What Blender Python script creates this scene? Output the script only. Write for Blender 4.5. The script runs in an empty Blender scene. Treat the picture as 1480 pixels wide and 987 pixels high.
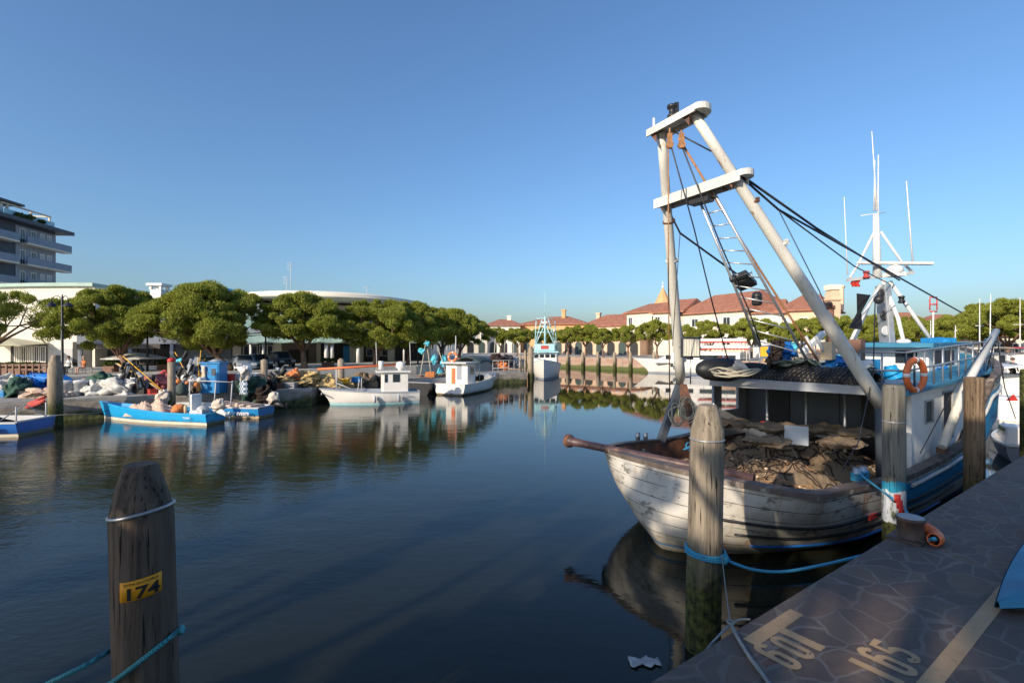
import bpy, math, random
import numpy as np
from mathutils import Vector as V, Matrix, Quaternion, noise as mn
C = bpy.context.scene
COL = C.collection
R = math.radians

# ------------------------------------------------------------ camera, sky, sun, exposure
HC = 3.1                    # camera height above the water
F = 700.0                   # focal length in photograph pixels (1480 wide)
cam = bpy.data.cameras.new('camera'); co = bpy.data.objects.new('camera', cam); COL.objects.link(co)
co.location = (0, 0, HC); co.rotation_euler = (R(90), 0, 0)
cam.sensor_width = 36; cam.lens = F / 1480 * 36; cam.shift_y = (497 - 493.5) / 1480
cam.clip_start = 0.05; cam.clip_end = 9000
C.camera = co
SUN_EL = 22.0; SUN_AZ = (-0.66, -0.75)
sd = V((SUN_AZ[0], SUN_AZ[1], 0)).normalized() * math.cos(R(SUN_EL)) + V((0, 0, math.sin(R(SUN_EL))))
w = bpy.data.worlds.new('World'); C.world = w; w.use_nodes = True
nt = w.node_tree
sky = nt.nodes.new('ShaderNodeTexSky'); sky.sky_type = 'NISHITA'; sky.sun_disc = False
sky.sun_elevation = R(SUN_EL); sky.sun_rotation = math.atan2(SUN_AZ[0], SUN_AZ[1])
sky.air_density = 1.22; sky.dust_density = 2.0; sky.ozone_density = 6.6; sky.altitude = 0
bg = nt.nodes['Background']; bg.inputs['Strength'].default_value = 0.15
nt.links.new(sky.outputs[0], bg.inputs[0])
sl = bpy.data.lights.new('sun', 'SUN'); so = bpy.data.objects.new('sun', sl); COL.objects.link(so)
sl.energy = 4.2; sl.angle = R(0.55); sl.color = (1.0, 0.86, 0.68)
so.rotation_euler = (-sd).to_track_quat('-Z', 'Y').to_euler(); so.location = (0, 0, 60)
C.view_settings.view_transform = 'Standard'; C.view_settings.look = 'None'
C.view_settings.exposure = 0.36; C.view_settings.gamma = 1.0
C.render.engine = 'CYCLES'

# ------------------------------------------------------------ survey helpers
def W(px, py, Y): return V(((px - 740) / F * Y, Y, HC - (py - 497) / F * Y))       # point on a sight line at depth Y
def G(px, py, z):                                                                   # where that sight line meets height z
    Y = (HC - z) * F / (py - 497); return V(((px - 740) / F * Y, Y, z))
E0 = V((.828, 2.415, 0)); EU = V((.82, .572, 0)).normalized(); EV = V((-EU.y, EU.x, 0))
def Q(u, v, z=0): return E0 + EU * u + EV * v + V((0, 0, z))                        # quay frame: u along the near quay, v out over the water
def ray(px, py): return V(((px - 740) / F, 1, -(py - 497) / F))
def QV(px, py, v):
    d = ray(px, py); o = V((0, 0, HC)) - E0
    Y = (v - o.dot(EV)) / d.dot(EV); return V((0, 0, HC)) + d * Y
def QU(px, py, u):
    d = ray(px, py); o = V((0, 0, HC)) - E0
    Y = (u - o.dot(EU)) / d.dot(EU); return V((0, 0, HC)) + d * Y
TH = math.atan2(EU.y, EU.x)

# ------------------------------------------------------------ mesh builder
class MB:
    def __init__(s): s.v = []; s.f = []; s.m = []; s.sm = []; s.uv = {}
    def add(s, vs, fs, mi=0, smooth=False, uv=None):
        o = len(s.v); s.v += [tuple(p) for p in vs]
        if uv:
            for i, q in enumerate(uv): s.uv[o + i] = q
        for f in fs: s.f.append([o + i for i in f]); s.m.append(mi); s.sm.append(smooth)
        return s
    def obox(s, c, a, b, d, mi=0):      # centre and three half-extent vectors
        c, a, b, d = V(c), V(a), V(b), V(d)
        vs = [c + a * i + b * j + d * k for k in (-1, 1) for j in (-1, 1) for i in (-1, 1)]
        return s.add(vs, [(0, 2, 3, 1), (4, 5, 7, 6), (0, 1, 5, 4), (2, 6, 7, 3), (0, 4, 6, 2), (1, 3, 7, 5)], mi)
    def box(s, x0, x1, y0, y1, z0, z1, mi=0):
        return s.obox(((x0 + x1) / 2, (y0 + y1) / 2, (z0 + z1) / 2), ((x1 - x0) / 2, 0, 0), (0, (y1 - y0) / 2, 0), (0, 0, (z1 - z0) / 2), mi)
    def qbox(s, u0, u1, v0, v1, z0, z1, mi=0):
        return s.obox(Q((u0 + u1) / 2, (v0 + v1) / 2, (z0 + z1) / 2), EU * ((u1 - u0) / 2), EV * ((v1 - v0) / 2), (0, 0, (z1 - z0) / 2), mi)
    def beam(s, a, b, w, h, up=(0, 0, 1), mi=0):
        a, b, up = V(a), V(b), V(up); d = b - a
        if d.length < 1e-6: return s
        x = d.normalized(); y = up.cross(x)
        if y.length < 1e-4: y = V((1, 0, 0)).cross(x)
        y.normalize(); z = x.cross(y)
        return s.obox((a + b) / 2, d / 2, y * w / 2, z * h / 2, mi)
    def tube(s, pts, r, n=8, mi=0, closed=False, cap=True, smooth=True):
        P = [V(p) for p in pts]; N = len(P)
        rs = r if isinstance(r, (list, tuple)) else [r] * N
        ring = []; up = None
        for i in range(N):
            if closed: t = P[(i + 1) % N] - P[i - 1]
            else: t = P[min(i + 1, N - 1)] - P[max(i - 1, 0)]
            if t.length < 1e-9: t = V((0, 0, 1))
            t.normalize()
            if up is None:
                up = t.cross(V((0, 0, 1)))
                if up.length < .05: up = t.cross(V((1, 0, 0)))
                up.normalize()
            up = (up - t * up.dot(t))
            if up.length < 1e-4: up = t.orthogonal()
            up.normalize(); bb = t.cross(up)
            ring.append([P[i] + (up * math.cos(2 * math.pi * k / n) + bb * math.sin(2 * math.pi * k / n)) * rs[i] for k in range(n)])
        vs = [p for q in ring for p in q]; fs = []
        for i in range(N if closed else N - 1):
            j = (i + 1) % N
            for k in range(n): fs.append((i * n + k, i * n + (k + 1) % n, j * n + (k + 1) % n, j * n + k))
        s.add(vs, fs, mi, smooth)
        if cap and not closed:
            o = len(s.v) - len(vs)
            for q in (range(o + n - 1, o - 1, -1), range(o + (N - 1) * n, o + N * n)):
                s.f.append(list(q)); s.m.append(mi); s.sm.append(False)
        return s
    def lathe(s, c, prof, n=16, mi=0, smooth=True, axis=None, wob=None):
        c = V(c); Mx = axis or Matrix.Identity(3); vs = []; fs = []
        for i, (r, z) in enumerate(prof):
            for k in range(n):
                a = 2 * math.pi * k / n; rr = r * (wob(a, z) if wob else 1)
                vs.append(c + Mx @ V((math.cos(a) * rr, math.sin(a) * rr, z)))
        for i in range(len(prof) - 1):
            for k in range(n): fs.append((i * n + k, i * n + (k + 1) % n, (i + 1) * n + (k + 1) % n, (i + 1) * n + k))
        s.add(vs, fs, mi, smooth); o = len(s.v) - len(vs)
        if prof[0][0] > 1e-4: s.f.append(list(range(o + n - 1, o - 1, -1))); s.m.append(mi); s.sm.append(False)
        if prof[-1][0] > 1e-4: s.f.append(list(range(o + (len(prof) - 1) * n, o + len(prof) * n))); s.m.append(mi); s.sm.append(False)
        return s
    def ball(s, c, r, nu=12, nv=8, mi=0, amp=0, seed=0, axis=None):
        r = r if isinstance(r, (list, tuple)) else (r, r, r); rn = random.Random(seed); Mx = axis or Matrix.Identity(3)
        ph = [(rn.uniform(0, 6.28), rn.randint(2, 5), rn.randint(1, 4)) for _ in range(4)]
        vs = []; fs = []
        for i in range(nv + 1):
            t = math.pi * i / nv
            for k in range(nu):
                a = 2 * math.pi * k / nu
                q = 1 + amp * sum(math.sin(p + m * a + l * t * 2) for p, m, l in ph) / 2
                vs.append(V(c) + Mx @ V((math.sin(t) * math.cos(a) * r[0] * q, math.sin(t) * math.sin(a) * r[1] * q, math.cos(t) * r[2] * q)))
        for i in range(nv):
            for k in range(nu): fs.append((i * nu + k, (i + 1) * nu + k, (i + 1) * nu + (k + 1) % nu, i * nu + (k + 1) % nu))
        return s.add(vs, fs, mi, True)
    def rough(s, amp, freq, seed=0, oct_=5, lo=None):      # push the vertices about with fractal noise
        o = V((seed * 7.3, seed * 3.1, 0)); out = []
        for p in s.v:
            q = V(p); d = mn.noise_vector(q * freq + o) * .6 + mn.noise_vector(q * freq * 2.3 + o) * .3 + mn.noise_vector(q * freq * 5.1 + o) * .18 + mn.noise_vector(q * freq * 11 + o) * .1
            q = q + d * amp
            if lo is not None: q.z = max(q.z, lo)
            out.append(tuple(q))
        s.v = out; return s
    def ribbon(s, pts, w_, off):      # flat continuous stroke
        P = [V(p) for p in pts]; n = len(P); L = []; Rr = []
        cl = (P[0] - P[-1]).length < 1e-4
        for i in range(n):
            a = P[i - 1] if i > 0 else (P[-2] if cl else P[0]); c = P[i + 1] if i < n - 1 else (P[1] if cl else P[-1]); d = (c - a).normalized(); k = d.cross(V((0, 0, 1))) * w_ / 2
            L.append(P[i] - k); Rr.append(P[i] + k)
        u = V(off); s.grid([[a, c] for a, c in zip(L, Rr)], smooth=False); return s
    def prism(s, poly, z0, z1, mi=0):
        n = len(poly); vs = [(p[0], p[1], z0) for p in poly] + [(p[0], p[1], z1) for p in poly]
        fs = [tuple(range(n - 1, -1, -1)), tuple(range(n, 2 * n))] + [(i, (i + 1) % n, n + (i + 1) % n, n + i) for i in range(n)]
        return s.add(vs, fs, mi)
    def slab(s, pts, off, mi=0):        # a 3-D polygon given thickness by the vector off
        n = len(pts); P = [V(p) for p in pts]; off = V(off); vs = P + [p + off for p in P]
        fs = [tuple(range(n - 1, -1, -1)), tuple(range(n, 2 * n))] + [(i, (i + 1) % n, n + (i + 1) % n, n + i) for i in range(n)]
        return s.add(vs, fs, mi)
    def grid(s, P, mi=0, uv=None, smooth=True):
        ni, nj = len(P), len(P[0]); vs = [p for r_ in P for p in r_]
        fs = [(i * nj + j, i * nj + j + 1, (i + 1) * nj + j + 1, (i + 1) * nj + j) for i in range(ni - 1) for j in range(nj - 1)]
        return s.add(vs, fs, mi, smooth, [q for r_ in uv for q in r_] if uv else None)
    def build(s, name, mats, parent=None, bevel=0, label=None, solid=0):
        me = bpy.data.meshes.new(name)
        vv = s.v
        if parent is not None:
            inv = WM[parent.name].inverted(); vv = [tuple(inv @ V(p)) for p in vv]
        me.from_pydata(vv, [], s.f)
        for m in (mats if isinstance(mats, (list, tuple)) else [mats]): me.materials.append(m)
        me.polygons.foreach_set('material_index', s.m); me.polygons.foreach_set('use_smooth', s.sm)
        if s.uv:
            l = me.uv_layers.new(name='UVMap')
            idx = np.zeros(len(me.loops), dtype=np.int32); me.loops.foreach_get('vertex_index', idx)
            l.data.foreach_set('uv', np.array([s.uv.get(int(i), (0, 0)) for i in idx], dtype=np.float32).ravel())
        me.update()
        o = bpy.data.objects.new(name, me); COL.objects.link(o)
        if parent is not None: o.parent = parent; WM[o.name] = WM[parent.name].copy()
        else: WM[o.name] = Matrix.Identity(4)
        if bevel:
            b = o.modifiers.new('bevel', 'BEVEL'); b.width = bevel; b.segments = 2; b.limit_method = 'ANGLE'; b.angle_limit = R(40)
        if solid:
            b = o.modifiers.new('solid', 'SOLIDIFY'); b.thickness = solid; b.offset = 0
        if label: o['label'] = label
        return o
WM = {}
def tag(o, label, cat, group=None, kind=None):
    o['label'] = label; o['category'] = cat
    if group: o['group'] = group
    if kind: o['kind'] = kind
    return o
def thing(name, label, cat, loc, rz=0, group=None):
    o = bpy.data.objects.new(name, None); COL.objects.link(o); o.empty_display_size = .2
    o.location = loc; o.rotation_euler = (0, 0, rz)
    WM[o.name] = Matrix.Translation(V(loc)) @ Matrix.Rotation(rz, 4, 'Z')
    return tag(o, label, cat, group)
def single(name, mb, mats, label, cat, group=None, bevel=0, base=None, **k):   # a thing that is one mesh, with its origin at its base
    if base is None:
        n = len(mb.v); base = (sum(p[0] for p in mb.v) / n, sum(p[1] for p in mb.v) / n, min(p[2] for p in mb.v))
    b = V(base); mb.v = [tuple(V(p) - b) for p in mb.v]
    o = mb.build(name, mats, None, bevel, **k); o.location = b
    return tag(o, label, cat, group)
def struct(name, mb, mats, **k):
    o = mb.build(name, mats, None, **k); o['kind'] = 'structure'; return o
def copy_tree(o, parent=None):
    c = o.copy(); COL.objects.link(c)
    if parent: c.parent = parent
    for ch in [x for x in bpy.data.objects if x.parent == o]: copy_tree(ch, c)
    return c
def dup(o, loc, rz=0, sc=1, label=None):
    c = copy_tree(o); c.location = loc; c.rotation_euler = (0, 0, rz); c.scale = (sc, sc, sc) if not isinstance(sc, tuple) else sc
    if label: c['label'] = label
    return c
def text(mb, s, size, origin, right, up, lift=0.003, mi=0, bold=0.0, sx=1.0, extr=0.002):
    cu = bpy.data.curves.new('t', 'FONT'); cu.body = s; cu.size = size; cu.extrude = extr; cu.offset = bold; cu.resolution_u = 3
    o = bpy.data.objects.new('t', cu); COL.objects.link(o)
    dg = bpy.context.evaluated_depsgraph_get(); me = bpy.data.meshes.new_from_object(o.evaluated_get(dg))
    r, u = V(right).normalized(), V(up).normalized(); n = r.cross(u)
    mb.add([V(origin) + r * (p.co.x * sx) + u * p.co.y + n * (p.co.z + lift) for p in me.vertices], [tuple(f.vertices) for f in me.polygons], mi)
    bpy.data.objects.remove(o); bpy.data.curves.remove(cu); bpy.data.meshes.remove(me)
    return mb

# ------------------------------------------------------------ materials
def nodes(name):
    m = bpy.data.materials.new(name); m.use_nodes = True; t = m.node_tree
    return m, t, t.nodes['Principled BSDF']
def N(t, typ, **kw):
    n = t.nodes.new(typ)
    for k, v in kw.items():
        if k.startswith('i_'): n.inputs[k[2:].replace('_', ' ')].default_value = v
        else: setattr(n, k, v)
    return n
def ramp(t, fac, stops, interp='LINEAR'):
    r = N(t, 'ShaderNodeValToRGB'); e = r.color_ramp.elements; r.color_ramp.interpolation = interp
    while len(e) < len(stops): e.new(.5)
    for i, (p, c) in enumerate(stops): e[i].position = p; e[i].color = (*c, 1) if len(c) == 3 else c
    t.links.new(fac, r.inputs[0]); return r.outputs[0]
def mixc(t, fac, a, b, mode='MIX'):
    n = N(t, 'ShaderNodeMix', data_type='RGBA', blend_type=mode)
    for k, x in ((0, fac), (6, a), (7, b)):
        if hasattr(x, 'is_output'): t.links.new(x, n.inputs[k])
        else: n.inputs[k].default_value = (*x, 1) if isinstance(x, tuple) and len(x) == 3 else x
    return n.outputs[2]
def coords(t, sc=(1, 1, 1), rot=(0, 0, 0), kind='Object'):
    c = N(t, 'ShaderNodeTexCoord'); m = N(t, 'ShaderNodeMapping'); m.inputs['Scale'].default_value = sc; m.inputs['Rotation'].default_value = rot
    t.links.new(c.outputs[kind], m.inputs[0]); return m.outputs[0]
def noise(t, vec, scale, detail=4, rough=.55):
    n = N(t, 'ShaderNodeTexNoise', i_Scale=scale, i_Detail=detail, i_Roughness=rough); t.links.new(vec, n.inputs['Vector']); return n.outputs[0]
def bump(t, b, h, strength, dist=.02):
    n = N(t, 'ShaderNodeBump', i_Strength=strength, i_Distance=dist); t.links.new(h, n.inputs['Height']); t.links.new(n.outputs[0], b.inputs['Normal']); return n
def M(name, col, rough=.6, metal=0.0, var=.3, scale=4, bp=.15, col2=None, thr=(.5, .62), sc2=3, stretch=(1, 1, 1), spec=.4, grime=0):
    m, t, b = nodes(name); vec = coords(t, stretch)
    f = noise(t, vec, scale, 6, .6)
    lo = tuple(c * (1 - var) for c in col); hi = tuple(min(1, c * (1 + var * .6)) for c in col)
    c = ramp(t, f, [(.3, lo), (.7, hi)])
    if col2:
        g = noise(t, vec, sc2, 7, .65); k = ramp(t, g, [(thr[0], (0, 0, 0)), (thr[1], (1, 1, 1))]); c = mixc(t, k, c, col2)
    if grime:      # waterline scum and scuffs
        g_ = N(t, 'ShaderNodeNewGeometry'); sp = N(t, 'ShaderNodeSeparateXYZ'); t.links.new(g_.outputs['Position'], sp.inputs[0])
        ma = N(t, 'ShaderNodeMath', operation='MULTIPLY_ADD'); t.links.new(noise(t, coords(t, (1, 1, .4)), 5, 6), ma.inputs[0]); ma.inputs[1].default_value = -.16; t.links.new(sp.outputs[2], ma.inputs[2])
        c = mixc(t, ramp(t, ma.outputs[0], [(.0, (1, 1, 1)), (.03, (.4, .4, .4)), (.09, (0, 0, 0))]), c, (.13, .11, .06))
        c = mixc(t, ramp(t, noise(t, coords(t, (1, 1, .25)), 3.2, 7, .65), [(.60, (0, 0, 0)), (.76, (grime, grime, grime))]), c, (.30, .22, .13))
    t.links.new(c, b.inputs['Base Color']); b.inputs['Roughness'].default_value = rough; b.inputs['Metallic'].default_value = metal
    b.inputs['Specular IOR Level'].default_value = spec
    if bp: bump(t, b, noise(t, vec, scale * 6, 5), bp, .01)
    return m
# ---------- shared materials
m_white = M('white_paint', (.74, .73, .70), .45, var=.12, scale=3, bp=.05, col2=(.5, .42, .32), thr=(.66, .74), sc2=6)
m_whiteclean = M('white_gelcoat', (.78, .75, .70), .35, var=.08, scale=1.5, bp=.0, grime=.45)
m_mastwhite = M('weathered_white_steel', (.68, .66, .60), .42, var=.18, scale=1.5, bp=.0, col2=(.34, .20, .11), thr=(.60, .67), sc2=6, stretch=(1, 1, .35))
m_cream = M('cream_render', (.70, .63, .50), .8, var=.1, scale=.6, bp=.1, col2=(.52, .45, .35), thr=(.55, .75), sc2=.7, stretch=(1, 1, .35))
m_creamw = M('warm_white_render', (.76, .71, .61), .8, var=.07, scale=.5, bp=.1, col2=(.60, .55, .46), thr=(.58, .78), sc2=.5, stretch=(1, 1, .35))
m_peach = M('peach_render', (.70, .48, .33), .8, var=.12, scale=.5, bp=.1)
m_orange_wall = M('orange_render', (.62, .34, .16), .8, var=.12, scale=.5)
m_greywall = M('blue_grey_render_and_shade', (.30, .33, .38), .8, var=.12, scale=.7)  # also stands for shade on the walls of the low fascia building
m_darkgrey = M('dark_slate_cladding', (.065, .08, .10), .6, var=.15, scale=1)
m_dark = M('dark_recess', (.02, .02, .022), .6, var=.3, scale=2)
m_glass = M('window_glass', (.03, .04, .05), .06, var=.4, scale=.8, bp=0, spec=.6)
m_balc = M('balcony_blue_glass', (.16, .19, .25), .2, var=.15, scale=1, bp=0)
m_brownfascia = M('brown_awning_board', (.16, .13, .115), .7, var=.15, scale=1)
m_green_roof = M('pale_green_copper', (.36, .50, .42), .55, var=.12, scale=.8)
m_concrete = M('weathered_concrete', (.33, .31, .28), .85, var=.3, scale=1.3, bp=.4, col2=(.16, .15, .13), thr=(.52, .66), sc2=1.1)
m_concretelt = M('pale_concrete', (.47, .44, .39), .85, var=.2, scale=1.3, bp=.3, col2=(.28, .26, .23), thr=(.58, .7), sc2=1.6)
m_asphalt = M('asphalt', (.12, .115, .11), .9, var=.25, scale=2, bp=.3)
m_black = M('black_rubber', (.018, .019, .021), .5, var=.3, scale=3)
m_blackpl = M('black_plastic', (.03, .03, .033), .38, var=.2, scale=4)
m_grey = M('grey_paint', (.32, .33, .35), .5, var=.15, scale=2, col2=(.2, .17, .15), thr=(.64, .72), sc2=5)
m_lgrey = M('light_grey_plastic', (.50, .50, .50), .5, var=.1, scale=3)
m_steel = M('galvanised_steel', (.42, .43, .44), .4, metal=.6, var=.2, scale=5)
m_alu = M('aluminium', (.62, .63, .64), .35, metal=.7, var=.15, scale=5)
m_rust = M('rusty_steel', (.22, .10, .055), .75, var=.5, scale=6, bp=.4, col2=(.10, .06, .05), thr=(.45, .6), sc2=4)
m_purp = M('rust_purple_pipe', (.105, .06, .058), .42, var=.35, scale=5, bp=.2, col2=(.24, .12, .07), thr=(.56, .68), sc2=5)
m_blue = M('bright_blue_paint', (.02, .24, .55), .4, grime=.3, var=.12, scale=2, col2=(.25, .42, .6), thr=(.66, .72), sc2=7)
m_cyan = M('sky_blue_paint', (.015, .33, .66), .4, grime=.35, var=.1, scale=2, col2=(.3, .5, .65), thr=(.68, .74), sc2=7)
m_royal = M('royal_blue_paint', (.012, .12, .44), .4, grime=.35, var=.15, scale=2, col2=(.2, .3, .5), thr=(.68, .74), sc2=7)
m_deckblue = M('faded_blue_deck_paint', (.04, .21, .34), .55, var=.25, scale=3, col2=(.22, .33, .40), thr=(.6, .7), sc2=3)
m_plate = M('orange_yellow_plate', (.86, .36, .015), .5, var=.1, scale=8, bp=0)
m_turq = M('pale_turquoise_paint', (.38, .62, .66), .5, var=.1, scale=2)
m_orange = M('orange_plastic', (.72, .17, .05), .5, var=.2, scale=4, col2=(.55, .3, .2), thr=(.6, .7), sc2=5)
m_red = M('red_paint', (.55, .04, .03), .5, var=.2, scale=4)
m_redfabric = M('red_fabric', (.45, .07, .06), .8, var=.25, scale=5)
m_yellow = M('yellow_paint', (.78, .42, .03), .5, var=.15, scale=4)
m_cream_net = M('pinkish_netting', (.62, .46, .36), .95, var=.5, scale=14, bp=1.0, col2=(.3, .2, .15), thr=(.55, .64), sc2=20)
m_yellow_net = M('yellow_netting', (.60, .44, .20), .95, var=.5, scale=14, bp=1.0, col2=(.33, .22, .1), thr=(.55, .64), sc2=18)
m_orange_net = M('orange_netting', (.62, .22, .08), .95, var=.5, scale=14, bp=1.0)
m_green_net = M('dark_green_netting', (.05, .11, .08), .95, var=.6, scale=14, bp=1.0)
m_red_net = M('red_netting', (.48, .13, .13), .95, var=.5, scale=14, bp=1.0, col2=(.55, .3, .28), thr=(.55, .62), sc2=12)
m_greytarp = M('grey_white_tarpaulin', (.55, .54, .51), .6, var=.15, scale=3, bp=.5)
m_bluetarp = M('blue_tarpaulin', (.015, .17, .55), .45, var=.2, scale=3, bp=.5)
m_cover = M('beige_cloth_cover', (.60, .51, .42), .85, var=.15, scale=4, bp=.4)
m_greencloth = M('dark_green_canvas', (.06, .085, .08), .8, var=.2, scale=3, bp=.3)
m_awn = M('khaki_awning_canvas', (.46, .43, .30), .8, var=.1, scale=1)
m_para = M('grey_beige_parasol_canvas', (.62, .58, .52), .8, var=.1, scale=2)
m_skin = M('skin', (.55, .33, .24), .6, var=.08, scale=6, bp=0)
m_hair = M('brown_hair', (.09, .05, .03), .7, var=.3, scale=20)
m_blond = M('light_hair', (.45, .30, .18), .7, var=.3, scale=20)
m_ropebeige = M('beige_rope', (.48, .43, .33), .85, var=.25, scale=40, bp=.6)
m_cyanflag = M('turquoise_flag_cloth', (.10, .50, .62), .8, var=.15, scale=4)
m_brownbox = M('brown_painted_box', (.20, .105, .07), .6, var=.2, scale=3)
m_beigebox = M('beige_locker', (.62, .47, .30), .6, var=.15, scale=3)
m_cable = M('dark_wire_cable', (.045, .045, .055), .45, metal=.3, var=.3, scale=30)
m_cablerust = M('rust_orange_wire', (.40, .20, .09), .7, var=.4, scale=20)

def rope_mat(name, col):
    m, t, b = nodes(name); vec = coords(t, (1, 1, 1), (.6, .5, .4))
    wv = N(t, 'ShaderNodeTexWave', i_Scale=34, i_Distortion=.6); t.links.new(vec, wv.inputs['Vector'])
    c = ramp(t, wv.outputs['Fac'], [(.25, tuple(x * .45 for x in col)), (.7, col)])
    t.links.new(c, b.inputs['Base Color']); b.inputs['Roughness'].default_value = .6; bump(t, b, wv.outputs['Fac'], .6, .004); return m
m_ropeblue = rope_mat('light_blue_twisted_rope', (.06, .42, .68))
m_ropeteal = rope_mat('teal_twisted_rope', (.06, .34, .38))
m_ropegrey = rope_mat('grey_rope', (.30, .32, .32))

def wood_piling(name, base, lo, algae_top, patches=None):
    m, t, b = nodes(name)
    vs = coords(t, (1, 1, .045)); n1 = noise(t, vs, 22, 8, .68); n2 = noise(t, coords(t, (1, 1, .16)), 4, 6, .6)
    n3 = noise(t, vs, 55, 6, .6)
    c = ramp(t, n1, [(.30, lo), (.52, base), (.74, tuple(min(1, x * 1.45) for x in base))])
    c = mixc(t, ramp(t, n2, [(.35, (0, 0, 0)), (.7, (1, 1, 1))]), c, tuple(x * .62 for x in base))
    cr = ramp(t, n3, [(.33, (1, 1, 1)), (.39, (0, 0, 0))]); c = mixc(t, cr, c, (.012, .011, .010))
    # algae rising from the waterline (geometry position: height above the water)
    g = N(t, 'ShaderNodeNewGeometry'); sp = N(t, 'ShaderNodeSeparateXYZ'); t.links.new(g.outputs['Position'], sp.inputs[0])
    ad = N(t, 'ShaderNodeMath', operation='ADD'); t.links.new(sp.outputs[2], ad.inputs[0])
    mu = N(t, 'ShaderNodeMath', operation='MULTIPLY'); t.links.new(noise(t, coords(t, (1, 1, .3)), 9, 5), mu.inputs[0]); mu.inputs[1].default_value = -.9
    t.links.new(mu.outputs[0], ad.inputs[1])
    k = ramp(t, ad.outputs[0], [(max(0, algae_top - .55), (1, 1, 1)), (max(.01, algae_top), (0, 0, 0))])
    al = ramp(t, noise(t, coords(t), 14, 5), [(.35, (.018, .022, .012)), (.65, (.12, .125, .035))])
    c = mixc(t, k, c, al)
    if patches:
        for z0, z1, colr in patches:
            r_ = N(t, 'ShaderNodeMapRange', i_From_Min=z0, i_From_Max=z1); 
            a1 = N(t, 'ShaderNodeMath', operation='GREATER_THAN'); a2 = N(t, 'ShaderNodeMath', operation='LESS_THAN')
            a3 = N(t, 'ShaderNodeMath', operation='MULTIPLY'); a4 = N(t, 'ShaderNodeMath', operation='ADD'); nn = N(t, 'ShaderNodeMath', operation='MULTIPLY')
            t.links.new(noise(t, coords(t), 11, 4), nn.inputs[0]); nn.inputs[1].default_value = .16
            t.links.new(sp.outputs[2], a4.inputs[0]); t.links.new(nn.outputs[0], a4.inputs[1])
            t.links.new(a4.outputs[0], a1.inputs[0]); t.links.new(a4.outputs[0], a2.inputs[0]); a1.inputs[1].default_value = z0 + .08; a2.inputs[1].default_value = z1 + .08
            t.links.new(a1.outputs[0], a3.inputs[0]); t.links.new(a2.outputs[0], a3.inputs[1])
            wr = N(t, 'ShaderNodeMath', operation='MULTIPLY'); t.links.new(a3.outputs[0], wr.inputs[0])
            t.links.new(ramp(t, noise(t, coords(t, (1, 1, .3)), 16, 4), [(.36, (.1, .1, .1)), (.46, (1, 1, 1))]), wr.inputs[1])
            c = mixc(t, wr.outputs[0], c, colr)
    t.links.new(c, b.inputs['Base Color']); b.inputs['Roughness'].default_value = .85; b.inputs['Specular IOR Level'].default_value = .25
    hh = N(t, 'ShaderNodeMath', operation='MULTIPLY_ADD'); t.links.new(cr, hh.inputs[0]); hh.inputs[1].default_value = -1.5; t.links.new(n1, hh.inputs[2])
    bump(t, b, hh.outputs[0], .9, .012); return m
m_pile_dark = wood_piling('dark_weathered_wood', (.155, .115, .088), (.028, .022, .018), .35)
m_pile_grey = wood_piling('grey_brown_weathered_wood', (.30, .250, .190), (.085, .070, .054), .72)
m_pile_paint = wood_piling('weathered_wood_with_old_paint', (.22, .205, .17), (.075, .068, .056), 1.0, [(1.22, 1.34, (.03, .28, .42)), (.82, 1.22, (.58, .60, .62))])
m_pile_bark = wood_piling('rough_barked_wood', (.215, .150, .095), (.035, .024, .017), .6)
m_pile_moss = wood_piling('mossy_dark_wood', (.07, .065, .045), (.02, .02, .012), 3.2)
m_pile_far = wood_piling('pale_weathered_wood', (.36, .29, .21), (.16, .12, .09), .7)  # paler wood for the posts across the water

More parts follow.
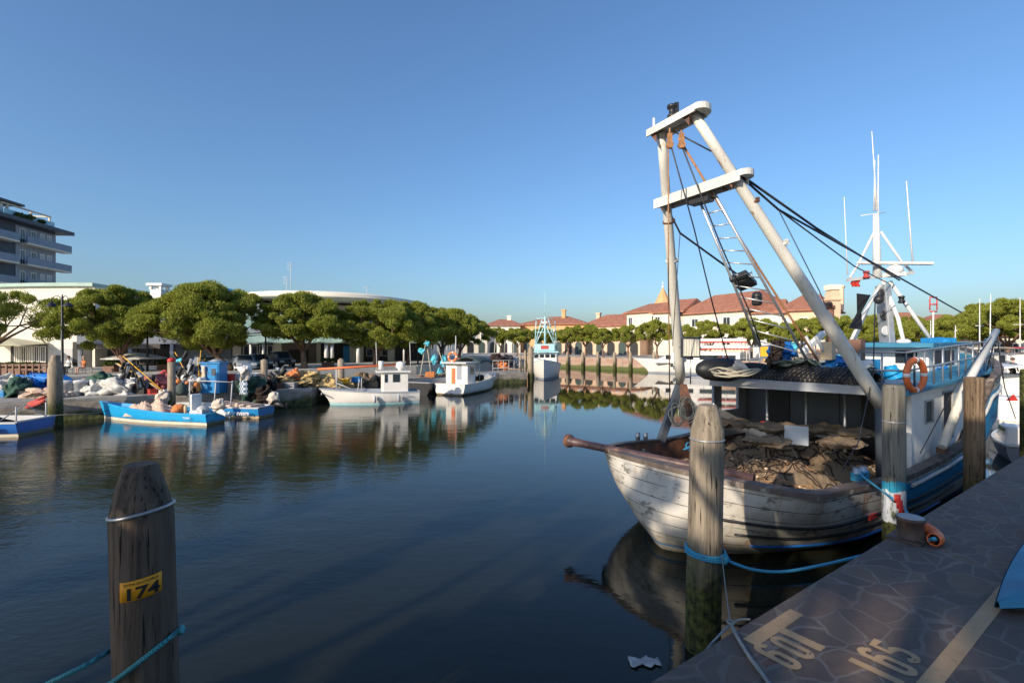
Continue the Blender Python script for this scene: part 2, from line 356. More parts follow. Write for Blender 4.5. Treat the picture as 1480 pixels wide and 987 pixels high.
def hull_mat():
    m, t, b = nodes('planked_white_hull_paint')
    uv = N(t, 'ShaderNodeUVMap'); sp = N(t, 'ShaderNodeSeparateXYZ'); t.links.new(uv.outputs[0], sp.inputs[0])
    vec = coords(t)
    def math_(op, a, b_=None, c_=None):
        n = N(t, 'ShaderNodeMath', operation=op)
        for i, x in enumerate((a, b_, c_)):
            if x is None: continue
            if hasattr(x, 'is_output'): t.links.new(x, n.inputs[i])
            else: n.inputs[i].default_value = x
        return n.outputs[0]
    U, Z = sp.outputs[0], sp.outputs[1]       # metres along the hull, 0..1 girth from keel to rail
    pl = math_('FRACT', math_('MULTIPLY', Z, 11.0))
    seam = math_('LESS_THAN', math_('ABSOLUTE', math_('SUBTRACT', pl, .5)), .030)
    brk = ramp(t, noise(t, coords(t, (1.0, 1.0, .8)), 1.8, 5), [(.38, (0, 0, 0)), (.50, (1, 1, 1))])
    seam = math_('MULTIPLY', seam, brk)
    # wider rubbing strakes
    base = ramp(t, noise(t, vec, 1.6, 7, .6), [(.3, (.33, .305, .26)), (.5, (.49, .46, .405)), (.7, (.57, .54, .48))])
    peel = ramp(t, noise(t, coords(t, (1, 1, 2.6)), 3.2, 9, .72), [(.565, (0, 0, 0)), (.59, (1, 1, 1))])
    c = mixc(t, peel, base, (.21, .19, .16))
    rs = ramp(t, noise(t, coords(t, (3.0, 3.0, .35)), 1.6, 6, .6), [(.54, (0, 0, 0)), (.70, (.75, .75, .75))])
    c = mixc(t, rs, c, (.30, .15, .055))
    dirt = ramp(t, math_('ADD', Z, math_('MULTIPLY', noise(t, vec, 5, 5), .25)), [(.50, (1, 1, 1)), (.72, (0, 0, 0))])
    c = mixc(t, math_('MULTIPLY', dirt, .6), c, (.25, .20, .12))
    # painted bands
    def band(z0, z1, u0, col, c, wear=.58):
        k = math_('MULTIPLY', math_('GREATER_THAN', Z, z0), math_('LESS_THAN', Z, z1)); k = math_('MULTIPLY', k, math_('GREATER_THAN', U, u0))
        wr = ramp(t, noise(t, vec, 3.5, 8, .7), [(wear, (1, 1, 1)), (wear + .04, (0, 0, 0))]); return mixc(t, math_('MULTIPLY', k, wr), c, col)
    c = band(.66, .93, 7.0, (.015, .25, .47), c, .60)
    c = band(.53, .66, 6.6, (.55, .53, .47), c, .6)
    c = band(.30, .50, 6.4, (.012, .10, .20), c, .66)
    c = band(.385, .40, 3.0, (.02, .16, .36), c, .66)
    c = band(-1, .33, -9, (.25, .09, .06), c, .75)
    c = mixc(t, math_('MULTIPLY', seam, .92), c, (.035, .028, .022))
    t.links.new(c, b.inputs['Base Color']); b.inputs['Roughness'].default_value = .55
    h = math_('MULTIPLY_ADD', seam, -2.6, noise(t, vec, 9, 6)); bump(t, b, h, .55, .012)
    return m
m_hull = hull_mat()
m_caprail = M('worn_grey_brown_rail', (.15, .115, .095), .6, var=.35, scale=5, bp=.3, col2=(.34, .30, .25), thr=(.56, .64), sc2=6)
m_bollard = M('dark_bollard_iron', (.085, .055, .042), .6, var=.4, scale=9, bp=.3, col2=(.22, .12, .075), thr=(.56, .64), sc2=9)

def net_mat(name, col, dark, sc, k=.5):
    m, t, b = nodes(name); vec = coords(t)
    out = []
    for rz in (.7, -.8):
        wv = N(t, 'ShaderNodeTexWave', i_Scale=sc, i_Distortion=3.5, i_Detail=2); wv.inputs['Detail Scale'].default_value = .6
        t.links.new(coords(t, (1, 1, 1), (.3, .2, rz)), wv.inputs['Vector']); out.append(wv.outputs['Fac'])
    mx = N(t, 'ShaderNodeMath', operation='MINIMUM'); t.links.new(out[0], mx.inputs[0]); t.links.new(out[1], mx.inputs[1])
    c = ramp(t, mx.outputs[0], [(.04, dark), (.30, col)])
    c = mixc(t, ramp(t, noise(t, vec, 2.2, 5), [(.42, (0, 0, 0)), (.62, (1, 1, 1))]), c, tuple(x * k for x in col))
    t.links.new(c, b.inputs['Base Color']); b.inputs['Roughness'].default_value = .95; bump(t, b, mx.outputs[0], 1, .015); return m
m_netbrown = net_mat('brown_fishing_net', (.50, .365, .23), (.17, .11, .065), 26, .62)
m_netroll = net_mat('dark_rolled_net', (.20, .165, .13), (.018, .015, .014), 9)
m_netfold = net_mat('folded_coarse_net', (.40, .29, .18), (.05, .035, .025), 12, .5)
m_netdark = net_mat('tangled_dark_net', (.10, .06, .045), (.015, .01, .01), 30)
m_panelgrey = M('pale_grey_board', (.42, .45, .48), .5, var=.08, scale=2)

def tile_mat():
    m, t, b = nodes('terracotta_tiles'); vec = coords(t)
    wv = N(t, 'ShaderNodeTexWave', i_Scale=1.6, i_Distortion=.4, bands_direction='X'); t.links.new(vec, wv.inputs[0])
    c = ramp(t, noise(t, vec, 1.5, 6), [(.3, (.30, .115, .065)), (.7, (.46, .20, .12))])
    c = mixc(t, ramp(t, wv.outputs['Fac'], [(0, (.4, .4, .4)), (.3, (0, 0, 0))]), c, (.2, .07, .035))
    t.links.new(c, b.inputs['Base Color']); b.inputs['Roughness'].default_value = .8; bump(t, b, wv.outputs['Fac'], .5, .05); return m
m_tile = tile_mat()

def foliage_mat(name, lo, hi):
    m, t, b = nodes(name); vec = coords(t)
    c = ramp(t, noise(t, vec, .9, 3), [(.35, lo), (.65, hi)])
    c = mixc(t, ramp(t, noise(t, vec, 9, 3), [(.4, (0, 0, 0)), (.65, (.8, .8, .8))]), c, tuple(x * 1.5 for x in hi))
    t.links.new(c, b.inputs['Base Color']); b.inputs['Roughness'].default_value = .6; b.inputs['Specular IOR Level'].default_value = .25
    tr = N(t, 'ShaderNodeBsdfTranslucent'); t.links.new(c, tr.inputs[0]); mx = N(t, 'ShaderNodeMixShader'); mx.inputs[0].default_value = .38
    t.links.new(b.outputs[0], mx.inputs[1]); t.links.new(tr.outputs[0], mx.inputs[2]); t.links.new(mx.outputs[0], t.nodes['Material Output'].inputs[0]); return m
m_leaf = foliage_mat('pine_needles', (.14, .165, .026), (.27, .29, .045))
m_leaf2 = foliage_mat('shrub_leaves', (.035, .06, .012), (.08, .11, .03))
m_bark = M('pine_bark', (.20, .125, .085), .9, var=.5, scale=7, bp=1, stretch=(1, 1, .3))

def water_mat():
    m, t, b = nodes('harbour_water')
    b.inputs['Base Color'].default_value = (.014, .016, .011, 1); b.inputs['Roughness'].default_value = .015; b.inputs['IOR'].default_value = 1.33
    g = N(t, 'ShaderNodeNewGeometry'); mp = N(t, 'ShaderNodeMapping'); t.links.new(g.outputs['Position'], mp.inputs[0]); mp.inputs['Rotation'].default_value = (0, 0, .35); mp.inputs['Scale'].default_value = (1, 1.9, 1)
    a = noise(t, mp.outputs[0], 5.5, 3, .6); a2 = noise(t, mp.outputs[0], 1.1, 2, .5)
    sp = N(t, 'ShaderNodeSeparateXYZ'); t.links.new(g.outputs['Position'], sp.inputs[0])
    lf = N(t, 'ShaderNodeMapRange', i_From_Min=2.5, i_From_Max=-10.0, i_To_Min=.02, i_To_Max=.23); t.links.new(sp.outputs[0], lf.inputs[0])
    far = N(t, 'ShaderNodeMapRange', i_From_Min=6.0, i_From_Max=40.0, i_To_Min=.8, i_To_Max=.16); t.links.new(sp.outputs[1], far.inputs[0])
    mu = N(t, 'ShaderNodeMath', operation='MULTIPLY'); t.links.new(lf.outputs[0], mu.inputs[0]); t.links.new(far.outputs[0], mu.inputs[1])
    pm = N(t, 'ShaderNodeMath', operation='MULTIPLY'); t.links.new(mu.outputs[0], pm.inputs[0])
    t.links.new(ramp(t, noise(t, g.outputs['Position'], .16, 3), [(.3, (.45, .45, .45)), (.65, (1, 1, 1))]), pm.inputs[1])
    s = N(t, 'ShaderNodeMath', operation='MULTIPLY_ADD'); t.links.new(a2, s.inputs[0]); s.inputs[1].default_value = 2.2; t.links.new(a, s.inputs[2])
    bp = N(t, 'ShaderNodeBump', i_Distance=.055); t.links.new(s.outputs[0], bp.inputs['Height']); t.links.new(pm.outputs[0], bp.inputs['Strength'])
    t.links.new(bp.outputs[0], b.inputs['Normal']); return m
m_water = water_mat()

def paving_mat():
    m, t, b = nodes('crazy_paving_stone'); vec = coords(t, (1, 1, 1), (0, 0, -TH))
    wn = N(t, 'ShaderNodeTexNoise', i_Scale=2.5, i_Detail=3); t.links.new(vec, wn.inputs['Vector'])
    vm = N(t, 'ShaderNodeVectorMath', operation='MULTIPLY_ADD'); t.links.new(wn.outputs['Color'], vm.inputs[0]); vm.inputs[1].default_value = (.22, .22, 0); t.links.new(vec, vm.inputs[2])
    sc = N(t, 'ShaderNodeVectorMath', operation='MULTIPLY'); t.links.new(vm.outputs[0], sc.inputs[0]); sc.inputs[1].default_value = (.8, 1.25, .001)
    ve = N(t, 'ShaderNodeTexVoronoi', feature='DISTANCE_TO_EDGE', i_Scale=5.2); t.links.new(sc.outputs[0], ve.inputs['Vector'])
    vc = N(t, 'ShaderNodeTexVoronoi', feature='F1', i_Scale=5.2); t.links.new(sc.outputs[0], vc.inputs['Vector'])
    cs = N(t, 'ShaderNodeSeparateXYZ'); t.links.new(vc.outputs['Color'], cs.inputs[0])
    st = ramp(t, cs.outputs[0], [(0, (.110, .074, .058)), (.35, (.130, .092, .072)), (.6, (.160, .100, .070)), (.8, (.118, .082, .066)), (.93, (.16, .07, .045))], 'CONSTANT')
    st = mixc(t, ramp(t, noise(t, vec, 12, 8, .7), [(.35, (.45, .45, .45)), (.7, (0, 0, 0))]), st, (.042, .038, .037))
    lw = N(t, 'ShaderNodeMath', operation='MULTIPLY_ADD'); t.links.new(noise(t, vec, 9, 5, .7), lw.inputs[0]); lw.inputs[1].default_value = -.07; t.links.new(ve.outputs['Distance'], lw.inputs[2])
    j = ramp(t, lw.outputs[0], [(-.0, (1, 1, 1)), (.010, (0, 0, 0))])
    pt = ramp(t, noise(t, vec, 2.0, 5), [(.35, (.12, .12, .12)), (.62, (1, 1, 1))])
    jm = N(t, 'ShaderNodeMath', operation='MULTIPLY'); t.links.new(j, jm.inputs[0]); t.links.new(pt, jm.inputs[1])
    c = mixc(t, jm.outputs[0], st, (.165, .138, .118))
    t.links.new(c, b.inputs['Base Color']); b.inputs['Roughness'].default_value = .7
    h = N(t, 'ShaderNodeMath', operation='MULTIPLY_ADD'); t.links.new(j, h.inputs[0]); h.inputs[1].default_value = -.35; t.links.new(noise(t, vec, 18, 7, .65), h.inputs[2])
    bump(t, b, h.outputs[0], .6, .012); return m
m_paving = paving_mat()

def worn_paint(name, col, thr=.56):
    m, t, b = nodes(name); vec = coords(t)
    c = ramp(t, noise(t, vec, 7, 5), [(.3, tuple(x * .8 for x in col)), (.7, col)])
    c = mixc(t, ramp(t, noise(t, vec, 11, 9, .75), [(thr, (0, 0, 0)), (thr + .03, (1, 1, 1))]), c, (.09, .082, .08))
    t.links.new(c, b.inputs['Base Color']); b.inputs['Roughness'].default_value = .7; bump(t, b, noise(t, vec, 20, 6), .3, .01)
    tr = N(t, 'ShaderNodeBsdfTransparent'); mx = N(t, 'ShaderNodeMixShader'); t.links.new(ramp(t, noise(t, vec, 14, 10, .8), [(thr - .02, (0, 0, 0)), (thr + .02, (.92, .92, .92))]), mx.inputs[0])
    t.links.new(b.outputs[0], mx.inputs[1]); t.links.new(tr.outputs[0], mx.inputs[2]); t.links.new(mx.outputs[0], t.nodes['Material Output'].inputs[0]); return m
m_groundpaint = worn_paint('worn_ochre_ground_paint', (.44, .285, .15), .62)

def quaywall_mat():
    m, t, b = nodes('algae_stained_quay_wall'); vec = coords(t)
    g = N(t, 'ShaderNodeNewGeometry'); sp = N(t, 'ShaderNodeSeparateXYZ'); t.links.new(g.outputs['Position'], sp.inputs[0])
    ad = N(t, 'ShaderNodeMath', operation='MULTIPLY_ADD'); t.links.new(noise(t, vec, 1.3, 5), ad.inputs[0]); ad.inputs[1].default_value = -.5; t.links.new(sp.outputs[2], ad.inputs[2])
    c = ramp(t, noise(t, vec, 2.2, 7), [(.3, (.15, .13, .11)), (.7, (.38, .33, .27))])
    al = ramp(t, noise(t, vec, 4, 5), [(.35, (.02, .025, .012)), (.65, (.10, .11, .03))])
    k = ramp(t, ad.outputs[0], [(.03, (1, 1, 1)), (.22, (0, 0, 0))]); c = mixc(t, k, c, al)
    t.links.new(c, b.inputs['Base Color']); b.inputs['Roughness'].default_value = .85; bump(t, b, noise(t, vec, 7, 6), .8, .03); return m
m_quaywall = quaywall_mat()
def brickwall_mat():
    m, t, b = nodes('stone_block_wall'); vec = coords(t, (1, 1, 1), (R(90), 0, 0))
    br = N(t, 'ShaderNodeTexBrick', i_Scale=1.0); br.inputs['Brick Width'].default_value = .6; br.inputs['Row Height'].default_value = .25; br.inputs['Mortar Size'].default_value = .015
    br.inputs['Color1'].default_value = (.34, .20, .15, 1); br.inputs['Color2'].default_value = (.42, .30, .22, 1); br.inputs['Mortar'].default_value = (.3, .27, .23, 1)
    t.links.new(vec, br.inputs[0]); g = N(t, 'ShaderNodeNewGeometry'); sp = N(t, 'ShaderNodeSeparateXYZ'); t.links.new(g.outputs['Position'], sp.inputs[0])
    ad = N(t, 'ShaderNodeMath', operation='MULTIPLY_ADD'); t.links.new(noise(t, coords(t), 1.3, 5), ad.inputs[0]); ad.inputs[1].default_value = -.4; t.links.new(sp.outputs[2], ad.inputs[2])
    k = ramp(t, ad.outputs[0], [(.1, (1, 1, 1)), (.3, (0, 0, 0))]); c = mixc(t, k, br.outputs[0], (.09, .11, .03))
    t.links.new(c, b.inputs['Base Color']); b.inputs['Roughness'].default_value = .85; return m
m_farwall = brickwall_mat()
m_check = None
def check_mat():
    m, t, b = nodes('blue_white_checked_cloth'); ch = N(t, 'ShaderNodeTexChecker', i_Scale=9); ch.inputs[1].default_value = (.6, .62, .65, 1); ch.inputs[2].default_value = (.04, .12, .2, 1)
    t.links.new(coords(t), ch.inputs[0]); t.links.new(ch.outputs[0], b.inputs['Base Color']); b.inputs['Roughness'].default_value = .8; return m
m_check = check_mat()
# ============================================================ THE SETTING
QZ = 1.5; ST = 1.4; DK = .85
b = MB(); b.add([(-4000, -4000, 0), (4000, -4000, 0), (4000, 4000, 0), (-4000, 4000, 0)], [(0, 1, 2, 3)]); struct('water', b, m_water)
b = MB(); b.add([(-4000, -4000, -3), (4000, -4000, -3), (4000, 4000, -3), (-4000, 4000, -3)], [(0, 1, 2, 3)]); struct('harbour_bed', b, m_asphalt)
# near quay
def qpoly(l): return [tuple(Q(u, v))[:2] for u, v in l]
b = MB(); b.prism(qpoly([(-60, -.004), (160, -.004), (160, -9), (-60, -9)]), -2.9, QZ); struct('near_quay_pavement', b, m_paving)
b = MB(); b.prism(qpoly([(-60, 0.0), (160, 0.0), (160, -.0035), (-60, -.0035)]), -2.9, QZ - .05); struct('near_quay_wall', b, m_quaywall)
b = MB(); b.prism(qpoly([(-900, -9.01), (1600, -9.01), (1600, -1500), (-900, -1500)]), -2.9, QZ - .02); struct('near_ground', b, m_asphalt)
# land across the water
up_line = [(-51.9, -.5), (-20.9, 24.8), (-7.2, 36), (-3.6, 42), (-2, 73)]
far_line = [(6.2, 64.8), (28.9, 40.4), (60, 58), (400, 310), (1500, 1100)]
land = up_line + far_line + [(1500, 3800), (-3800, 3800), (-3800, -900), (-900, -900)]
b = MB(); b.prism(land, -2.9, ST); struct('far_ground', b, m_concretelt)
deck = [(-60, -5.3), (-18, 19.7), (-10.1, 24.4), (-10.7, 27.2), (-1.9, 36.6), (-1.0, 37.4), (1.2, 38.5), (.9, 42.0), (-3.55, 42.0), (-7.15, 36), (-20.85, 24.8), (-51.85, -.45)]
deck_out = [(-60, -5.3), (-18, 19.7), (-10.1, 24.4), (-10.7, 27.2), (-1.9, 36.6), (-1.0, 37.4), (1.2, 38.5), (.9, 42.0)]
b = MB(); b.prism(deck, -2.9, DK); struct('quay_lower_deck', b, m_concrete)
b = MB()
for p, q in zip(deck_out, deck_out[1:]):
    p, q = V((*p, 0)), V((*q, 0)); d = (q - p).normalized(); n = V((d.y, -d.x, 0))
    b.slab([p + V((0, 0, -2.9)), q + V((0, 0, -2.9)), q + V((0, 0, DK - .13)), p + V((0, 0, DK - .13))], n * .02)
struct('quay_lower_wall', b, m_quaywall)
# kerb wall of the street level above the lower deck
for i, (p, q) in enumerate(zip(up_line[:3], up_line[1:4])):
    b = MB(); p, q = V((*p, 0)), V((*q, 0)); d = (q - p).normalized(); n = V((d.y, -d.x, 0))
    b.obox((p + q) / 2 + n * .12 + V((0, 0, (DK + ST + .12) / 2)), d * (q - p).length / 2, n * .14, (0, 0, (ST + .12 - DK) / 2))
    tag(b.build('low_wall', m_concretelt, None, bevel=.03), ['low pale concrete wall behind the blue boats and tarps', 'low pale concrete wall behind the yellow nets and white boats', 'low pale concrete wall beyond the far end of the left quay'][i], 'wall')
# far quay wall with a parapet, the posts in front of it
fq = [V((-2, 73, 0)), V((6.2, 64.8, 0)), V((28.9, 40.4, 0)), V((60, 58, 0)), V((110, 96, 0))]
b = MB()
for p, q in zip(fq, fq[1:]):
    d = (q - p).normalized(); n = V((d.y, -d.x, 0))
    if n.y > 0: n = -n
    b.slab([p + V((0, 0, -2.9)), q + V((0, 0, -2.9)), q + V((0, 0, ST + .02)), p + V((0, 0, ST + .02))], n * .25)
struct('far_quay_wall', b, m_farwall)

# ============================================================ TREES
def leaf_cloud(rn, clumps, per, size, flat=.7, needles=False):
    """small leaf faces spread over clumps; clumps = [(centre, radius)]"""
    cs = np.array([c for c, r in clumps]); rs = np.array([r for c, r in clumps]); n = len(clumps) * per
    idx = np.repeat(np.arange(len(clumps)), per)
    d = rn.normal(size=(n, 3)); d /= np.linalg.norm(d, axis=1)[:, None]
    d[:, 2] = np.where((d[:, 2] < 0) & (rn.random(n) < .45), -d[:, 2], d[:, 2])
    rad = (rn.random(n) ** .45) * (1.18 if needles else 1)
    p = cs[idx] + d * (rs[idx] * rad)[:, None] * np.array([1, 1, flat])
    if needles:        # thin needle sprays pointing up and outward
        ax = d * .55 + rn.normal(size=(n, 3)) * .55 + np.array([0, 0, .75]); ax /= np.linalg.norm(ax, axis=1)[:, None]
        sd_ = np.cross(ax, rn.normal(size=(n, 3))); sd_ /= np.linalg.norm(sd_, axis=1)[:, None] + 1e-9
        s = size * (.6 + .8 * rn.random(n))[:, None]
        v = np.stack([p - ax * s * .5 - sd_ * s * .17, p - ax * s * .5 + sd_ * s * .17, p + ax * s * .6], 1).reshape(-1, 3)
        return v, np.arange(3 * n).reshape(-1, 3)
    nrm = d * .8 + rn.normal(size=(n, 3)) * .55 + np.array([0, 0, .25]); nrm /= np.linalg.norm(nrm, axis=1)[:, None]
    a = np.cross(nrm, rn.normal(size=(n, 3))); a /= np.linalg.norm(a, axis=1)[:, None] + 1e-9; bb = np.cross(nrm, a)
    s = size * (.6 + .8 * rn.random(n))[:, None]
    v = np.stack([p - a * s * .5 - bb * s * .25, p + a * s * .5 - bb * s * .2, p + a * s * .12 + bb * s * .65, p - a * s * .35 + bb * s * .45], 1).reshape(-1, 3)
    f = np.arange(4 * n).reshape(-1, 4)
    return v, f
def np_mesh(name, v, f, mat):
    me = bpy.data.meshes.new(name); me.vertices.add(len(v)); me.vertices.foreach_set('co', v.astype(np.float32).ravel())
    k = f.shape[1]; me.loops.add(f.size); me.loops.foreach_set('vertex_index', f.astype(np.int32).ravel())
    me.polygons.add(len(f)); me.polygons.foreach_set('loop_start', np.arange(0, f.size, k, dtype=np.int32))
    me.update(calc_edges=True); me.materials.append(mat); return me
def pine_tree(label, base, h, R_, seed, trunk_h=None, lean=(0, 0), nclump=110, per=150, leaf=.17, group=None, cat='tree', thick=.17, sq=1.0, under=.2, name='umbrella_pine', cs=1.0):
    rn = np.random.default_rng(seed); rr = random.Random(seed)
    t = thing(name, label, cat, base, 0, group); bz = V(base)
    trunk_h = trunk_h or h * .45; H = (h - trunk_h)                     # crown depth
    cx, cy = lean; clumps = []
    lob = [(rr.uniform(0, 6.28), rr.uniform(.08, .2), rr.randint(2, 4)) for _ in range(2)]
    for i in range(nclump):
        a = rn.random() * 6.283; r = math.sqrt(rn.random()) * .96
        edge = 1 + sum(am * math.sin(k * a + p) for p, am, k in lob)
        cr = (.20 + .36 * rn.random()) * (R_ / 3.2) ** .7 * cs
        top = trunk_h + H * (under + (1 - under) * (1 - r ** 3.4) * (.86 + .14 * math.sin(3 * a + 5 * r + seed))) - cr * .55
        low = trunk_h + H * under * (-.1 + 1.0 * r ** 1.5)
        z = top if rn.random() < .68 else low + (top - low) * rn.random()
        if i % 7 == 0 and leaf < .3: r *= .5; z = trunk_h * 1.05 + (top - trunk_h * 1.05) * rn.random() * .6
        clumps.append(((cx + math.cos(a) * r * R_ * edge, cy + math.sin(a) * r * R_ * sq * edge, z), cr))
    v, f = leaf_cloud(rn, clumps, int(per * (3.6 if leaf < .3 else 1)), leaf * (1.0 if leaf < .3 else 1), .7, leaf < .3)
    me = np_mesh('crown', v, f, m_leaf); o = bpy.data.objects.new('crown', me); COL.objects.link(o); o.parent = t
    b = MB(); fork = V((cx * .55, cy * .55, trunk_h * .72)); mid = V((cx * .2 + rr.uniform(-.1, .1), cy * .2, trunk_h * .35))
    b.tube([bz + V((0, 0, -.05)), bz + V((0, 0, .25)), bz + mid, bz + fork], [thick * 1.5, thick * 1.1, thick * .95, thick * .8], 10)
    cl = sorted(clumps, key=lambda c: rr.random())[:int(nclump * .28)]
    mains = [fork + V((math.cos(k * 1.05 + seed) * R_ * .36, math.sin(k * 1.05 + seed) * R_ * .36 * sq, H * .22 + trunk_h * .28 - .1)) + V((cx, cy, 0)) * .25 for k in range(6)]
    for mpt in mains: b.tube([bz + fork - V((0, 0, .2)), bz + fork.lerp(mpt, .5) + V((0, 0, -.05)), bz + mpt], [thick * .55, thick * .4, thick * .28], 7)
    for c, cr in cl:
        c = V(c); mpt = min(mains, key=lambda q: (q - c).length); b.tube([bz + mpt, bz + mpt.lerp(c, .55) + V((0, 0, -.08)), bz + c], [thick * .24, thick * .15, thick * .05], 5)
    b.build('trunk', m_bark, t)
    return t
PG = 'umbrella pines along the left quay'
def Wz(px, Y, z): return ((px - 740) / F * Y, Y, z)
pine_tree('umbrella pine with open branching, cut by the left edge of the photo', Wz(-25, 29, ST), 5.0, 4.3, 1, 2.3, (.9, 0), 85, 110, .16, PG, under=.3)
pine_tree('dense umbrella pine right of the double street lamp, grey parasol beneath', Wz(183, 29, ST), 5.2, 2.5, 2, 1.5, (-.9, .2), 165, 190, .15, PG)
pine_tree('largest wide umbrella pine, trunk standing behind the blue cabinet', Wz(328, 30.5, ST), 5.55, 3.65, 3, 1.5, (-1.2, 0), 250, 200, .15, PG, thick=.22)
pine_tree('leaning umbrella pine in front of the green market canopy', Wz(440, 33, ST), 5.25, 2.8, 4, 1.8, (-.3, .3), 165, 170, .15, PG, thick=.2)
pine_tree('umbrella pine with rough thick trunk behind the orange boom boat', Wz(545, 36, ST), 5.0, 3.3, 5, 1.6, (.0, 0), 150, 170, .16, PG, thick=.26)
pine_tree('dark umbrella pine right of the rough trunk, left of the turquoise flags', Wz(590, 39, ST), 5.1, 3.1, 6, 1.4, (.1, .0), 130, 150, .17, PG)
pine_tree('umbrella pine right behind the hanging turquoise bags', Wz(636, 43, ST), 4.9, 3.2, 7, 1.9, (.3, .0), 120, 150, .18, PG)
pine_tree('last umbrella pine of the left row, above the green awning boat', Wz(664, 47, ST), 4.7, 2.7, 8, 1.7, (.2, .0), 100, 140, .19, PG)
# far row: three builds, copied
FG = 'umbrella pines along the far quay'
protos = [pine_tree('x', (0, 200 + i, -50), 4.1, 2.35, 20 + i, 1.9, (.2 - .2 * i, 0), 60, 110, .2, FG, thick=.12) for i in range(3)]
fpx = [(722, 70), (748, 68.5), (786, 71), (822, 66.5), (846, 64), (872, 62), (908, 59.5), (950, 57.5), (985, 56), (1025, 54), (1086, 52), (1128, 50.5), (1160, 50), (1202, 49), (1240, 48.5)]
near_of = ['leftmost small pine on the far quay, at the end of the left quay', 'small pine on the far quay in front of the white house', 'small pine on the far quay behind the turquoise boat mast', 'small pine on the far quay just right of the turquoise fishing boat', 'small pine in front of the arcade, left of a pale mooring post', 'small pine with forked trunk in the middle of the arcade', 'small pine at the bow of the white tour boat', 'small pine behind the wheelhouse of the white tour boat', 'small pine behind the grey left leg of the big frame', 'small pine behind the stern awning of the white tour boat', 'small pine with widely forked trunk seen through the ladder', 'small pine seen between ladder and grey right leg, yellow sign beside', 'small pine just behind the foot of the ladder by blue tarps', 'small pine behind the brown locker on the big boat', 'small pine left of the grey perforated mast of the big boat']
used = set()
for i, ((px, Y), lb) in enumerate(zip(fpx, near_of)):
    k = i % 3; loc = Wz(px, Y + 1.5, ST); rz = i * 1.3; s = (1.0 + .1 * math.sin(i * 2.1)) * (1.0 if Y > 58 else 1.06)
    if k not in used: protos[k].location = loc; protos[k].rotation_euler = (0, 0, rz); protos[k]['label'] = lb; used.add(k)
    else: dup(protos[k], loc, rz, s, lb)
RG = 'pines beyond the marina on the right'
for i, (px, Y, h, R_, lb) in enumerate([(1262, 56, 6.4, 3.4, 'pine beyond the marina just right of the grey mast column'), (1300, 60, 6.6, 3.6, 'pine beyond the marina above the blue wheelhouse roof'), (1340, 62, 6.4, 3.4, 'pine beyond the marina left of the red topped pole'),
        (1372, 64, 6.6, 3.6, 'pine beyond the marina right of the red topped pole'), (1422, 50, 7.6, 3.4, 'taller dark pine behind the tip of the grey boom'), (1456, 46, 7.5, 3.7, 'tallest dense pine at the right edge of the photo'), (1494, 47, 7.4, 3.6, 'dense pine cut off by the right edge of the photo')]):
    pine_tree(lb, Wz(px, Y, ST), h - ST, R_, 50 + i, 1.7 if h < 7 else 2.2, (0, 0), 90, 130, .22, RG)

# trees on the near quay behind the viewpoint: they shade the foreground
NG = 'tall pines on the near quay behind the viewpoint'
NEAR_TREES = [(-9.0, -2.6, 9.6, 3.6), (-14.5, -3.2, 12.6, 4.4), (-18.0, .6, 13.6, 3.8), (-23.0, -9.6, 15.5, 5.0), (-12.0, -8.6, 13.0, 4.4), (-31.0, -13.0, 16.0, 5.4), (-5.5, -5.9, 10.2, 3.3), (-6.0, .15, 4.15, 1.3)]  # last entry is an unseen low pine, added to shade the near post
for i, (u, v, h, R_) in enumerate(NEAR_TREES):
    bp_ = Q(u, min(v, -1.6 if h > 5 else -.7), QZ)
    pine_tree(['nearest tall pine on the near quay behind the viewpoint', 'second tall pine on the near quay behind the viewpoint', 'pine leaning over the water behind the viewpoint', 'broad tall pine further back on the near quay', 'tall pine inland behind the viewpoint', 'most distant tall pine back along the near quay', 'smaller inland pine close behind the viewpoint', 'unseen low pine added behind the viewpoint to shade the near post'][i],
        tuple(bp_), h - QZ, R_, 80 + i, h * .30, tuple((Q(u, v) - Q(u, min(v, -1.6 if h > 5 else -.7)))[:2]), [26, 34, 26, 60, 90, 50, 90, 60][i], [70, 80, 80, 95, 90, 95, 70, 60][i], .36 if i < 7 else .2, NG, thick=.25, cs=[.62, .60, .62, .8, .9, .8, .9, 1.5][i])
# ============================================================ BUILDINGS
def wquad(b, o, r, up, x0, x1, z0, z1, off, th, mi=0):       # a thin box on a facade; o origin, r right, n outward
    n = r.cross(up)
    b.obox(o + r * (x0 + x1) / 2 + up * (z0 + z1) / 2 + n * (off + th / 2), r * (x1 - x0) / 2, up * (z1 - z0) / 2, n * th / 2, mi)
def window(parent, o, r, x0, x1, z0, z1, frame=m_white, pane=m_glass, fw=.09, mull=1, nm='window', off=0):
    up = V((0, 0, 1)); b = MB(); k = .06
    wquad(b, o, r, up, x0, x0 + fw, z0, z1, off, k); wquad(b, o, r, up, x1 - fw, x1, z0, z1, off, k)
    wquad(b, o, r, up, x0 + fw, x1 - fw, z1 - fw, z1, off, k); wquad(b, o, r, up, x0 + fw, x1 - fw, z0, z0 + fw, off, k)
    for i in range(1, mull + 1):
        if mull: xm = x0 + (x1 - x0) * i / (mull + 1); wquad(b, o, r, up, xm - fw * .3, xm + fw * .3, z0 + fw, z1 - fw, off, k)
    f = b.build(nm, frame, parent); WM[f.name] = WM[parent.name]
    g = MB(); wquad(g, o, r, up, x0 + fw * .5, x1 - fw * .5, z0 + fw * .5, z1 - fw * .5, off + .005, .02); g.build('pane', pane, f)
    return f
def block(b, o, r, depth, w, z0, z1, mi=0):    # block whose front face starts at o and runs along r for w
    n = r.cross(V((0, 0, 1)))
    b.obox(o + r * w / 2 - n * depth / 2 + V((0, 0, (z0 + z1) / 2)), r * w / 2, n * depth / 2, (0, 0, (z1 - z0) / 2), mi)
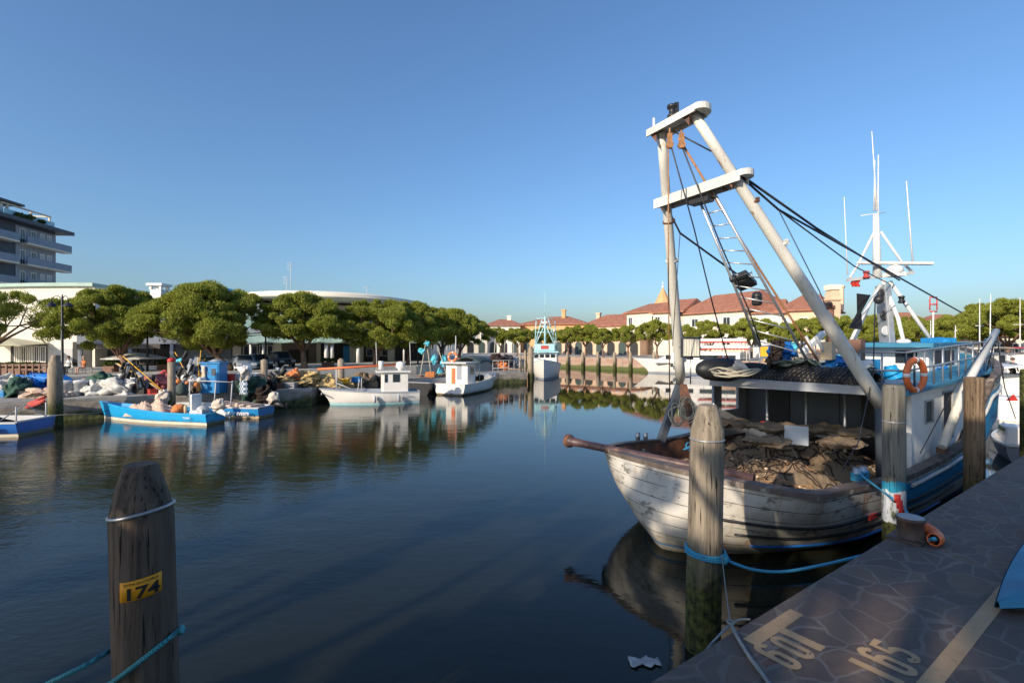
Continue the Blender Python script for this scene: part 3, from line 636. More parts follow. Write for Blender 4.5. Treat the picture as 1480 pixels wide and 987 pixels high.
def hip_roof(b, o, r, depth, w, z, h, ov=.5, mi=0, gable=0.35):
    n = r.cross(V((0, 0, 1))); a = o - r * ov + n * ov; D = depth + 2 * ov; Wd = w + 2 * ov; Z = V((0, 0, z))
    c = [a + Z, a + r * Wd + Z, a + r * Wd - n * D + Z, a - n * D + Z]; k = min(Wd * gable, D * .5)
    t = [a + r * k - n * D / 2 + Z + V((0, 0, h)), a + r * (Wd - k) - n * D / 2 + Z + V((0, 0, h))]
    e = V((0, 0, -.16)); vs = c + t + [p + e for p in c]
    b.add(vs, [(0, 1, 5, 4), (1, 2, 5), (2, 3, 4, 5), (3, 0, 4), (6, 7, 1, 0), (7, 8, 2, 1), (8, 9, 3, 2), (9, 6, 0, 3), (9, 8, 7, 6)], mi)
def fr(x0, y0, x1, y1):
    a, c = V((x0, y0, 0)), V((x1, y1, 0)); return a, (c - a).normalized(), (c - a).length
UPZ = V((0, 0, 1))

# --- apartment tower with long balconies (its long face recedes)
o, r, L = fr(-74.2, 62, -75.4, 79)
o = V((-73.0, 60, 0)); e = V((-75.0, 79.5, 0)); r = (e - o).normalized(); L = (e - o).length
t = thing('apartment_tower', 'dark slate apartment tower with long pale blue balconies and roof terrace', 'apartment block', (o + e) / 2 + V((0, 0, ST)))
b = MB(); block(b, o, r, 14, L, ST, 21.2); b.build('wall', m_darkgrey, t)
b = MB(); wquad(b, o, r, UPZ, L - 7.2, L - .02, ST, 20.9, 0, .12); b.build('wall_panel', m_greywall, t)
b = MB(); wquad(b, o, r, UPZ, -1, L + 1.7, 21.2, 21.75, -14.5, 16.2); b.build('roof_slab', m_darkgrey, t)
for k, z in enumerate([18.3, 15.1, 11.9, 8.7]):
    for (x0, x1) in ((L - 7.0, L + 1.3), (-1, L - 8.3)):
        f = MB(); wquad(f, o, r, UPZ, x0, x1, z - .22, z, .1, 1.5); bb = f.build('balcony', m_cream, t)
        f = MB(); wquad(f, o, r, UPZ, x0, x1, z, z + 1.05, 1.5, .08); wquad(f, o, r, UPZ, x1 - .08, x1, z, z + 1.05, .12, 1.38); f.build('balustrade', m_balc, bb)
    for x in (L - 6.6, L - 4.7, L - 3.1, L - 1.8):
        window(t, o, r, x, x + .95, z + .05, z + 2.25, m_white, m_lgrey if x > L - 4 else m_glass, .1, 1, off=.13)
f = MB()
for x in (L - 8, L - 4, L - .6): wquad(f, o, r, UPZ, x, x + .25, 21.76, 23.7, -.6, .25)
wquad(f, o, r, UPZ, L - 9, L - .3, 23.7, 23.9, -.62, .3); wquad(f, o, r, UPZ, L - .6, L - .3, 23.7, 23.9, -7, 6.4); f.build('terrace_frame', m_cream, t)
f = MB(); wquad(f, o, r, UPZ, L - 9, L - .3, 21.76, 22.9, .1, .05); f.build('terrace_glass', m_turq, t)
f = MB(); wquad(f, o, r, UPZ, -6, L - 8.2, 21.76, 24.0, -6, 5.3); f.build('penthouse', m_white, t)
f = MB(); wquad(f, o, r, UPZ, -7, L - 5.5, 24.0, 24.3, -7, 7.0); f.build('penthouse_roof', m_darkgrey, t)
for x, s in ((L - 7, .7), (L - 5.4, .9), (L - 3, .6)):
    rn = np.random.default_rng(int(x * 10)); c = o + r * x + V((.3, 0, 22.3))
    v, fa = leaf_cloud(rn, [((c.x, c.y, c.z), s)], 120, .35); me = np_mesh('terrace_plant', v, fa, m_leaf2)
    p_ = bpy.data.objects.new('terrace_plant', me); COL.objects.link(p_)
    me.transform(Matrix.Translation(-c)); p_.location = c; tag(p_, {0: 'bushy plant on the tower terrace, nearest the penthouse', 1: 'largest bushy plant in the middle of the tower terrace', 2: 'small bushy plant at the outer end of the tower terrace'}[[.7, .9, .6].index(s)], 'plant', 'plants on the tower terrace')

# --- white hall with curved roof edge and dark shopfronts
o, r, L = fr(-66, 33.5, -31.0, 36.0)
t = thing('curved_roof_hall', 'warm white hall with low curved green roof edge and yellow sunshade', 'building', (o + r * L / 2) + V((0, 0, ST)))
b = MB(); pts = []
for i in range(25):
    x = L * i / 24; z = 7.35 - 2.6 * ((L - x) / L) ** 2.0 * 1.3; pts.append((x, z))
n = r.cross(UPZ)
b.slab([o + V((0, 0, ST)), o + r * L + V((0, 0, ST))] + [o + r * x + V((0, 0, z)) for x, z in reversed(pts)], n * -14); b.build('wall', m_creamw, t)
b = MB()
for (x0, z0), (x1, z1) in zip(pts, pts[1:]):
    b.slab([o + r * x0 + V((0, 0, z0 + .01)) + n * .25, o + r * x1 + V((0, 0, z1 + .01)) + n * .25, o + r * x1 + V((0, 0, z1 + .26)) + n * .25, o + r * x0 + V((0, 0, z0 + .26)) + n * .25], n * -14.6)
b.build('roof', m_green_roof, t)
xs = lambda px, Y=34.8: (Wz(px, Y, 0)[0] - o.x) / r.x
b = MB(); wquad(b, o, r, UPZ, xs(0), xs(50), ST, 3.05, .01, .05); b.build('shopfront_recess', m_dark, t)
for i in range(5): window(t, o, r, xs(6 + i * 9), xs(13.5 + i * 9), 1.75, 2.95, m_creamw if i < 3 else m_white, m_lgrey if i in (0, 2) else m_glass, .06, 1, off=.07)
b = MB(); wquad(b, o, r, UPZ, xs(-30), xs(52), 3.1, 3.2, .05, .3); b.slab([o + r * xs(-30) + V((0, 0, 3.75)) + n * .05, o + r * xs(52) + V((0, 0, 3.1)) + n * .05, o + r * xs(52) + V((0, 0, 2.95)) + n * 2.2, o + r * xs(-30) + V((0, 0, 3.1)) + n * 2.2], (0, 0, .05)); b.build('sunshade', m_awn, t)
b = MB(); wquad(b, o, r, UPZ, xs(86), xs(111.5), ST, 3.25, .01, .05); b.build('doorway', m_dark, t)
b = MB(); wquad(b, o, r, UPZ, xs(54), xs(86), ST, 2.75, .01, .06); b.build('shutter', m_lgrey, t)

# --- long low building whose shade is put into blue grey walls and fascia
o, r, L = fr(-31.0, 35.2, -20.5, 39.5); n = r.cross(UPZ)
t = thing('shade_grey_fascia_building', 'low building with fascia coloured blue grey for shade, dark bar front and garage door', 'building', (o + r * L / 2) + V((0, 0, ST)))
b = MB(); block(b, o - n * 2.0, r, 12, L, ST, 6.5); b.build('wall', m_greywall, t)
b = MB(); wquad(b, o, r, UPZ, -.4, L + .6, 3.1, 4.3, -2.0, 2.3); b.build('fascia', m_greywall, t)
b = MB(); wquad(b, o, r, UPZ, -.4, 4.6, 2.75, 3.09, .1, .25); b.build('awning_board', m_brownfascia, t)
b = MB(); wquad(b, o, r, UPZ, .3, 5.0, ST + .02, 3.08, -1.98, .06); b.build('bar_front', m_dark, t)
for i in range(4): window(t, o, r, .5 + i * 1.1, 1.45 + i * 1.1, ST + .1, 2.95, m_brownfascia, m_glass, .07, 1, off=-1.9, nm='shop_window')
b = MB(); wquad(b, o, r, UPZ, 5.6, 8.4, ST + .02, 2.9, -1.98, .09); b.build('garage_door', m_greywall, t)
b = MB(); wquad(b, o, r, UPZ, 5.6, 8.4, 2.62, 2.92, -1.86, .05); b.build('vent_grille', m_dark, t)
for x in (-.35, 2.6, 5.2): b = MB(); wquad(b, o, r, UPZ, x, x + .22, ST, 3.09, .05, .22); b.build('column', m_greywall, t)
b = MB(); wquad(b, o, r, UPZ, 9.0, 9.9, ST + .02, 2.9, -1.98, .05); b.build('door', m_dark, t)
b = MB(); b.box(-27.8, -25.4, 41, 44, 6.5, 7.9); bx = b.build('plant_room', m_darkgrey, t); b = MB(); b.box(-27.9, -25.3, 40.9, 44.1, 7.9, 8.05); b.build('roof', m_cyan, bx)
b = MB(); b.box(-29.9, -29.0, 40, 40.9, 6.5, 7.6); b.box(-30.1, -28.8, 39.8, 41.1, 7.9, 8.1)
for x, y in ((-29.85, 40.05), (-29.05, 40.05), (-29.85, 40.85), (-29.05, 40.85)): b.box(x - .1, x + .1, y - .1, y + .1, 7.6, 7.9)
b.build('chimney', m_white, t)

# --- market hall with green canopies and white arcs
o, r, L = fr(-21.5, 38.0, -7.0, 49.0); n = r.cross(UPZ)
t = thing('market_hall', 'market hall with pale green sloped canopies, white columns and arched roof', 'building', (o + r * L / 2) + V((0, 0, ST)))
b = MB(); block(b, o - n * 2.6, r, 12, L, ST, 4.6); b.build('wall', m_creamw, t)
b = MB()
for i in range(9):
    x0, x1 = L * i / 9, L * (i + 1) / 9; 
    for k in range(4):
        xa, xb = x0 + (x1 - x0) * k / 4, x0 + (x1 - x0) * (k + 1) / 4
        ya, yb = .25 * math.sin(math.pi * k / 4), .25 * math.sin(math.pi * (k + 1) / 4)
        b.slab([o + r * xa + n * .5 + V((0, 0, 3.25 - ya * .4)), o + r * xb + n * .5 + V((0, 0, 3.25 - yb * .4)), o + r * xb - n * 2.4 + V((0, 0, 5.6)), o + r * xa - n * 2.4 + V((0, 0, 5.6))], (0, 0, .07))
b.build('canopy', m_green_roof, t)
b = MB(); c = o + r * L * .5 - n * 9
for i in range(24):
    a0, a1 = 2 * math.pi * i / 24, 2 * math.pi * (i + 1) / 24
    p = [c + r * (math.cos(a) * 9.2) + n * (math.sin(a) * 5.4) for a in (a0, a1)]; b.slab([p[0] + V((0, 0, 4.5)), p[1] + V((0, 0, 4.5)), p[1] + V((0, 0, 6.8)), p[0] + V((0, 0, 6.8))], (c - p[0]).normalized() * .3)
b.build('drum_wall', m_creamw, t)
for zz, rad, mt, nm in ((7.0, 1.0, m_creamw, 'roof_edge'), (7.25, .93, m_creamw, 'roof_crown')):
    b = MB(); b.lathe((c.x, c.y, zz), [(10.6 * rad, 0), (10.7 * rad, .2), (8.0 * rad, .62), (4, .95), (.01, 1.05)], 40); bm_ = b.build(nm, mt, t)
q0 = W(470, 428, 54); b = MB(); b.slab([W(468, 425, 52), W(500, 424, 53), W(556, 432, 56), W(520, 433, 54.5)], (0, 0, .12)); b.build('roof_blade', m_darkgrey, t)
for i, px in enumerate([362, 380, 471, 479, 517, 583]):
    q = ray(px, 500); k = (o - V((0, 0, HC))).dot(n) / q.dot(n); p = q * k + n * .12
    b = MB(); b.lathe((p.x, p.y, ST), [(.17 if i in (2, 3, 4) else .09, 0), (.17 if i in (2, 3, 4) else .09, 1.95)], 12); b.build('column', m_white, t)
for x0, x1, mt in ((.6, 3.0, m_dark), (3.7, 6.6, m_brownfascia), (7.0, 9.6, m_dark), (11.0, 13.4, m_dark), (14.2, 17.2, m_dark)):
    b = MB(); wquad(b, o, r, UPZ, x0, x1, ST + .02, 3.15, -2.58, .06); b.build('bay', mt, t)
for i in range(4): window(t, o, r, .7 + i * .6, 1.2 + i * .6, ST + .1, 3.0, m_lgrey, m_glass, .07, 0, off=-2.5, nm='window')
for i in range(3): window(t, o, r, 11.2 + i * .75, 11.9 + i * .75, ST + .5, 2.7, m_lgrey, m_glass, .06, 0, off=-2.5, nm='window')
b = MB(); wquad(b, o, r, UPZ, 4.3, 5.9, ST + .1, 2.6, -2.5, .04); b.build('bay_opening', m_dark, t)
b = MB(); wquad(b, o, r, UPZ, 9.0, 9.6, ST + .02, 2.9, -2.5, .05); b.build('door', m_blue, t)
for x, lb in ((4.9, 'yellow sign over the brown bay of the market hall'), (7.5, 'yellow sign beside the blue door of the market hall')):
    b = MB(); wquad(b, o, r, UPZ, x, x + .5, 2.9, 3.15, -2.3, .05); single('yellow_sign', b, m_yellow, lb, 'sign')
for i, (px, h) in enumerate([(420, 4.0), (414, 2.6), (323, 1.6), (530, 1.6)]):
    b = MB(); p = V(Wz(px, 48, 7.2)); b.tube([p, p + V((0, 0, h))], .025, 5); 
    for k in range(4 if i < 2 else 1): b.tube([p + V((-.35, 0, h - .1 - k * .22)), p + V((.35, 0, h - .1 - k * .22))], .015, 4)
    single('aerial', b, m_lgrey, ['tallest roof aerial above the market hall', 'roof aerial with crossbars just left of the tallest one', 'small roof aerial above the largest left pine', 'small roof aerial at the right of the market roof'][i], 'aerial', 'roof aerials')

# --- houses along the far bank
def house(label, x0, y0, x1, y1, depth, ez, rh, wallm, cols, z_rows, roofm=m_tile, wcol=m_lgrey, doors=0, chim=(), base=ST, wsz=(.9, 1.25), gb=.35):
    o, r, L = fr(x0, y0, x1, y1); n = r.cross(UPZ); t = thing('house', label, 'house', (o + r * L / 2) + V((0, 0, base)))
    b = MB(); block(b, o, r, depth, L, base, ez); b.build('wall', wallm, t)
    b = MB(); hip_roof(b, o, r, depth, L, ez, rh, gable=gb); rf = b.build('roof', roofm, t)
    for (cx, cd, ch) in chim:
        b = MB(); c = o + r * cx - n * cd; b.obox(c + V((0, 0, ez + ch / 2)), r * .35, n * .35, (0, 0, ch / 2)); b.obox(c + V((0, 0, ez + ch)), r * .45, n * .45, (0, 0, .12)); b.build('chimney', wallm, rf)
    for z in z_rows:
        for i in range(cols):
            x = L * (i + .5) / cols; window(t, o, r, x - wsz[0] / 2, x + wsz[0] / 2, z, z + wsz[1], m_white, wcol if (i + int(z)) % 3 else m_glass, .08, 1)
    for i in range(doors):
        x = L * (i + .5) / doors; b = MB()
        pts = [o + r * (x + dx) + V((0, 0, z)) + n * .01 for dx, z in [(-.6, base + .02), (.6, base + .02), (.6, base + 1.5)] + [(.6 * math.cos(a), base + 1.5 + .6 * math.sin(a)) for a in (.5, 1.05, 1.57, 2.1, 2.6)] + [(-.6, base + 1.5)]]
        b.slab(pts, n * .05); b.build('arched_door', m_dark if i % 2 else m_greencloth, t)
    return t
def PX(px, Y): return ((px - 740) / F * Y, Y)
house('small white house with red roof at the far left end of the far bank', *PX(705, 92), *PX(752, 92), 9, 6.7, 1.3, m_creamw, 4, (4.2,), doors=3, chim=((4, 4, 1.9),))
house('plain cream house glimpsed between the last big pine and the white house', *PX(655, 88), *PX(704, 90), 9, 6.0, 1.3, m_cream, 4, (3.8,), doors=3)
house('long low pale building behind the turquoise bags and last pines', *PX(560, 66), *PX(668, 74), 8, 4.4, .9, m_creamw, 8, (2.2,), doors=0, roofm=m_lgrey)
house('orange house with broad red hipped roof behind the turquoise fishing boat', *PX(752, 94), *PX(846, 90), 12, 6.9, 1.7, m_orange_wall, 7, (4.6,), doors=5, chim=((7.5, 5, 2.9),))
house('low red roofed peach building with arcade, right of the orange house', *PX(842, 92), *PX(912, 86), 11, 6.5, 2.3, m_peach, 6, (4.4,), doors=5, chim=((.8, 5, 2.6),), gb=.25)
house('arcaded peach ground floor building close behind the far pines', *PX(800, 80), *PX(925, 72), 5, 3.9, .5, m_peach, 0, (), doors=8)
house('short cream house end with stepped red roof left of the long cream building', *PX(906, 80), *PX(951, 74.5), 10, 8.2, 1.7, m_cream, 4, (6.2, 3.6), chim=(), gb=.1)
house('middle cream house section with dark balcony window behind left frame leg', *PX(944, 74.4), *PX(985, 71), 10, 7.9, 2.2, m_cream, 3, (6.0, 3.4), gb=.1)
tl = house('long cream building with long red roof seen through the big frame', *PX(984, 71.5), *PX(1076, 62), 11, 7.5, 2.9, m_cream, 6, (5.5, 2.9), doors=0, wsz=(1.2, 1.2), gb=.16)
house('cream house section with red hipped roof behind the ladder', *PX(1074, 63.2), *PX(1130, 60.6), 10, 7.1, 2.0, m_creamw, 4, (5.0, 2.6), chim=((1.5, 5, 3.0),), gb=.1)
house('apricot house with red hipped roof behind the grey right leg', *PX(1126, 61), *PX(1200, 57.5), 10, 7.3, 2.2, m_peach, 3, (5.1, 2.6), chim=((6.0, 4, 2.9),))
b = MB(); p = V(Wz(1203, 56, ST)); b.box(p.x - .55, p.x + .55, 55.4, 56.5, ST, 9.0); b.box(p.x - .75, p.x + .75, 55.2, 56.7, 8.1, 8.3); b.box(p.x - .45, p.x + .45, 55.5, 56.4, 9.0, 9.3)
t = thing('chimney_stack', 'tall peach chimney stack with white cap right of the big frame', 'chimney', (p.x, 56, ST)); b.build('stack', m_peach, t)
b = MB(); b.box(p.x - .62, p.x + .62, 55.35, 56.6, 9.3, 9.9); 
for k in range(4): b.box(p.x - .62 + k * .36, p.x - .48 + k * .36, 55.3, 55.34, 9.35, 9.75)
b.build('cap', m_creamw, t)
# church steeple
t = thing('church_steeple', 'pointed brick church steeple behind the long cream building', 'steeple', Wz(958, 130, ST))
c = V(Wz(958, 130, 0)); b = MB(); b.lathe((c.x, c.y, 0), [(3.2, ST), (3.0, 12)], 8, smooth=False); b.build('tower', m_orange_wall, t)
b = MB(); b.lathe((c.x, c.y, 0), [(3.3, 12.003), (1.6, 15.2), (.25, 18.0)], 10, smooth=False); b.build('spire', m_orange_wall, t)
b = MB(); b.ball((c.x, c.y, 18.3), .35); b.tube([(c.x, c.y, 18.3), (c.x, c.y, 19.8)], .1, 5); b.build('finial', m_creamw, t)
for i, (px0, px1, Y, ez, rh, mt) in enumerate([(1236, 1292, 75, 5.8, 1.6, m_cream), (1296, 1342, 78, 6.6, 1.8, m_creamw), (1352, 1420, 72, 6.0, 1.7, m_peach), (1424, 1500, 56, 4.1, 1.2, m_cream)]):
    house(['cream house half hidden behind the grey mast column', 'warm white house beyond the marina right of the mast', 'peach house with tiled roof beyond the marina', 'low cream house under the tallest right pines'][i], *PX(px0, Y), *PX(px1, Y - 1.5), 9, ez, rh, mt, 4, (ez - 2.0,), doors=3, wsz=(1, 1.1))
# ============================================================ THE BIG FISHING BOAT
boat = thing('fishing_boat', 'large old white wooden trawler with blue bands, steel frame over its stern', 'fishing boat', tuple(Q(10, 3.2, 0)), TH)
CV = 3.2
def sheer(u):
    ks = [(3.8, 1.24), (5, 1.12), (7, 1.02), (9, 1.06), (10.4, 1.14), (11.0, 1.32), (11.8, 1.95), (12.6, 2.35), (14, 2.5), (17.6, 3.0)]
    for (a, x), (c, y) in zip(ks, ks[1:]):
        if u <= c: k = max(0, (u - a) / (c - a)); k = k * k * (3 - 2 * k); return x + (y - x) * k
    return ks[-1][1]
def lerp_tab(tab, x):
    for a, c in zip(tab, tab[1:]):
        if x <= c[0]: k = (x - a[0]) / (c[0] - a[0]); return [p + (q - p) * k for p, q in zip(a[1:], c[1:])]
    return list(tab[-1][1:])
#  girth g: 0 keel .. 1 rail :  height fraction, stern u, stern arc length, half width, bow u
LV = [(0, -.75, 6.2, 4.0, .25, 15.8, 1.4), (.18, -.35, 4.7, 3.9, 1.25, 16.2, 1.4), (.33, .0, 3.98, 3.5, 1.76, 16.5, 1.5), (.5, .24, 3.84, 2.7, 1.94, 16.8, 1.7), (.7, .52, 3.84, 2.0, 2.02, 17.1, 2.0), (.85, .76, 3.94, 1.5, 2.04, 17.4, 2.35), (1.0, 1.0, 4.06, 1.2, 2.06, 17.7, 2.8)]
def hullpt(g, s):      # s in -1..1 : bow port .. stern .. bow starboard
    zf, us, ls, W_, ub, n_ = lerp_tab(LV, g); a = abs(s); sg = -1 if s > 0 else 1
    if a < .32:
        th = a / .32 * math.pi / 2
        hw = W_ * math.sin(th) ** (2 / n_) * .93; u = us + ls * (1 - max(0, math.cos(th)) ** (2 / n_))
    else:
        k = (a - .32) / .68; u = us + ls + (ub - us - ls) * k
        hw = W_ * (.93 + .07 * min(1, k * 5)) if k < .55 else W_ * max(0, 1 - ((k - .55) / .45) ** (2.6 if g > .7 else 2.0))
    sh = sheer(u); z = zf * sh if zf > 0 else zf * 1.0
    return u, CV + sg * hw, z
b = MB(); SS = [i / 80 for i in range(-80, 81)]; GG = [i / 26 for i in range(27)]
P = [[Q(*hullpt(g, s)) for s in SS] for g in GG]; UVs = [[(hullpt(g, s)[0], g) for s in SS] for g in GG]
b.grid(P, 0, UVs)
hull = b.build('hull', m_hull, boat)
# inner bulwark and working deck
b = MB()
def inset(s, z, d=.13):
    u, v, zz = hullpt(1.0, s); k = 1 - d / 2.06; return Q(4.12 + (u - 4.12) * .985 + d, CV + (v - CV) * k, z if z is not None else zz - .01)
S2 = [s for s in SS if hullpt(1, s)[0] < 11.9]
def low_in(s):
    u, v, zz = hullpt(.58, s); return Q(u + (.14 if abs(s) < .25 else 0), CV + (v - CV) * .92, .42)
b.grid([[inset(s, None) for s in S2], [low_in(s) for s in S2]]); b.build('inner_bulwark', m_rust, hull)
b = MB(); b.slab([low_in(s) for s in S2[::4]], (0, 0, -.05)); b.build('working_deck', m_rust, hull)
# cap rail
b = MB(); rail = [(Q(*hullpt(1, s)), inset(s, None)) for s in SS]
t0 = [p + V((0, 0, .045)) for p, q in rail]; t1 = [q + V((0, 0, .055)) for p, q in rail]; lo0 = [p + (p - q).normalized() * .04 + V((0, 0, -.035)) for p, q in rail]; hi0 = [p + (p - q).normalized() * .04 + V((0, 0, .04)) for p, q in rail]
b.grid([lo0, hi0, t1, [q + V((0, 0, -.04)) for q in t1]], smooth=False); b.build('cap_rail', m_caprail, hull)
# rubbing strake, scupper, draught board
for g, sA, sB, rr_, mt, nm in ((.735, .06, .62, .022, m_black, 'rubbing_strake'), (.62, .12, .56, .020, m_black, 'rubbing_strake'), (.50, .14, .50, .02, m_royal, 'rubbing_strake'), (.90, .44, 1.0, .035, m_mastwhite, 'rubbing_strake')):
    b = MB(); pts = []
    for i in range(40):
        s = sA + (sB - sA) * i / 39; u, v, z = hullpt(g, s); pts.append(Q(u - .01 * (a_ := 0), v - .012, z))
    b.tube(pts, rr_, 6); b.build(nm, mt, hull)
u, v, z = hullpt(.80, .36); 
b = MB(); b.obox(Q(u, v - .0, z - .12), EU * .13, EV * .012, (0, 0, .035)); b.build('scupper', m_red, hull)
# stern roller pipe
b = MB(); pa, pb = G(822, 637, 1.27), QU(1088, 693, 4.36)
pb = G(1090, 692, 1.17)
d = (pb - pa)
b.tube([pa + d * t_ for t_ in (0, .02, .03, .1, .5, 1)], [.115, .115, .085, .07, .068, .068], 16)
b.tube([pa - d.normalized() * .05, pa], [.05, .05], 10); b.build('stern_roller', m_purp, boat)
b = MB(); b.lathe(pa, [(.118, -.05), (.13, 0), (.118, .05)], 14, axis=d.to_track_quat('Z', 'Y').to_matrix()); b.build('roller_flange', m_rust, boat)

# --- gallows, frame legs
SBF, PTF = Q(7.35, 1.5, 2.34), Q(6.8, 4.9, 2.35)
TS, TP = Q(4.35, 2.9, 6.55), Q(4.35, 3.5, 6.5)
fr_ = []
b = MB(); foot = Q(7.35, 1.48, .95)
b.tube([foot, SBF + V((0, 0, .12))], .105, 14); b.build('post', m_darkgrey, boat)
TS2 = TS - (TS - SBF).normalized() * .08
def leg(a, c, r0, r1): q = MB(); q.tube([a.lerp(c, k / 8) for k in range(9)], [r0 + (r1 - r0) * k / 8 for k in range(9)], 14); return q.build('frame_leg', m_mastwhite, boat)
leg(SBF - V((0, 0, .25)), TS, .108, .070); leg(PTF - V((0, 0, .1)), TP, .104, .070)
b = MB(); b.beam(W(954, 640, 10.25), PTF + V((0, 0, -.05)), .14, .14); b.build('brace_leg', m_darkgrey, boat)
b = MB(); b.beam(W(1020, 668, 9.4), PTF + V((0, 0, -.05)), .13, .15); b.build('brace_leg', m_rust, boat)
def crossbeam(a, c, h, wd, nm):
    q = MB(); d = (c - a).normalized(); a2, c2 = a - d * .16, c + d * .12
    side = d.cross(V((0, 0, 1))).normalized()
    q.beam(a2, c2, wd, .035, mi=0)
    for sgn in (-1, 1): q.obox((a2 + c2) / 2 + side * sgn * (wd / 2 - .0151) + V((0, 0, -h / 2 - .0)), (c2 - a2) / 2, side * .015, (0, 0, h / 2 - .0181))
    cc = []
    for k in range(9):
        an = -math.pi / 2 + math.pi * k / 8; cc.append(c2 + d * (math.cos(an) * .13) + side * (math.sin(an) * wd / 2) + V((0, 0, .02)))
    q.slab(cc, (0, 0, -.09))
    return q.build(nm, m_mastwhite, boat)
crossbeam(TP + V((0, 0, .04)), TS + V((0, 0, .04)), .11, .34, 'crossbeam')
k = .787
crossbeam(PTF.lerp(TP, .775) + V((0, 0, .02)), SBF.lerp(TS, k) + V((0, 0, .02)), .16, .30, 'crossbeam')
b = MB(); c = TP.lerp(TS, .35) + V((0, 0, .2)); b.lathe(c - V((0, 0, .13)), [(.03, 0), (.03, .05), (.075, .055), (.075, .10), (.05, .11), (.05, .2), (.08, .21), (.08, .25)], 12); b.obox(c + V((.06, 0, .02)), (.03, 0, 0), (0, .05, 0), (0, 0, .13)); b.build('mast_light', m_blackpl, boat)
b = MB(); b.beam(TP + V((-.12, 0, .05)), TP + V((-.12, 0, .22)), .03, .03); b.build('beam_stub', m_white, boat)
c = PTF.lerp(TP, .775).lerp(SBF.lerp(TS, k), .52); b = MB(); b.obox(c + V((0, 0, -.2)), EU * .09, EV * .18, (0, 0, .035)); b.build('beam_lamp', m_blackpl, boat)
# brackets, collars and lugs on the frame
for a_, c_, nm_ in ((SBF, TS, 0), (PTF, TP, 1)):
    for k_ in (.10, .32, .55, .70):
        p = a_.lerp(c_, k_); q = MB(); ax_ = (c_ - a_).to_track_quat('Z', 'Y').to_matrix(); r_ = .107 - .04 * k_
        q.lathe(p, [(r_ + .012, -.02), (r_ + .02, -.015), (r_ + .02, .015), (r_ + .012, .02)], 16, axis=ax_); q.obox(p + ax_ @ V((r_ + .018, 0, 0)), ax_ @ V((.02, 0, 0)), ax_ @ V((0, .008, 0)), ax_ @ V((0, 0, .04))); q.build('collar', m_rust if k_ in (.32, .70) else m_mastwhite, boat)
for c_ in (SBF.lerp(TS, .787), PTF.lerp(TP, .775), TS, TP):
    for sg_ in (-1, 1):
        q = MB(); q.add([c_ + EU * .11 * sg_ + V((0, 0, -.02)), c_ + EU * .11 * sg_ + V((0, 0, -.20)), c_ + EU * .11 * sg_ + EV * .13 + V((0, 0, -.02))], [(0, 1, 2)]); q.build('gusset', m_rust, boat, solid=.012)
# pulley blocks
for px, py, nm_m in ((968, 204, m_cablerust), (985, 204, m_cablerust)):
    p = W(px, py, 7.5); b = MB(); b.obox(p, (.035, 0, 0), (0, .025, 0), (0, 0, .115)); b.lathe(p + V((0, .0, -.06)), [(.055, -.03), (.055, .03)], 12, axis=Matrix.Rotation(R(90), 3, 'X'))
    b.tube([p + V((0, 0, .11)), p + V((0, 0, .2))], .015, 6); b.build('pulley_block', nm_m, boat)
# gallows beam and roof over the working deck
RS, RP = Q(7.2, 1.42, 2.30), Q(6.9, 5.0, 2.30)
b = MB(); b.beam(PTF + V((0, 0, -.03)), Q(7.32, 1.6, 2.33), .16, .13); b.build('gallows_beam', m_grey, boat)
b = MB(); b.slab([Q(7.25, 1.55, 2.36), Q(6.95, 4.9, 2.36), Q(9.6, 5.0, 2.36), Q(9.6, 1.5, 2.36)], (0, 0, .05)); b.build('shelter_roof', m_grey, boat)
b = MB(); b.tube([Q(8.0, 4.9, .5), Q(8.0, 4.9, 2.36)], .035, 8); b.build('stanchion', m_steel, boat)
for v_ in (4.0, 3.2, 2.5): b = MB(); b.tube([Q(8.6, v_, .45), Q(8.6, v_, 2.36)], .03, 8); b.build('stanchion', m_steel, boat)
# deckhouse: aft wall, side walls, upper deck
b = MB(); b.qbox(9.4, 9.46, 1.45, 4.95, .42, 2.36); b.build('aft_wall', m_darkgrey, boat)
for v0, v1, mt in ((1.9, 2.5, m_dark), (2.9, 3.5, m_darkgrey), (3.9, 4.4, m_dark)):
    b = MB(); b.qbox(9.37, 9.399, v0, v1, .5, 2.15); b.build('locker_door', mt, boat)
# port wing with opening
b = MB(); b.qbox(8.05, 9.4, 4.92, 4.98, .95, 1.55); b.qbox(8.05, 8.35, 4.92, 4.98, 1.5502, 2.35); b.qbox(9.05, 9.4, 4.92, 4.98, 1.5502, 2.35); b.build('port_wing', m_grey, boat)
def dk(u): return 2.26 + (u - 7.3) * .038
def sidewall(vv, u0, u1, openings, mt, nm):
    q = MB(); us = sorted({u0, u1} | {x for o_ in openings for x in o_[:2]})
    for a, c in zip(us, us[1:]):
        op = [o_ for o_ in openings if o_[0] <= a + 1e-6 and o_[1] >= c - 1e-6]
        def pan(z0a, z0c, z1a, z1c): q.slab([Q(a, vv, z0a), Q(c, vv, z0c), Q(c, vv, z1c), Q(a, vv, z1a)], EV * .04)
        if op: pan(sheer(a) - .15, sheer(c) - .15, op[0][2], op[0][2]); pan(op[0][3], op[0][3], dk(a), dk(c))
        else: pan(sheer(a) - .15, sheer(c) - .15, dk(a), dk(c))
    return q.build(nm, mt, boat)
sidewall(1.32, 7.95, 12.2, [(8.75, 9.15, 1.72, 2.08), (9.75, 10.35, 1.32, 2.18)], m_white, 'side_wall')
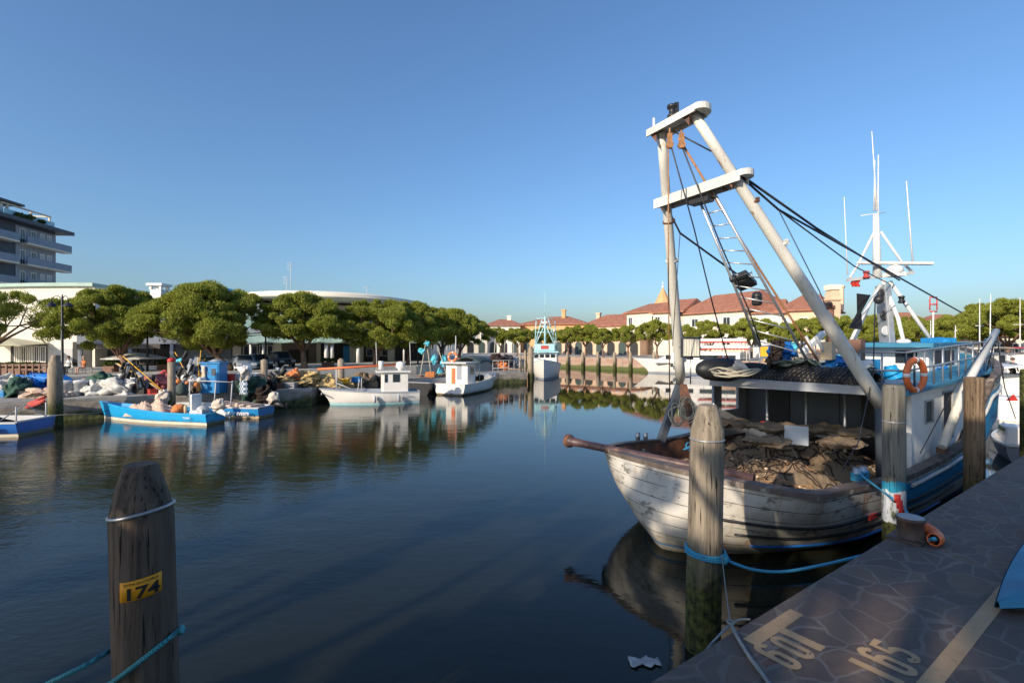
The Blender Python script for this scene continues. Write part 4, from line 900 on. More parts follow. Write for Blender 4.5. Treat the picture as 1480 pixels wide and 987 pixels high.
for (u0, u1, z0, z1, nm) in ((8.75, 9.15, 1.72, 2.08, 'cabin_window'), (9.75, 10.35, 1.32, 2.18, 'side_door')):
    b = MB(); 
    for a, c, e, f_ in ((u0 - .03, u0, z0 - .03, z1 + .03), (u1, u1 + .03, z0 - .03, z1 + .03), (u0, u1, z0 - .03, z0), (u0, u1, z1, z1 + .03)): b.qbox(a, c, 1.30, 1.345, e, f_)
    w_ = b.build(nm, m_grey, boat); b = MB(); b.qbox(u0, u1, 1.335, 1.35, z0, z1); b.build('pane', m_greencloth if nm == 'cabin_window' else m_dark, w_)
for vv in (4.98,): sidewall(vv, 9.4, 12.2, [], m_white, 'side_wall')
b = MB(); b.qbox(7.93, 7.99, 1.28, 1.34, 1.0, 2.24); b.build('door_post', m_white, boat)
b = MB(); b.slab([Q(7.5, 1.2, dk(7.5)), Q(12.4, 1.16, dk(12.4)), Q(14.4, 1.5, dk(14.4)), Q(15.2, 2.4, dk(15.2)), Q(15.2, 4.0, dk(15.2)), Q(14.4, 4.9, dk(14.4)), Q(9.6, 5.1, dk(9.6)), Q(9.6, 1.9, dk(9.6)), Q(7.5, 1.75, dk(7.5))], (0, 0, .07)); b.build('upper_deck', m_deckblue, boat, bevel=.01)
b = MB(); b.slab([Q(12.2, 1.3, 1.0), Q(12.2, 5.0, 1.0), Q(12.2, 5.0, 2.4), Q(12.2, 1.3, 2.4)], EU * .05); b.build('fore_bulkhead', m_white, boat)
# fore deck surface
S3 = [s for s in SS if hullpt(1, s)[0] > 12.2]; b = MB()
b.slab([Q(hullpt(1, s)[0], CV + (hullpt(1, s)[1] - CV) * .96, hullpt(1, s)[2] - .12) for s in S3 if s < 0] + [Q(hullpt(1, s)[0], CV + (hullpt(1, s)[1] - CV) * .96, hullpt(1, s)[2] - .12) for s in S3 if s > 0], (0, 0, -.04)); b.build('fore_deck', m_deckblue, boat)
# railing of the upper deck
def railing(pts, h, mids, mt, r_=.018, nm='railing', posts=None):
    q = MB(); P_ = [V(p) for p in pts]
    for z in [h] + mids: q.tube([p + V((0, 0, z)) for p in P_], r_, 6, smooth=True)
    for a, c in zip(P_, P_[1:]):
        n_ = max(1, round((c - a).length / (posts or .42)))
        for i in range(n_ + 1): p = a.lerp(c, i / n_); q.tube([p, p + V((0, 0, h))], r_ * .85, 6)
    return q.build(nm, mt, boat)
railing([Q(u_, 1.26, dk(u_) + .07) for u_ in (7.6, 8.0, 9, 10, 11, 12, 13.2)] + [Q(14.3, 1.6, dk(14.3) + .07)], .62, [.32], m_steel)
railing([Q(7.6, 1.26, dk(7.6) + .07), Q(7.6, 1.9, dk(7.6) + .07)], .62, [.32], m_steel)
railing([Q(9.7, 5.0, 2.42), Q(12, 5.0, 2.5), Q(14.2, 4.6, 2.55)], .6, [.3], m_steel)
# wheelhouse
WU0, WU1, WV0, WV1 = 11.6, 13.8, 2.0, 3.5
b = MB(); b.qbox(WU0, WU1, WV0, WV1, 2.42, 3.02); wh = b.build('wheelhouse', m_white, boat, bevel=.015)
for u0, u1 in ((11.95, 12.55), (12.75, 13.45)): b = MB(); b.qbox(u0, u1, WV0 - .012, WV0 + .002, 2.6, 2.95); b.build('window', m_glass, wh)
for v0, v1 in ((2.2, 2.6), (2.9, 3.3)): b = MB(); b.qbox(WU0 - .012, WU0 + .002, v0, v1, 2.66, 2.95); b.build('window', m_white if v0 > 2.5 else m_glass, wh)
b = MB(); b.slab([Q(WU0 - .55, WV0 - .22, 3.02), Q(WU0 - .55, WV1 + .45, 3.02), Q(WU1 + .2, WV1 + .25, 3.05), Q(WU1 + .2, WV0 - .22, 3.05)], (0, 0, .10)); b.build('wheelhouse_roof', m_deckblue, wh, bevel=.01)
b = MB(); p = QV(1356, 497, 2.1); b.ball((p.x, p.y, 3.16), (.22, .3, .10), 14, 8); b.obox((p.x, p.y, 3.18), (.2, 0, 0), (0, .25, 0), (0, 0, .06)); b.build('searchlight_cover', m_blue, wh)
b = MB(); p = QV(1306, 498, 2.4); b.ball((p.x, p.y, 3.15), (.14, .14, .07)); b.build('roof_dome', m_white, wh)
# blue bulwark screen and funnel aft of the wheelhouse
b = MB(); b.beam(QU(1196, 527, 9.8), QU(1272, 530, 9.8), .05, .30); b.build('blue_screen', m_blue, boat)
b = MB(); b.beam(QU(1296, 545, 11.4), QU(1312, 545, 11.4), .3, .35); b.build('winch_box', m_lgrey, boat)

# --- mast
YM = 12.0
def mast_tube(pts, r_, nm, mt=m_white, n=8, **k): q = MB(); q.tube([W(x, y, Y) for x, y, Y in pts], r_, n); return q.build(nm, mt, boat, **k)
b = MB(); base_, top_ = W(1283, 502, YM), W(1276, 412, YM)
b.beam(base_, top_, .16, .34, up=(0, 1, 0)); 
col_ = b.build('mast_column', m_alu, boat, bevel=.02)
for py in (425, 456, 478): 
    p = W(1283 - (502 - py) * .078, py, YM - .1); b = MB(); b.lathe(p, [(.10, -.02), (.13, .0), (.10, .02)], 16, axis=Matrix.Rotation(R(90), 3, 'X')); b.build('lightening_hole', m_blackpl if py < 470 else m_lgrey, col_)
mast_tube([(1268, 402, YM), (1266, 310, YM)], [.095, .065], 'mast_pole', m_white, 12)
b = MB(); b.beam(W(1224, 405, YM), W(1320, 394, YM), .09, .07); b.build('yard', m_lgrey, boat)
b = MB(); b.beam(W(1240, 380, YM - .2), W(1348, 381, YM - .2), .12, .075, up=(0, 0, 1)); ra = b.build('radar_scanner', m_white, boat, bevel=.02)
b = MB(); p = W(1293, 391, YM - .2); b.ball(p, (.17, .2, .14), 14, 10); b.obox(p - V((0, 0, .1)), (.16, 0, 0), (0, .16, 0), (0, 0, .05)); b.build('radar_base', m_white, ra)
for pts, r_ in (([(1264, 334, YM), (1240, 383, YM), (1228, 402, YM)], .03), ([(1273, 335, YM), (1302, 377, YM), (1318, 393, YM)], .03)): mast_tube(pts, r_, 'mast_stay')
for pts, r_ in (([(1276, 405, YM), (1298, 460, YM - .3), (1312, 520, YM - .6)], .045), ([(1286, 407, YM), (1320, 455, YM), (1354, 503, YM)], .045), ([(1272, 412, YM), (1248, 455, YM - .2), (1230, 492, YM - .2)], .04), ([(1268, 414, YM + .3), (1236, 490, YM + .3)], .03)): mast_tube(pts, r_, 'mast_strut')
for pts, r_ in (([(1267, 305, YM), (1264, 250, YM), (1260, 190, YM)], [.024, .015, .009]), ([(1269, 340, YM), (1269.5, 224, YM)], [.02, .012]), ([(1263, 305, YM), (1264.5, 232, YM)], [.018, .01]), ([(1225, 398, YM), (1220, 285, YM)], [.015, .008]), ([(1319, 378, YM), (1310, 262, YM)], [.02, .011]), ([(1244, 312, YM), (1279, 307, YM)], [.01, .01])): mast_tube(pts, r_, 'aerial')
for px, py, mt in ((1252, 397, m_red), (1300, 391, m_greencloth), (1303, 433, m_blackpl)):
    p = W(px, py, YM - .15); b = MB(); b.lathe(p - V((0, 0, .09)), [(.06, 0), (.075, .02), (.075, .05), (.055, .055), (.055, .13), (.075, .135), (.06, .18)], 12); b.build('navigation_light', mt if mt != m_red else m_redfabric, boat)
b = MB(); f0 = W(1236, 404, YM); b.grid([[f0 + V((x * .13 + (.02 * math.sin(z * 9)), .03 * math.sin(x * 8), -z * .18)) for x in np.linspace(-.9 * (1 - z * .4), 1, 8)] for z in np.linspace(0, 1, 8)]); b.build('pennant', m_red, boat, solid=.004)
b = MB()
for s_, e_ in (((1248, 424), (1242, 452)), ((1236, 474), (1242, 452))):
    p, q_ = W(*s_, YM - .25), W(*e_, YM - .25); b.slab([p + V((-.16, 0, .0)), p + V((.18, 0, -.04)), q_ + V((.05, 0, 0)), q_ + V((-.05, 0, 0))], (0, .012, 0))
b.build('black_signal_cones', m_black, boat)
b = MB(); p = W(1270, 433, YM - .3); b.ball(p, .11, 12, 8); b.build('signal_ball', m_blackpl, boat)

# --- rigging
def cable(pts, r_=.014, mt=m_cable, sag=0, nm='cable', n=6):
    q = MB(); P_ = [V(p) for p in pts]
    if len(P_) == 2 and sag:
        a, c = P_; P_ = [a.lerp(c, i / 14) - V((0, 0, sag * 4 * (i / 14) * (1 - i / 14))) for i in range(15)]
    q.tube(P_, r_, n); return q.build(nm, mt, boat)
midS, midP = SBF.lerp(TS, k), PTF.lerp(TP, .775)
cable([midS + V((.1, 0, 0)), W(1180, 330, 8.6), W(1300, 405, 12)], .020); cable([midS + V((.1, 0, -.03)), W(1125, 303, 7.9), W(1390, 452, 13.5)], .018)
cable([W(1125, 303, 7.9), W(1235, 385, 10.5), W(1285, 410, 12)], .013)
cable([W(1125, 303, 7.9), W(1184, 420, 8.0), W(1196, 448, 8.2)], .008)
cable([midP - V((0, 0, .1)), W(983, 337, 8.6), W(1066, 397, 8.9)], .018)
cable([W(983, 337, 8.6), W(977, 420, 8.9), W(972, 500, 9.4)], .007)
cable([W(966, 215, 7.5), W(966, 400, 7.9), W(968, 580, 8.6)], .010, m_cablerust)
cable([W(971, 215, 7.5), W(1003, 330, 8.1), W(1030, 440, 8.5), W(1052, 520, 8.8)], .012)
cable([W(986, 213, 7.5), W(1040, 350, 7.9), W(1083, 450, 8.3), W(1100, 500, 8.5)], .012, m_cable)
cable([W(981, 200, 7.5), W(1060, 330, 7.9), W(1140, 455, 8.2), W(1183, 522, 8.3)], .018, m_cablerust)
cable([TS.lerp(TP, .6) - V((0, 0, .1)), W(1028, 219, 7.3)], .012)
cable([W(1265, 430, 7.9), W(1262, 540, 7.8), W(1240, 640, 7.4), W(1216, 682, 7.2)], .009)
# ladder
def ladder(a0, a1, c0, c1, n, mt):
    q = MB(); q.tube([a0, a1], .022, 8); q.tube([c0, c1], .022, 8)
    for i in range(n): k_ = (i + .5) / n; q.tube([a0.lerp(a1, k_), c0.lerp(c1, k_)], .012, 6)
    return q.build('ladder', mt, boat)
ladder(W(1008, 283, 7.9), W(1097, 500, 8.6), W(1028, 272, 7.7), W(1166, 520, 8.4), 13, m_alu)
# floodlights
def flood(c, n_, up, w_, h_, lit, nm='floodlight'):
    n_, up = V(n_).normalized(), V(up).normalized(); r_ = up.cross(n_).normalized(); up = n_.cross(r_)
    q = MB(); q.obox(c, r_ * w_, up * h_, n_ * .05); fl = q.build(nm, m_blackpl, boat, bevel=.015)
    q = MB(); q.obox(c + n_ * .051, r_ * w_ * .82, up * h_ * .82, n_ * .004); q.build('lens', m_glass if not lit else m_cream, fl)
    q = MB()
    for i in range(7): q.obox(c + n_ * .06 + r_ * (w_ * .8 * (i / 3 - 1)), r_ * .006, up * h_ * .84, n_ * .005)
    q.build('grille', m_lgrey if lit else m_blackpl, fl); q = MB(); q.tube([c + r_ * w_ * 1.1 - up * .02, c + r_ * w_ * 1.1 - n_ * .1, c - r_ * w_ * 1.1 - n_ * .1, c - r_ * w_ * 1.1 - up * .02], .012, 6); q.build('bracket', m_steel, fl)
flood(W(1074, 406, 8.3), (-.1, -.5, -.85), (.65, .5, -.3), .15, .2, False)
flood(W(998, 502, 9.0), (-.12, -1, -.05), (0, 0, 1), .17, .19, True)
b = MB(); p = W(1094, 431, 8.5); b.lathe(p - V((0, 0, .13)), [(.06, 0), (.085, .03), (.085, .2), (.05, .24)], 12); b.build('deck_lamp', m_blackpl, boat)
cable([W(998, 520, 9.0), W(998, 555, 9.1)], .012, m_steel, nm='lamp_post')
# fore/aft booms
b = MB(); b.tube([QV(1362, 646, 1.12), QV(1395, 560, 1.02), QV(1440, 478, .95)], [.068, .068, .058], 12); b.build('side_boom', m_mastwhite, boat)
b = MB(); p = QV(1362, 650, 1.16); b.obox(p, EU * .12, EV * .06, (0, 0, .05)); b.tube([p, p + V((0, 0, .14))], .04, 8); b.build('boom_foot', m_rust, boat)
b = MB(); b.beam(W(1157, 513, 9.4), W(1190, 481, 9.7), .09, .09, up=(0, 0, 1)); b.build('short_boom', m_white, boat)
cable([QV(1440, 480, .95), QV(1452, 560, 1.0), QV(1468, 605, 1.2)], .01); cable([QV(1440, 482, .95), QV(1425, 540, 1.2)], .01)
cable([QV(1438, 480, .95), QV(1380, 560, 1.05), QV(1330, 655, 1.2)], .009)
for x in (-.25, .25):
    b = MB(); b.tube([W(1188 + x * 30, 518, 9.2), W(1172 + x * 30, 486, 9.2)], .03, 6); b.build('strut', m_lgrey, boat)
# lockers on the upper deck
b = MB(); b.obox(W(1236, 506, 9.9) , EU * .12, EV * .14, (0, 0, .22)); b.build('brown_locker', m_brownbox, boat, bevel=.01)
b = MB(); b.obox(W(1197, 507, 9.2), EU * .09, EV * .10, (0, 0, .17)); b.build('beige_locker', m_beigebox, boat, bevel=.01)
b = MB(); p = W(1200, 478, 10.2); b.tube([p + V((0, 0, -.5)), p + V((0, 0, .45))], .07, 12); b.tube([p + V((0, 0, .45)), p + V((0, 0, .53))], .09, 12); b.build('exhaust_funnel', m_brownbox, boat)
# mooring bitts
for u_ in (6.35, 6.6): b = MB(); p = Q(u_, 1.5, sheer(u_) - .1); b.tube([p, p + V((0, 0, .3))], .05, 12); b.build('bitt', m_steel, boat)
for px in (922, 933): b = MB(); p = W(px, 632, 9.6); b.tube([p - V((0, 0, .05)), p + V((0, 0, .1))], .045, 10); b.build('bitt', m_steel, boat)

# --- things lying on the boat
def heap(label, cat, name, mat_, pts_fn, nu, nv, group=None, **k):
    b = MB(); b.grid([[pts_fn(i / (nu - 1), j / (nv - 1)) for j in range(nv)] for i in range(nu)]); return single(name, b, mat_, label, cat, group, **k)
def fbm(x, y, s=0):
    return (math.sin(x * 1.7 + s) * math.cos(y * 2.3 + s * 2) + .5 * math.sin(x * 4.1 + y * 3.3 + s) + .3 * math.sin(x * 8.3 - y * 6.7 + 2 * s) + .18 * math.cos(x * 17 + y * 13) + .12 * math.sin(x * 29 - y * 31)) / 2.1
_tab = [[hullpt(g_ / 20, s_ / 60)[:2] for s_ in range(0, 61)] for g_ in range(0, 21)]
def hw_at(u, z):
    f_ = z / sheer(u); g = 1.0
    for a, c in zip(LV, LV[1:]):
        if a[1] <= f_ <= c[1]: g = a[0] + (c[0] - a[0]) * (f_ - a[1]) / (c[1] - a[1]); break
    row = _tab[min(20, max(0, int(round(g * 20))))]
    for (ua, va), (uc, vc) in zip(row, row[1:]):
        if ua <= u <= uc: return abs(va + (vc - va) * (u - ua) / max(1e-6, uc - ua) - CV)
    return 0
def netfn(u0, u1, v0, v1, z0, zt, s, pw=.35):
    def fn(i, j):
        u_, v_ = u0 + (u1 - u0) * i, v0 + (v1 - v0) * j; e_ = (max(0, 4 * i * (1 - i)) ** pw) * (max(0, 4 * j * (1 - j)) ** pw)
        lim = max(0.02, hw_at(u_, .5) - .14); v_ = CV + max(-lim, min(lim, v_ - CV))
        return Q(u_ + .02 * math.sin(j * 9 + s), v_, z0 + (zt - z0) * e_ * (.80 + .30 * fbm(u_ * 1.6, v_ * 1.6, s)) + e_ * (.07 * mn.noise(V((u_ * 2.6, v_ * 2.2, s))) + .05 * abs(mn.noise(V((u_ * 6 + 3, v_ * 4.5, s)))) + .022 * mn.noise(V((u_ * 16, v_ * 13, s))) + .012 * mn.noise(V((u_ * 34, v_ * 31, s)))))
    return fn
heap('big brown fishing net piled over the stern deck of the trawler', 'fishing net', 'fishing_net', m_netbrown, netfn(4.75, 7.3, 1.5, 4.3, .45, 1.22, 1), 170, 180)
heap('dark net mound under the shelter roof, behind the grey board', 'fishing net', 'fishing_net', m_netbrown, netfn(7.1, 9.3, 1.7, 4.8, .45, 1.26, 4), 90, 130)
heap('dark reddish tangle of ropes and net by the stern roller pipe', 'net tangle', 'net_tangle', m_netdark, netfn(4.3, 5.6, 3.0, 4.85, .45, 1.2, 7), 50, 60)
def loops(label, cat, name, c, rad, n, r_, mt, sq=.8, seed=0, ax=None, zr=.04, group=None):
    rn = random.Random(seed); b = MB(); Mx = ax or Matrix.Identity(3)
    for i in range(n):
        q_ = rad * rn.uniform(.75, 1.1); o_ = V((rn.uniform(-.1, .1) * rad * 2, rn.uniform(-.1, .1) * rad * 2, i * r_ * 1.2)); ph = rn.uniform(0, 6)
        b.tube([V(c) + Mx @ (o_ + V((math.cos(a) * q_ * (1 + .12 * math.sin(3 * a + ph)), math.sin(a) * q_ * sq * (1 + .1 * math.cos(2 * a + ph)), zr * math.sin(2 * a + ph)))) for a in [6.283 * t_ / 28 for t_ in range(28)]], r_, 5, closed=True)
    return single(name, b, mt, label, cat, group)
for i, (px, py, Y, w_, lb) in enumerate([(1060, 612, 9.6, .30, 'beige folded net patch left of the grey board, under the roof'), (1118, 617, 9.0, .34, 'beige folded net patch just behind the grey board'), (1195, 621, 9.1, .42, 'broad beige folded net patch right of the grey board'), (1110, 637, 8.0, .30, 'beige net fold touching the left side of the grey board'), (1215, 640, 8.2, .30, 'pale net fold at the right end near the black post'), (1236, 626, 8.6, .26, 'reddish net fold against the right locker')]):
    b = MB(); b.ball(W(px, py, Y), (w_ * 1.2, w_, .065), 60, 36, amp=.15, seed=i); b.rough(.09, 5.5, i + 40); single('net_fold', b, m_netbrown, lb, 'net fold')
def strands(fn, n, seed, mt, label, rr_=(.006, .012), cork=False, span=.45):
    rn = random.Random(seed); b = MB()
    for k in range(n):
        i, j = rn.uniform(.12, .88), rn.uniform(.08, .92); a = rn.uniform(0, 6.28); pts = []; L_ = rn.randint(10, 26)
        for q in range(L_):
            a += rn.uniform(-.5, .5); i += math.cos(a) * span / 26; j += math.sin(a) * span / 26
            if not (.06 < i < .94 and .05 < j < .95): break
            pts.append(fn(i, j) + V((0, 0, .012 + .01 * rn.random())))
        if len(pts) > 3:
            b.tube(pts, rn.uniform(*rr_), 5)
            if cork:
                for p in pts[::3]: b.ball(p, (.028, .022, .02), 8, 6)
    single('net_ropes', b, mt, label, 'ropes')
F1, F2, F3 = netfn(4.75, 7.3, 1.5, 4.3, .45, 1.22, 1), netfn(7.1, 9.3, 1.7, 4.8, .45, 1.26, 4), netfn(4.3, 5.6, 3.0, 4.85, .45, 1.2, 7)
strands(F1, 75, 5, m_netdark, 'dark brown cords winding over the big brown stern net')
strands(F1, 26, 6, m_cablerust, 'rust orange cords winding over the big brown stern net', (.005, .009))
strands(F1, 9, 7, m_beigebox, 'cork float lines lying in the big brown stern net', (.005, .007), True, .8)
strands(F2, 60, 8, m_netdark, 'dark cords over the net mound under the shelter roof', (.008, .016))
strands(F2, 14, 9, m_ropebeige, 'pale ropes over the net mound under the shelter roof', (.008, .013))
strands(F3, 90, 10, m_black, 'black cords of the tangle by the stern roller pipe', (.006, .012))
loops('grey blue rope bight lying on the brown net beside the piling', 'rope', 'rope_coil', Q(5.5, 3.6, 1.28), .22, 3, .012, m_ropeblue, .4, 3)
# board leaning on the net
b = MB(); c = QU(1151, 629, 6.9); b.obox(c, EV * .20 + V((0, 0, -.012)), (0, 0, .165), EU * .012); single('board', b, [m_panelgrey], 'pale grey board standing upright in the nets on deck', 'board', bevel=.006)
b = MB(); c = QU(1104, 603, 8.3); c.z = 1.40; b.ball(c + V((0, 0, -.05)), (.12, .12, .1), 12, 8); single('float', b, m_red, 'red float lying on the dark net under the shelter roof', 'float')
# roof nets
def roll(i, j):
    v_ = 1.75 + 2.55 * j; a = math.pi * i; rr_ = (.24 + .02 * math.sin(j * 17) + .012 * math.sin(j * 41 + i * 9)) * (1 if .03 < j < .97 else .75)
    return Q(7.75 - math.cos(a) * rr_ * 2.1, v_, 2.415 + math.sin(a) * rr_ * 1.05)
heap('long dark rolled net lying across the shelter roof', 'fishing net', 'rolled_net', m_netroll, roll, 24, 120)
b = MB()
for w_ in range(2):
    for i in range(34):
        pts = []
        for k_ in range(22):
            a = math.pi * k_ / 21; v_ = 1.78 + 2.5 * ((i + .5) / 34) + (1 if w_ else -1) * .20 * (k_ / 21 - .5) * 2
            if 1.76 < v_ < 4.28:
                rr_ = .252 + .02 * math.sin((v_ - 1.75) / 2.55 * 17); pts.append(Q(7.75 - math.cos(a) * rr_ * 2.1, v_, 2.42 + math.sin(a) * rr_ * 1.06))
        if len(pts) > 3: b.tube(pts, .011, 4)
single('net_mesh_cords', b, m_black, 'black crossing mesh cords wound round the long rolled net', 'net cords')
loops('pale beige rope coil spilling over the left end of the shelter roof', 'rope', 'rope_coil', W(1058, 541, 8.6), .36, 6, .014, m_ropebeige, .85, 11)
b = MB(); c = W(1040, 534, 9.2); ax = (EV * -1).to_track_quat('Z', 'Y').to_matrix()
b.lathe(c, [(.02, .50), (.12, .44), (.19, .30), (.22, .10), (.225, -.2), (.19, -.4), (.05, -.46)], 22, axis=Matrix(((-1, 0, 0), (0, 1, 0), (0, 0, 1))) @ ax if False else V((-1, -.25, .02)).to_track_quat('Z', 'Y').to_matrix(), wob=lambda a, z: 1 + (.02 if int(z * 28) % 2 else 0))
single('fender', b, m_black, 'large black ribbed rubber fender lying on the shelter roof edge', 'fender')
def torus(c, R0, r0, n_, mt, label, cat, name, bands=None, group=None):
    ax = V(n_).to_track_quat('Z', 'Y').to_matrix(); t = thing(name, label, cat, tuple(V(c) - V((0, 0, R0))), 0, group)
    b = MB(); b.tube([V(c) + ax @ V((math.cos(a) * R0, math.sin(a) * R0, 0)) for a in [6.283 * i / 32 for i in range(32)]], r0, 12, closed=True); b.build('ring', mt, t)
    for a0 in (0, math.pi / 2, math.pi, 1.5 * math.pi):
        b = MB(); b.tube([V(c) + ax @ V((math.cos(a0 + d_) * R0, math.sin(a0 + d_) * R0, 0)) for d_ in (-.12, 0, .12)], r0 * 1.04, 12); b.build('white_band', m_white, t)
    return t
torus(QV(1323, 542, 1.15), .240, .048, -EV * .97 - EU * .2, m_orange, 'orange lifebuoy hung on the steel rail beside the wheelhouse', 'lifebuoy', 'lifebuoy')
torus(W(1046, 526, 9.8), .14, .045, (-.3, -1, .5), m_orange, 'small orange lifebuoy perched above the black fender', 'lifebuoy', 'lifebuoy')
heap('crumpled orange and white cloth beside the black fender', 'cloth', 'cloth', m_cover, lambda i, j: W(1066, 530, 9.1) + V(((i - .5) * .4, (j - .5) * .3, .16 * math.sin(math.pi * i) * math.sin(math.pi * j) * (1 + .5 * fbm(i * 6, j * 6, 3)) - .05)), 20, 20)
# blue tarps and rags by the ladder foot
for i, (px, py, Y, mt, w_, h_, lb) in enumerate([(1128, 507, 9.8, m_bluetarp, .20, .17, 'blue tarpaulin bundle at the foot of the ladder'), (1146, 505, 10.2, m_cyanflag, .10, .14, 'turquoise cloth bundle right of the ladder foot'), (1099, 520, 9.6, m_blue, .05, .2, 'small upright blue drum left of the ladder foot'), (1120, 512, 9.4, m_netdark, .09, .26, 'dark tangled gear hanging at the ladder foot'), (1214, 523, 9.2, m_bluetarp, .20, .08, 'folded blue tarpaulin at the right end of the rolled net'), (1150, 524, 9.2, m_greencloth, .42, .05, 'long dark green canvas roll behind the rolled net'), (1340, 534, 11.2, m_bluetarp, .3, .13, 'blue tarpaulin on the upper deck right of the lifebuoy'), (1288, 540, 9.5, m_cyan, .16, .14, 'light blue crate behind the rail left of the lifebuoy')]):
    b = MB(); c = W(px, py, Y)
    if i == 2: b.lathe(c - V((0, 0, .2)), [(.055, 0), (.06, .01), (.06, .18), (.064, .19), (.06, .2), (.06, .38), (.05, .40)], 18)
    else: b.ball(c, (w_, .2, h_), 34, 24, amp=.22, seed=i); b.rough(.16 if i not in (2, 7) else .02, 4.5, i); single('tarpaulin' if i not in (2, 3, 7) else ('drum', 'gear', 'crate')[(2, 3, 7).index(i)], b, mt, lb, ('tarpaulin', 'cloth', 'drum', 'gear', 'tarpaulin', 'canvas', 'tarpaulin', 'crate')[i])
# hanging rope coils at the port brace
loops('beige rope hank hanging from the left foot of the frame', 'rope', 'rope_hank', W(994, 592, 9.6), .17, 5, .011, m_ropebeige, 1.35, 21, Matrix.Rotation(R(80), 3, 'X'))
loops('second looser rope hank hanging between the two frame braces', 'rope', 'rope_hank', W(979, 600, 9.7), .13, 4, .011, m_ropebeige, 1.5, 22, Matrix.Rotation(R(80), 3, 'X'))
# ============================================================ NEAR PILINGS, QUAY THINGS
def piling(name, label, pc, topz, r_, mt, lean=(0, 0), seed=0, tip=.28, tipr=.52, band=None, nseg=48, bot=-2.9, group=None, rough=.018):
    rn = random.Random(seed); ph = [(rn.uniform(0, 6.28), rn.randint(3, 17), rn.uniform(-1, 1)) for _ in range(9)]
    t = thing(name, label, 'mooring post', (pc[0], pc[1], 0), 0, group); b = MB(); P_ = []
    zs = [bot + (topz - tip - bot) * i / 34 for i in range(35)] + [topz - tip * .66, topz - tip * .33, topz - .012, topz]
    rs = [1.0] * 35 + [1 - (1 - tipr) * .30, 1 - (1 - tipr) * .64, tipr + .01, tipr - .04]
    for z, q_ in zip(zs, rs):
        row = []
        for k_ in range(nseg + 1):
            a = 2 * math.pi * (k_ % nseg) / nseg
            w_ = sum(math.sin(p + m * a + z * l) for p, m, l in ph) / 9
            cr = -.05 * max(0, 1 - abs(((a - 4.9 + .06 * math.sin(z * 5)) % 6.283)) / .05) - .035 * max(0, 1 - abs(((a - 3.9 + .05 * math.sin(z * 3)) % 6.283)) / .04)
            rr_ = r_ * q_ * (1 + rough * 2.2 * w_ + .02 * math.sin(z * 1.3 + seed) - .014 * (z - topz) + cr)
            row.append(V((pc[0] + lean[0] * (topz - z) + math.cos(a) * rr_, pc[1] + lean[1] * (topz - z) + math.sin(a) * rr_, z)))
        P_.append(row)
    b.grid(P_); b.add(P_[-1][:-1], [tuple(range(nseg))]); b.build('post', mt, t)
    if band:
        z, sl_ = band; b = MB(); b.tube([(pc[0] + lean[0] * (topz - z) + math.cos(a) * r_ * .985, pc[1] + math.sin(a) * r_ * .985, z + sl_ * math.cos(a)) for a in [6.283 * i / 40 for i in range(40)]], .010, 6, closed=True); b.build('metal_band', m_steel, t)
    return t
p1 = W(203, 745, 2.6); P1 = piling('mooring_post', 'near dark wooden mooring post with yellow number plate 174', (p1.x, p1.y), 2.457, .144, m_pile_dark, (.03, 0), 3, .27, .53, (2.21, .025), 72)
# number plate
def wrap(p, th):     # wrap a flat plate point (x right, z up) on to the post surface
    a = -.915 - .09 + p[0] / .145; rr_ = .152 + p[1]; return V((p1.x + .03 * .6 + math.cos(a) * rr_, p1.y + math.sin(a) * rr_, p[2]))
b = MB(); wd, ht = .086, .10; zc = HC - (858 - 497) / F * 2.42
def skew(x, z): return z + x * .12
b.grid([[wrap((x, .002, skew(x, zc + z)), 0) for x in np.linspace(-wd, wd, 12)] for z in (-ht / 2, ht / 2)]); pl = b.build('number_plate', m_plate, P1, solid=.003)
tb = MB(); text(tb, '174', .082, (0, 0, 0), (1, 0, 0), (0, 0, 1), sx=1.18, bold=.0025); text(tb, "CITTA' DI CAORLE", .0165, (0, 0, .072), (1, 0, 0), (0, 0, 1), sx=1.0)
xs_ = [p[0] for p in tb.v]; mx = (min(xs_) + max(xs_)) / 2; tb.v = [tuple(wrap((p[0] - mx + .004, .0048 + abs(p[1]) * .3, skew(p[0] - mx, zc - .042 + p[2])), 0)) for p in tb.v]; tb.build('lettering', m_black, pl)
# teal rope on the near post
b = MB(); pts = []
for i in range(36):
    a = -2.7 + i / 35 * 4.0; pts.append((p1.x + .03 * .9 + math.cos(a) * .163, p1.y + math.sin(a) * .163, 1.42 + .055 * (math.cos(a) * 2.2 + .2)))
b.tube(pts, .013, 8); L0 = V(pts[0]); b.tube([W(60, 992, 2.35), W(120, 963, 2.42), W(162, 938, 2.55)], .013, 8)
e_ = W(262, 912, 2.62); b.tube([e_ + V((-.01, 0, 0)), e_ + V((.012, 0, .01))], .02, 6)
single('mooring_rope', b, m_ropeteal, 'teal twisted rope tied round the near dark post', 'rope')
p2 = G(1021, 945, 0); p2 = W(1023, 585, 4.95); P2 = piling('mooring_post', 'tall grey brown post at the trawler stern, bound with light blue rope', (p2.x, p2.y), HC - (585 - 497) / F * 4.95, .165, m_pile_grey, (-.022, 0), 8, .26, .55, (2.13, .0), 72)
p3 = QV(1292, 640, .80); P3 = piling('mooring_post', 'post with faded blue, white and red paint beside the trawler', (p3.x, p3.y), HC - (556 - 497) / F * p3.y, .122, m_pile_paint, (-.0, 0), 12, .05, .9, (2.1, .0), 56)
b = MB()   # red painted patch, slightly proud of the post
for i, (dx, dz) in enumerate(((-.02, .07), (.0, .0), (.02, -.07))):
    b.grid([[V((p3.x + math.cos(a) * .128, p3.y + math.sin(a) * .128, 1.07 + dz + z_)) for a in np.linspace(-2.05 + dx * 9, -1.5 + dx * 9, 7)] for z_ in (-.055, .055)])
b.build('red_mark', m_red, P3, solid=.003)
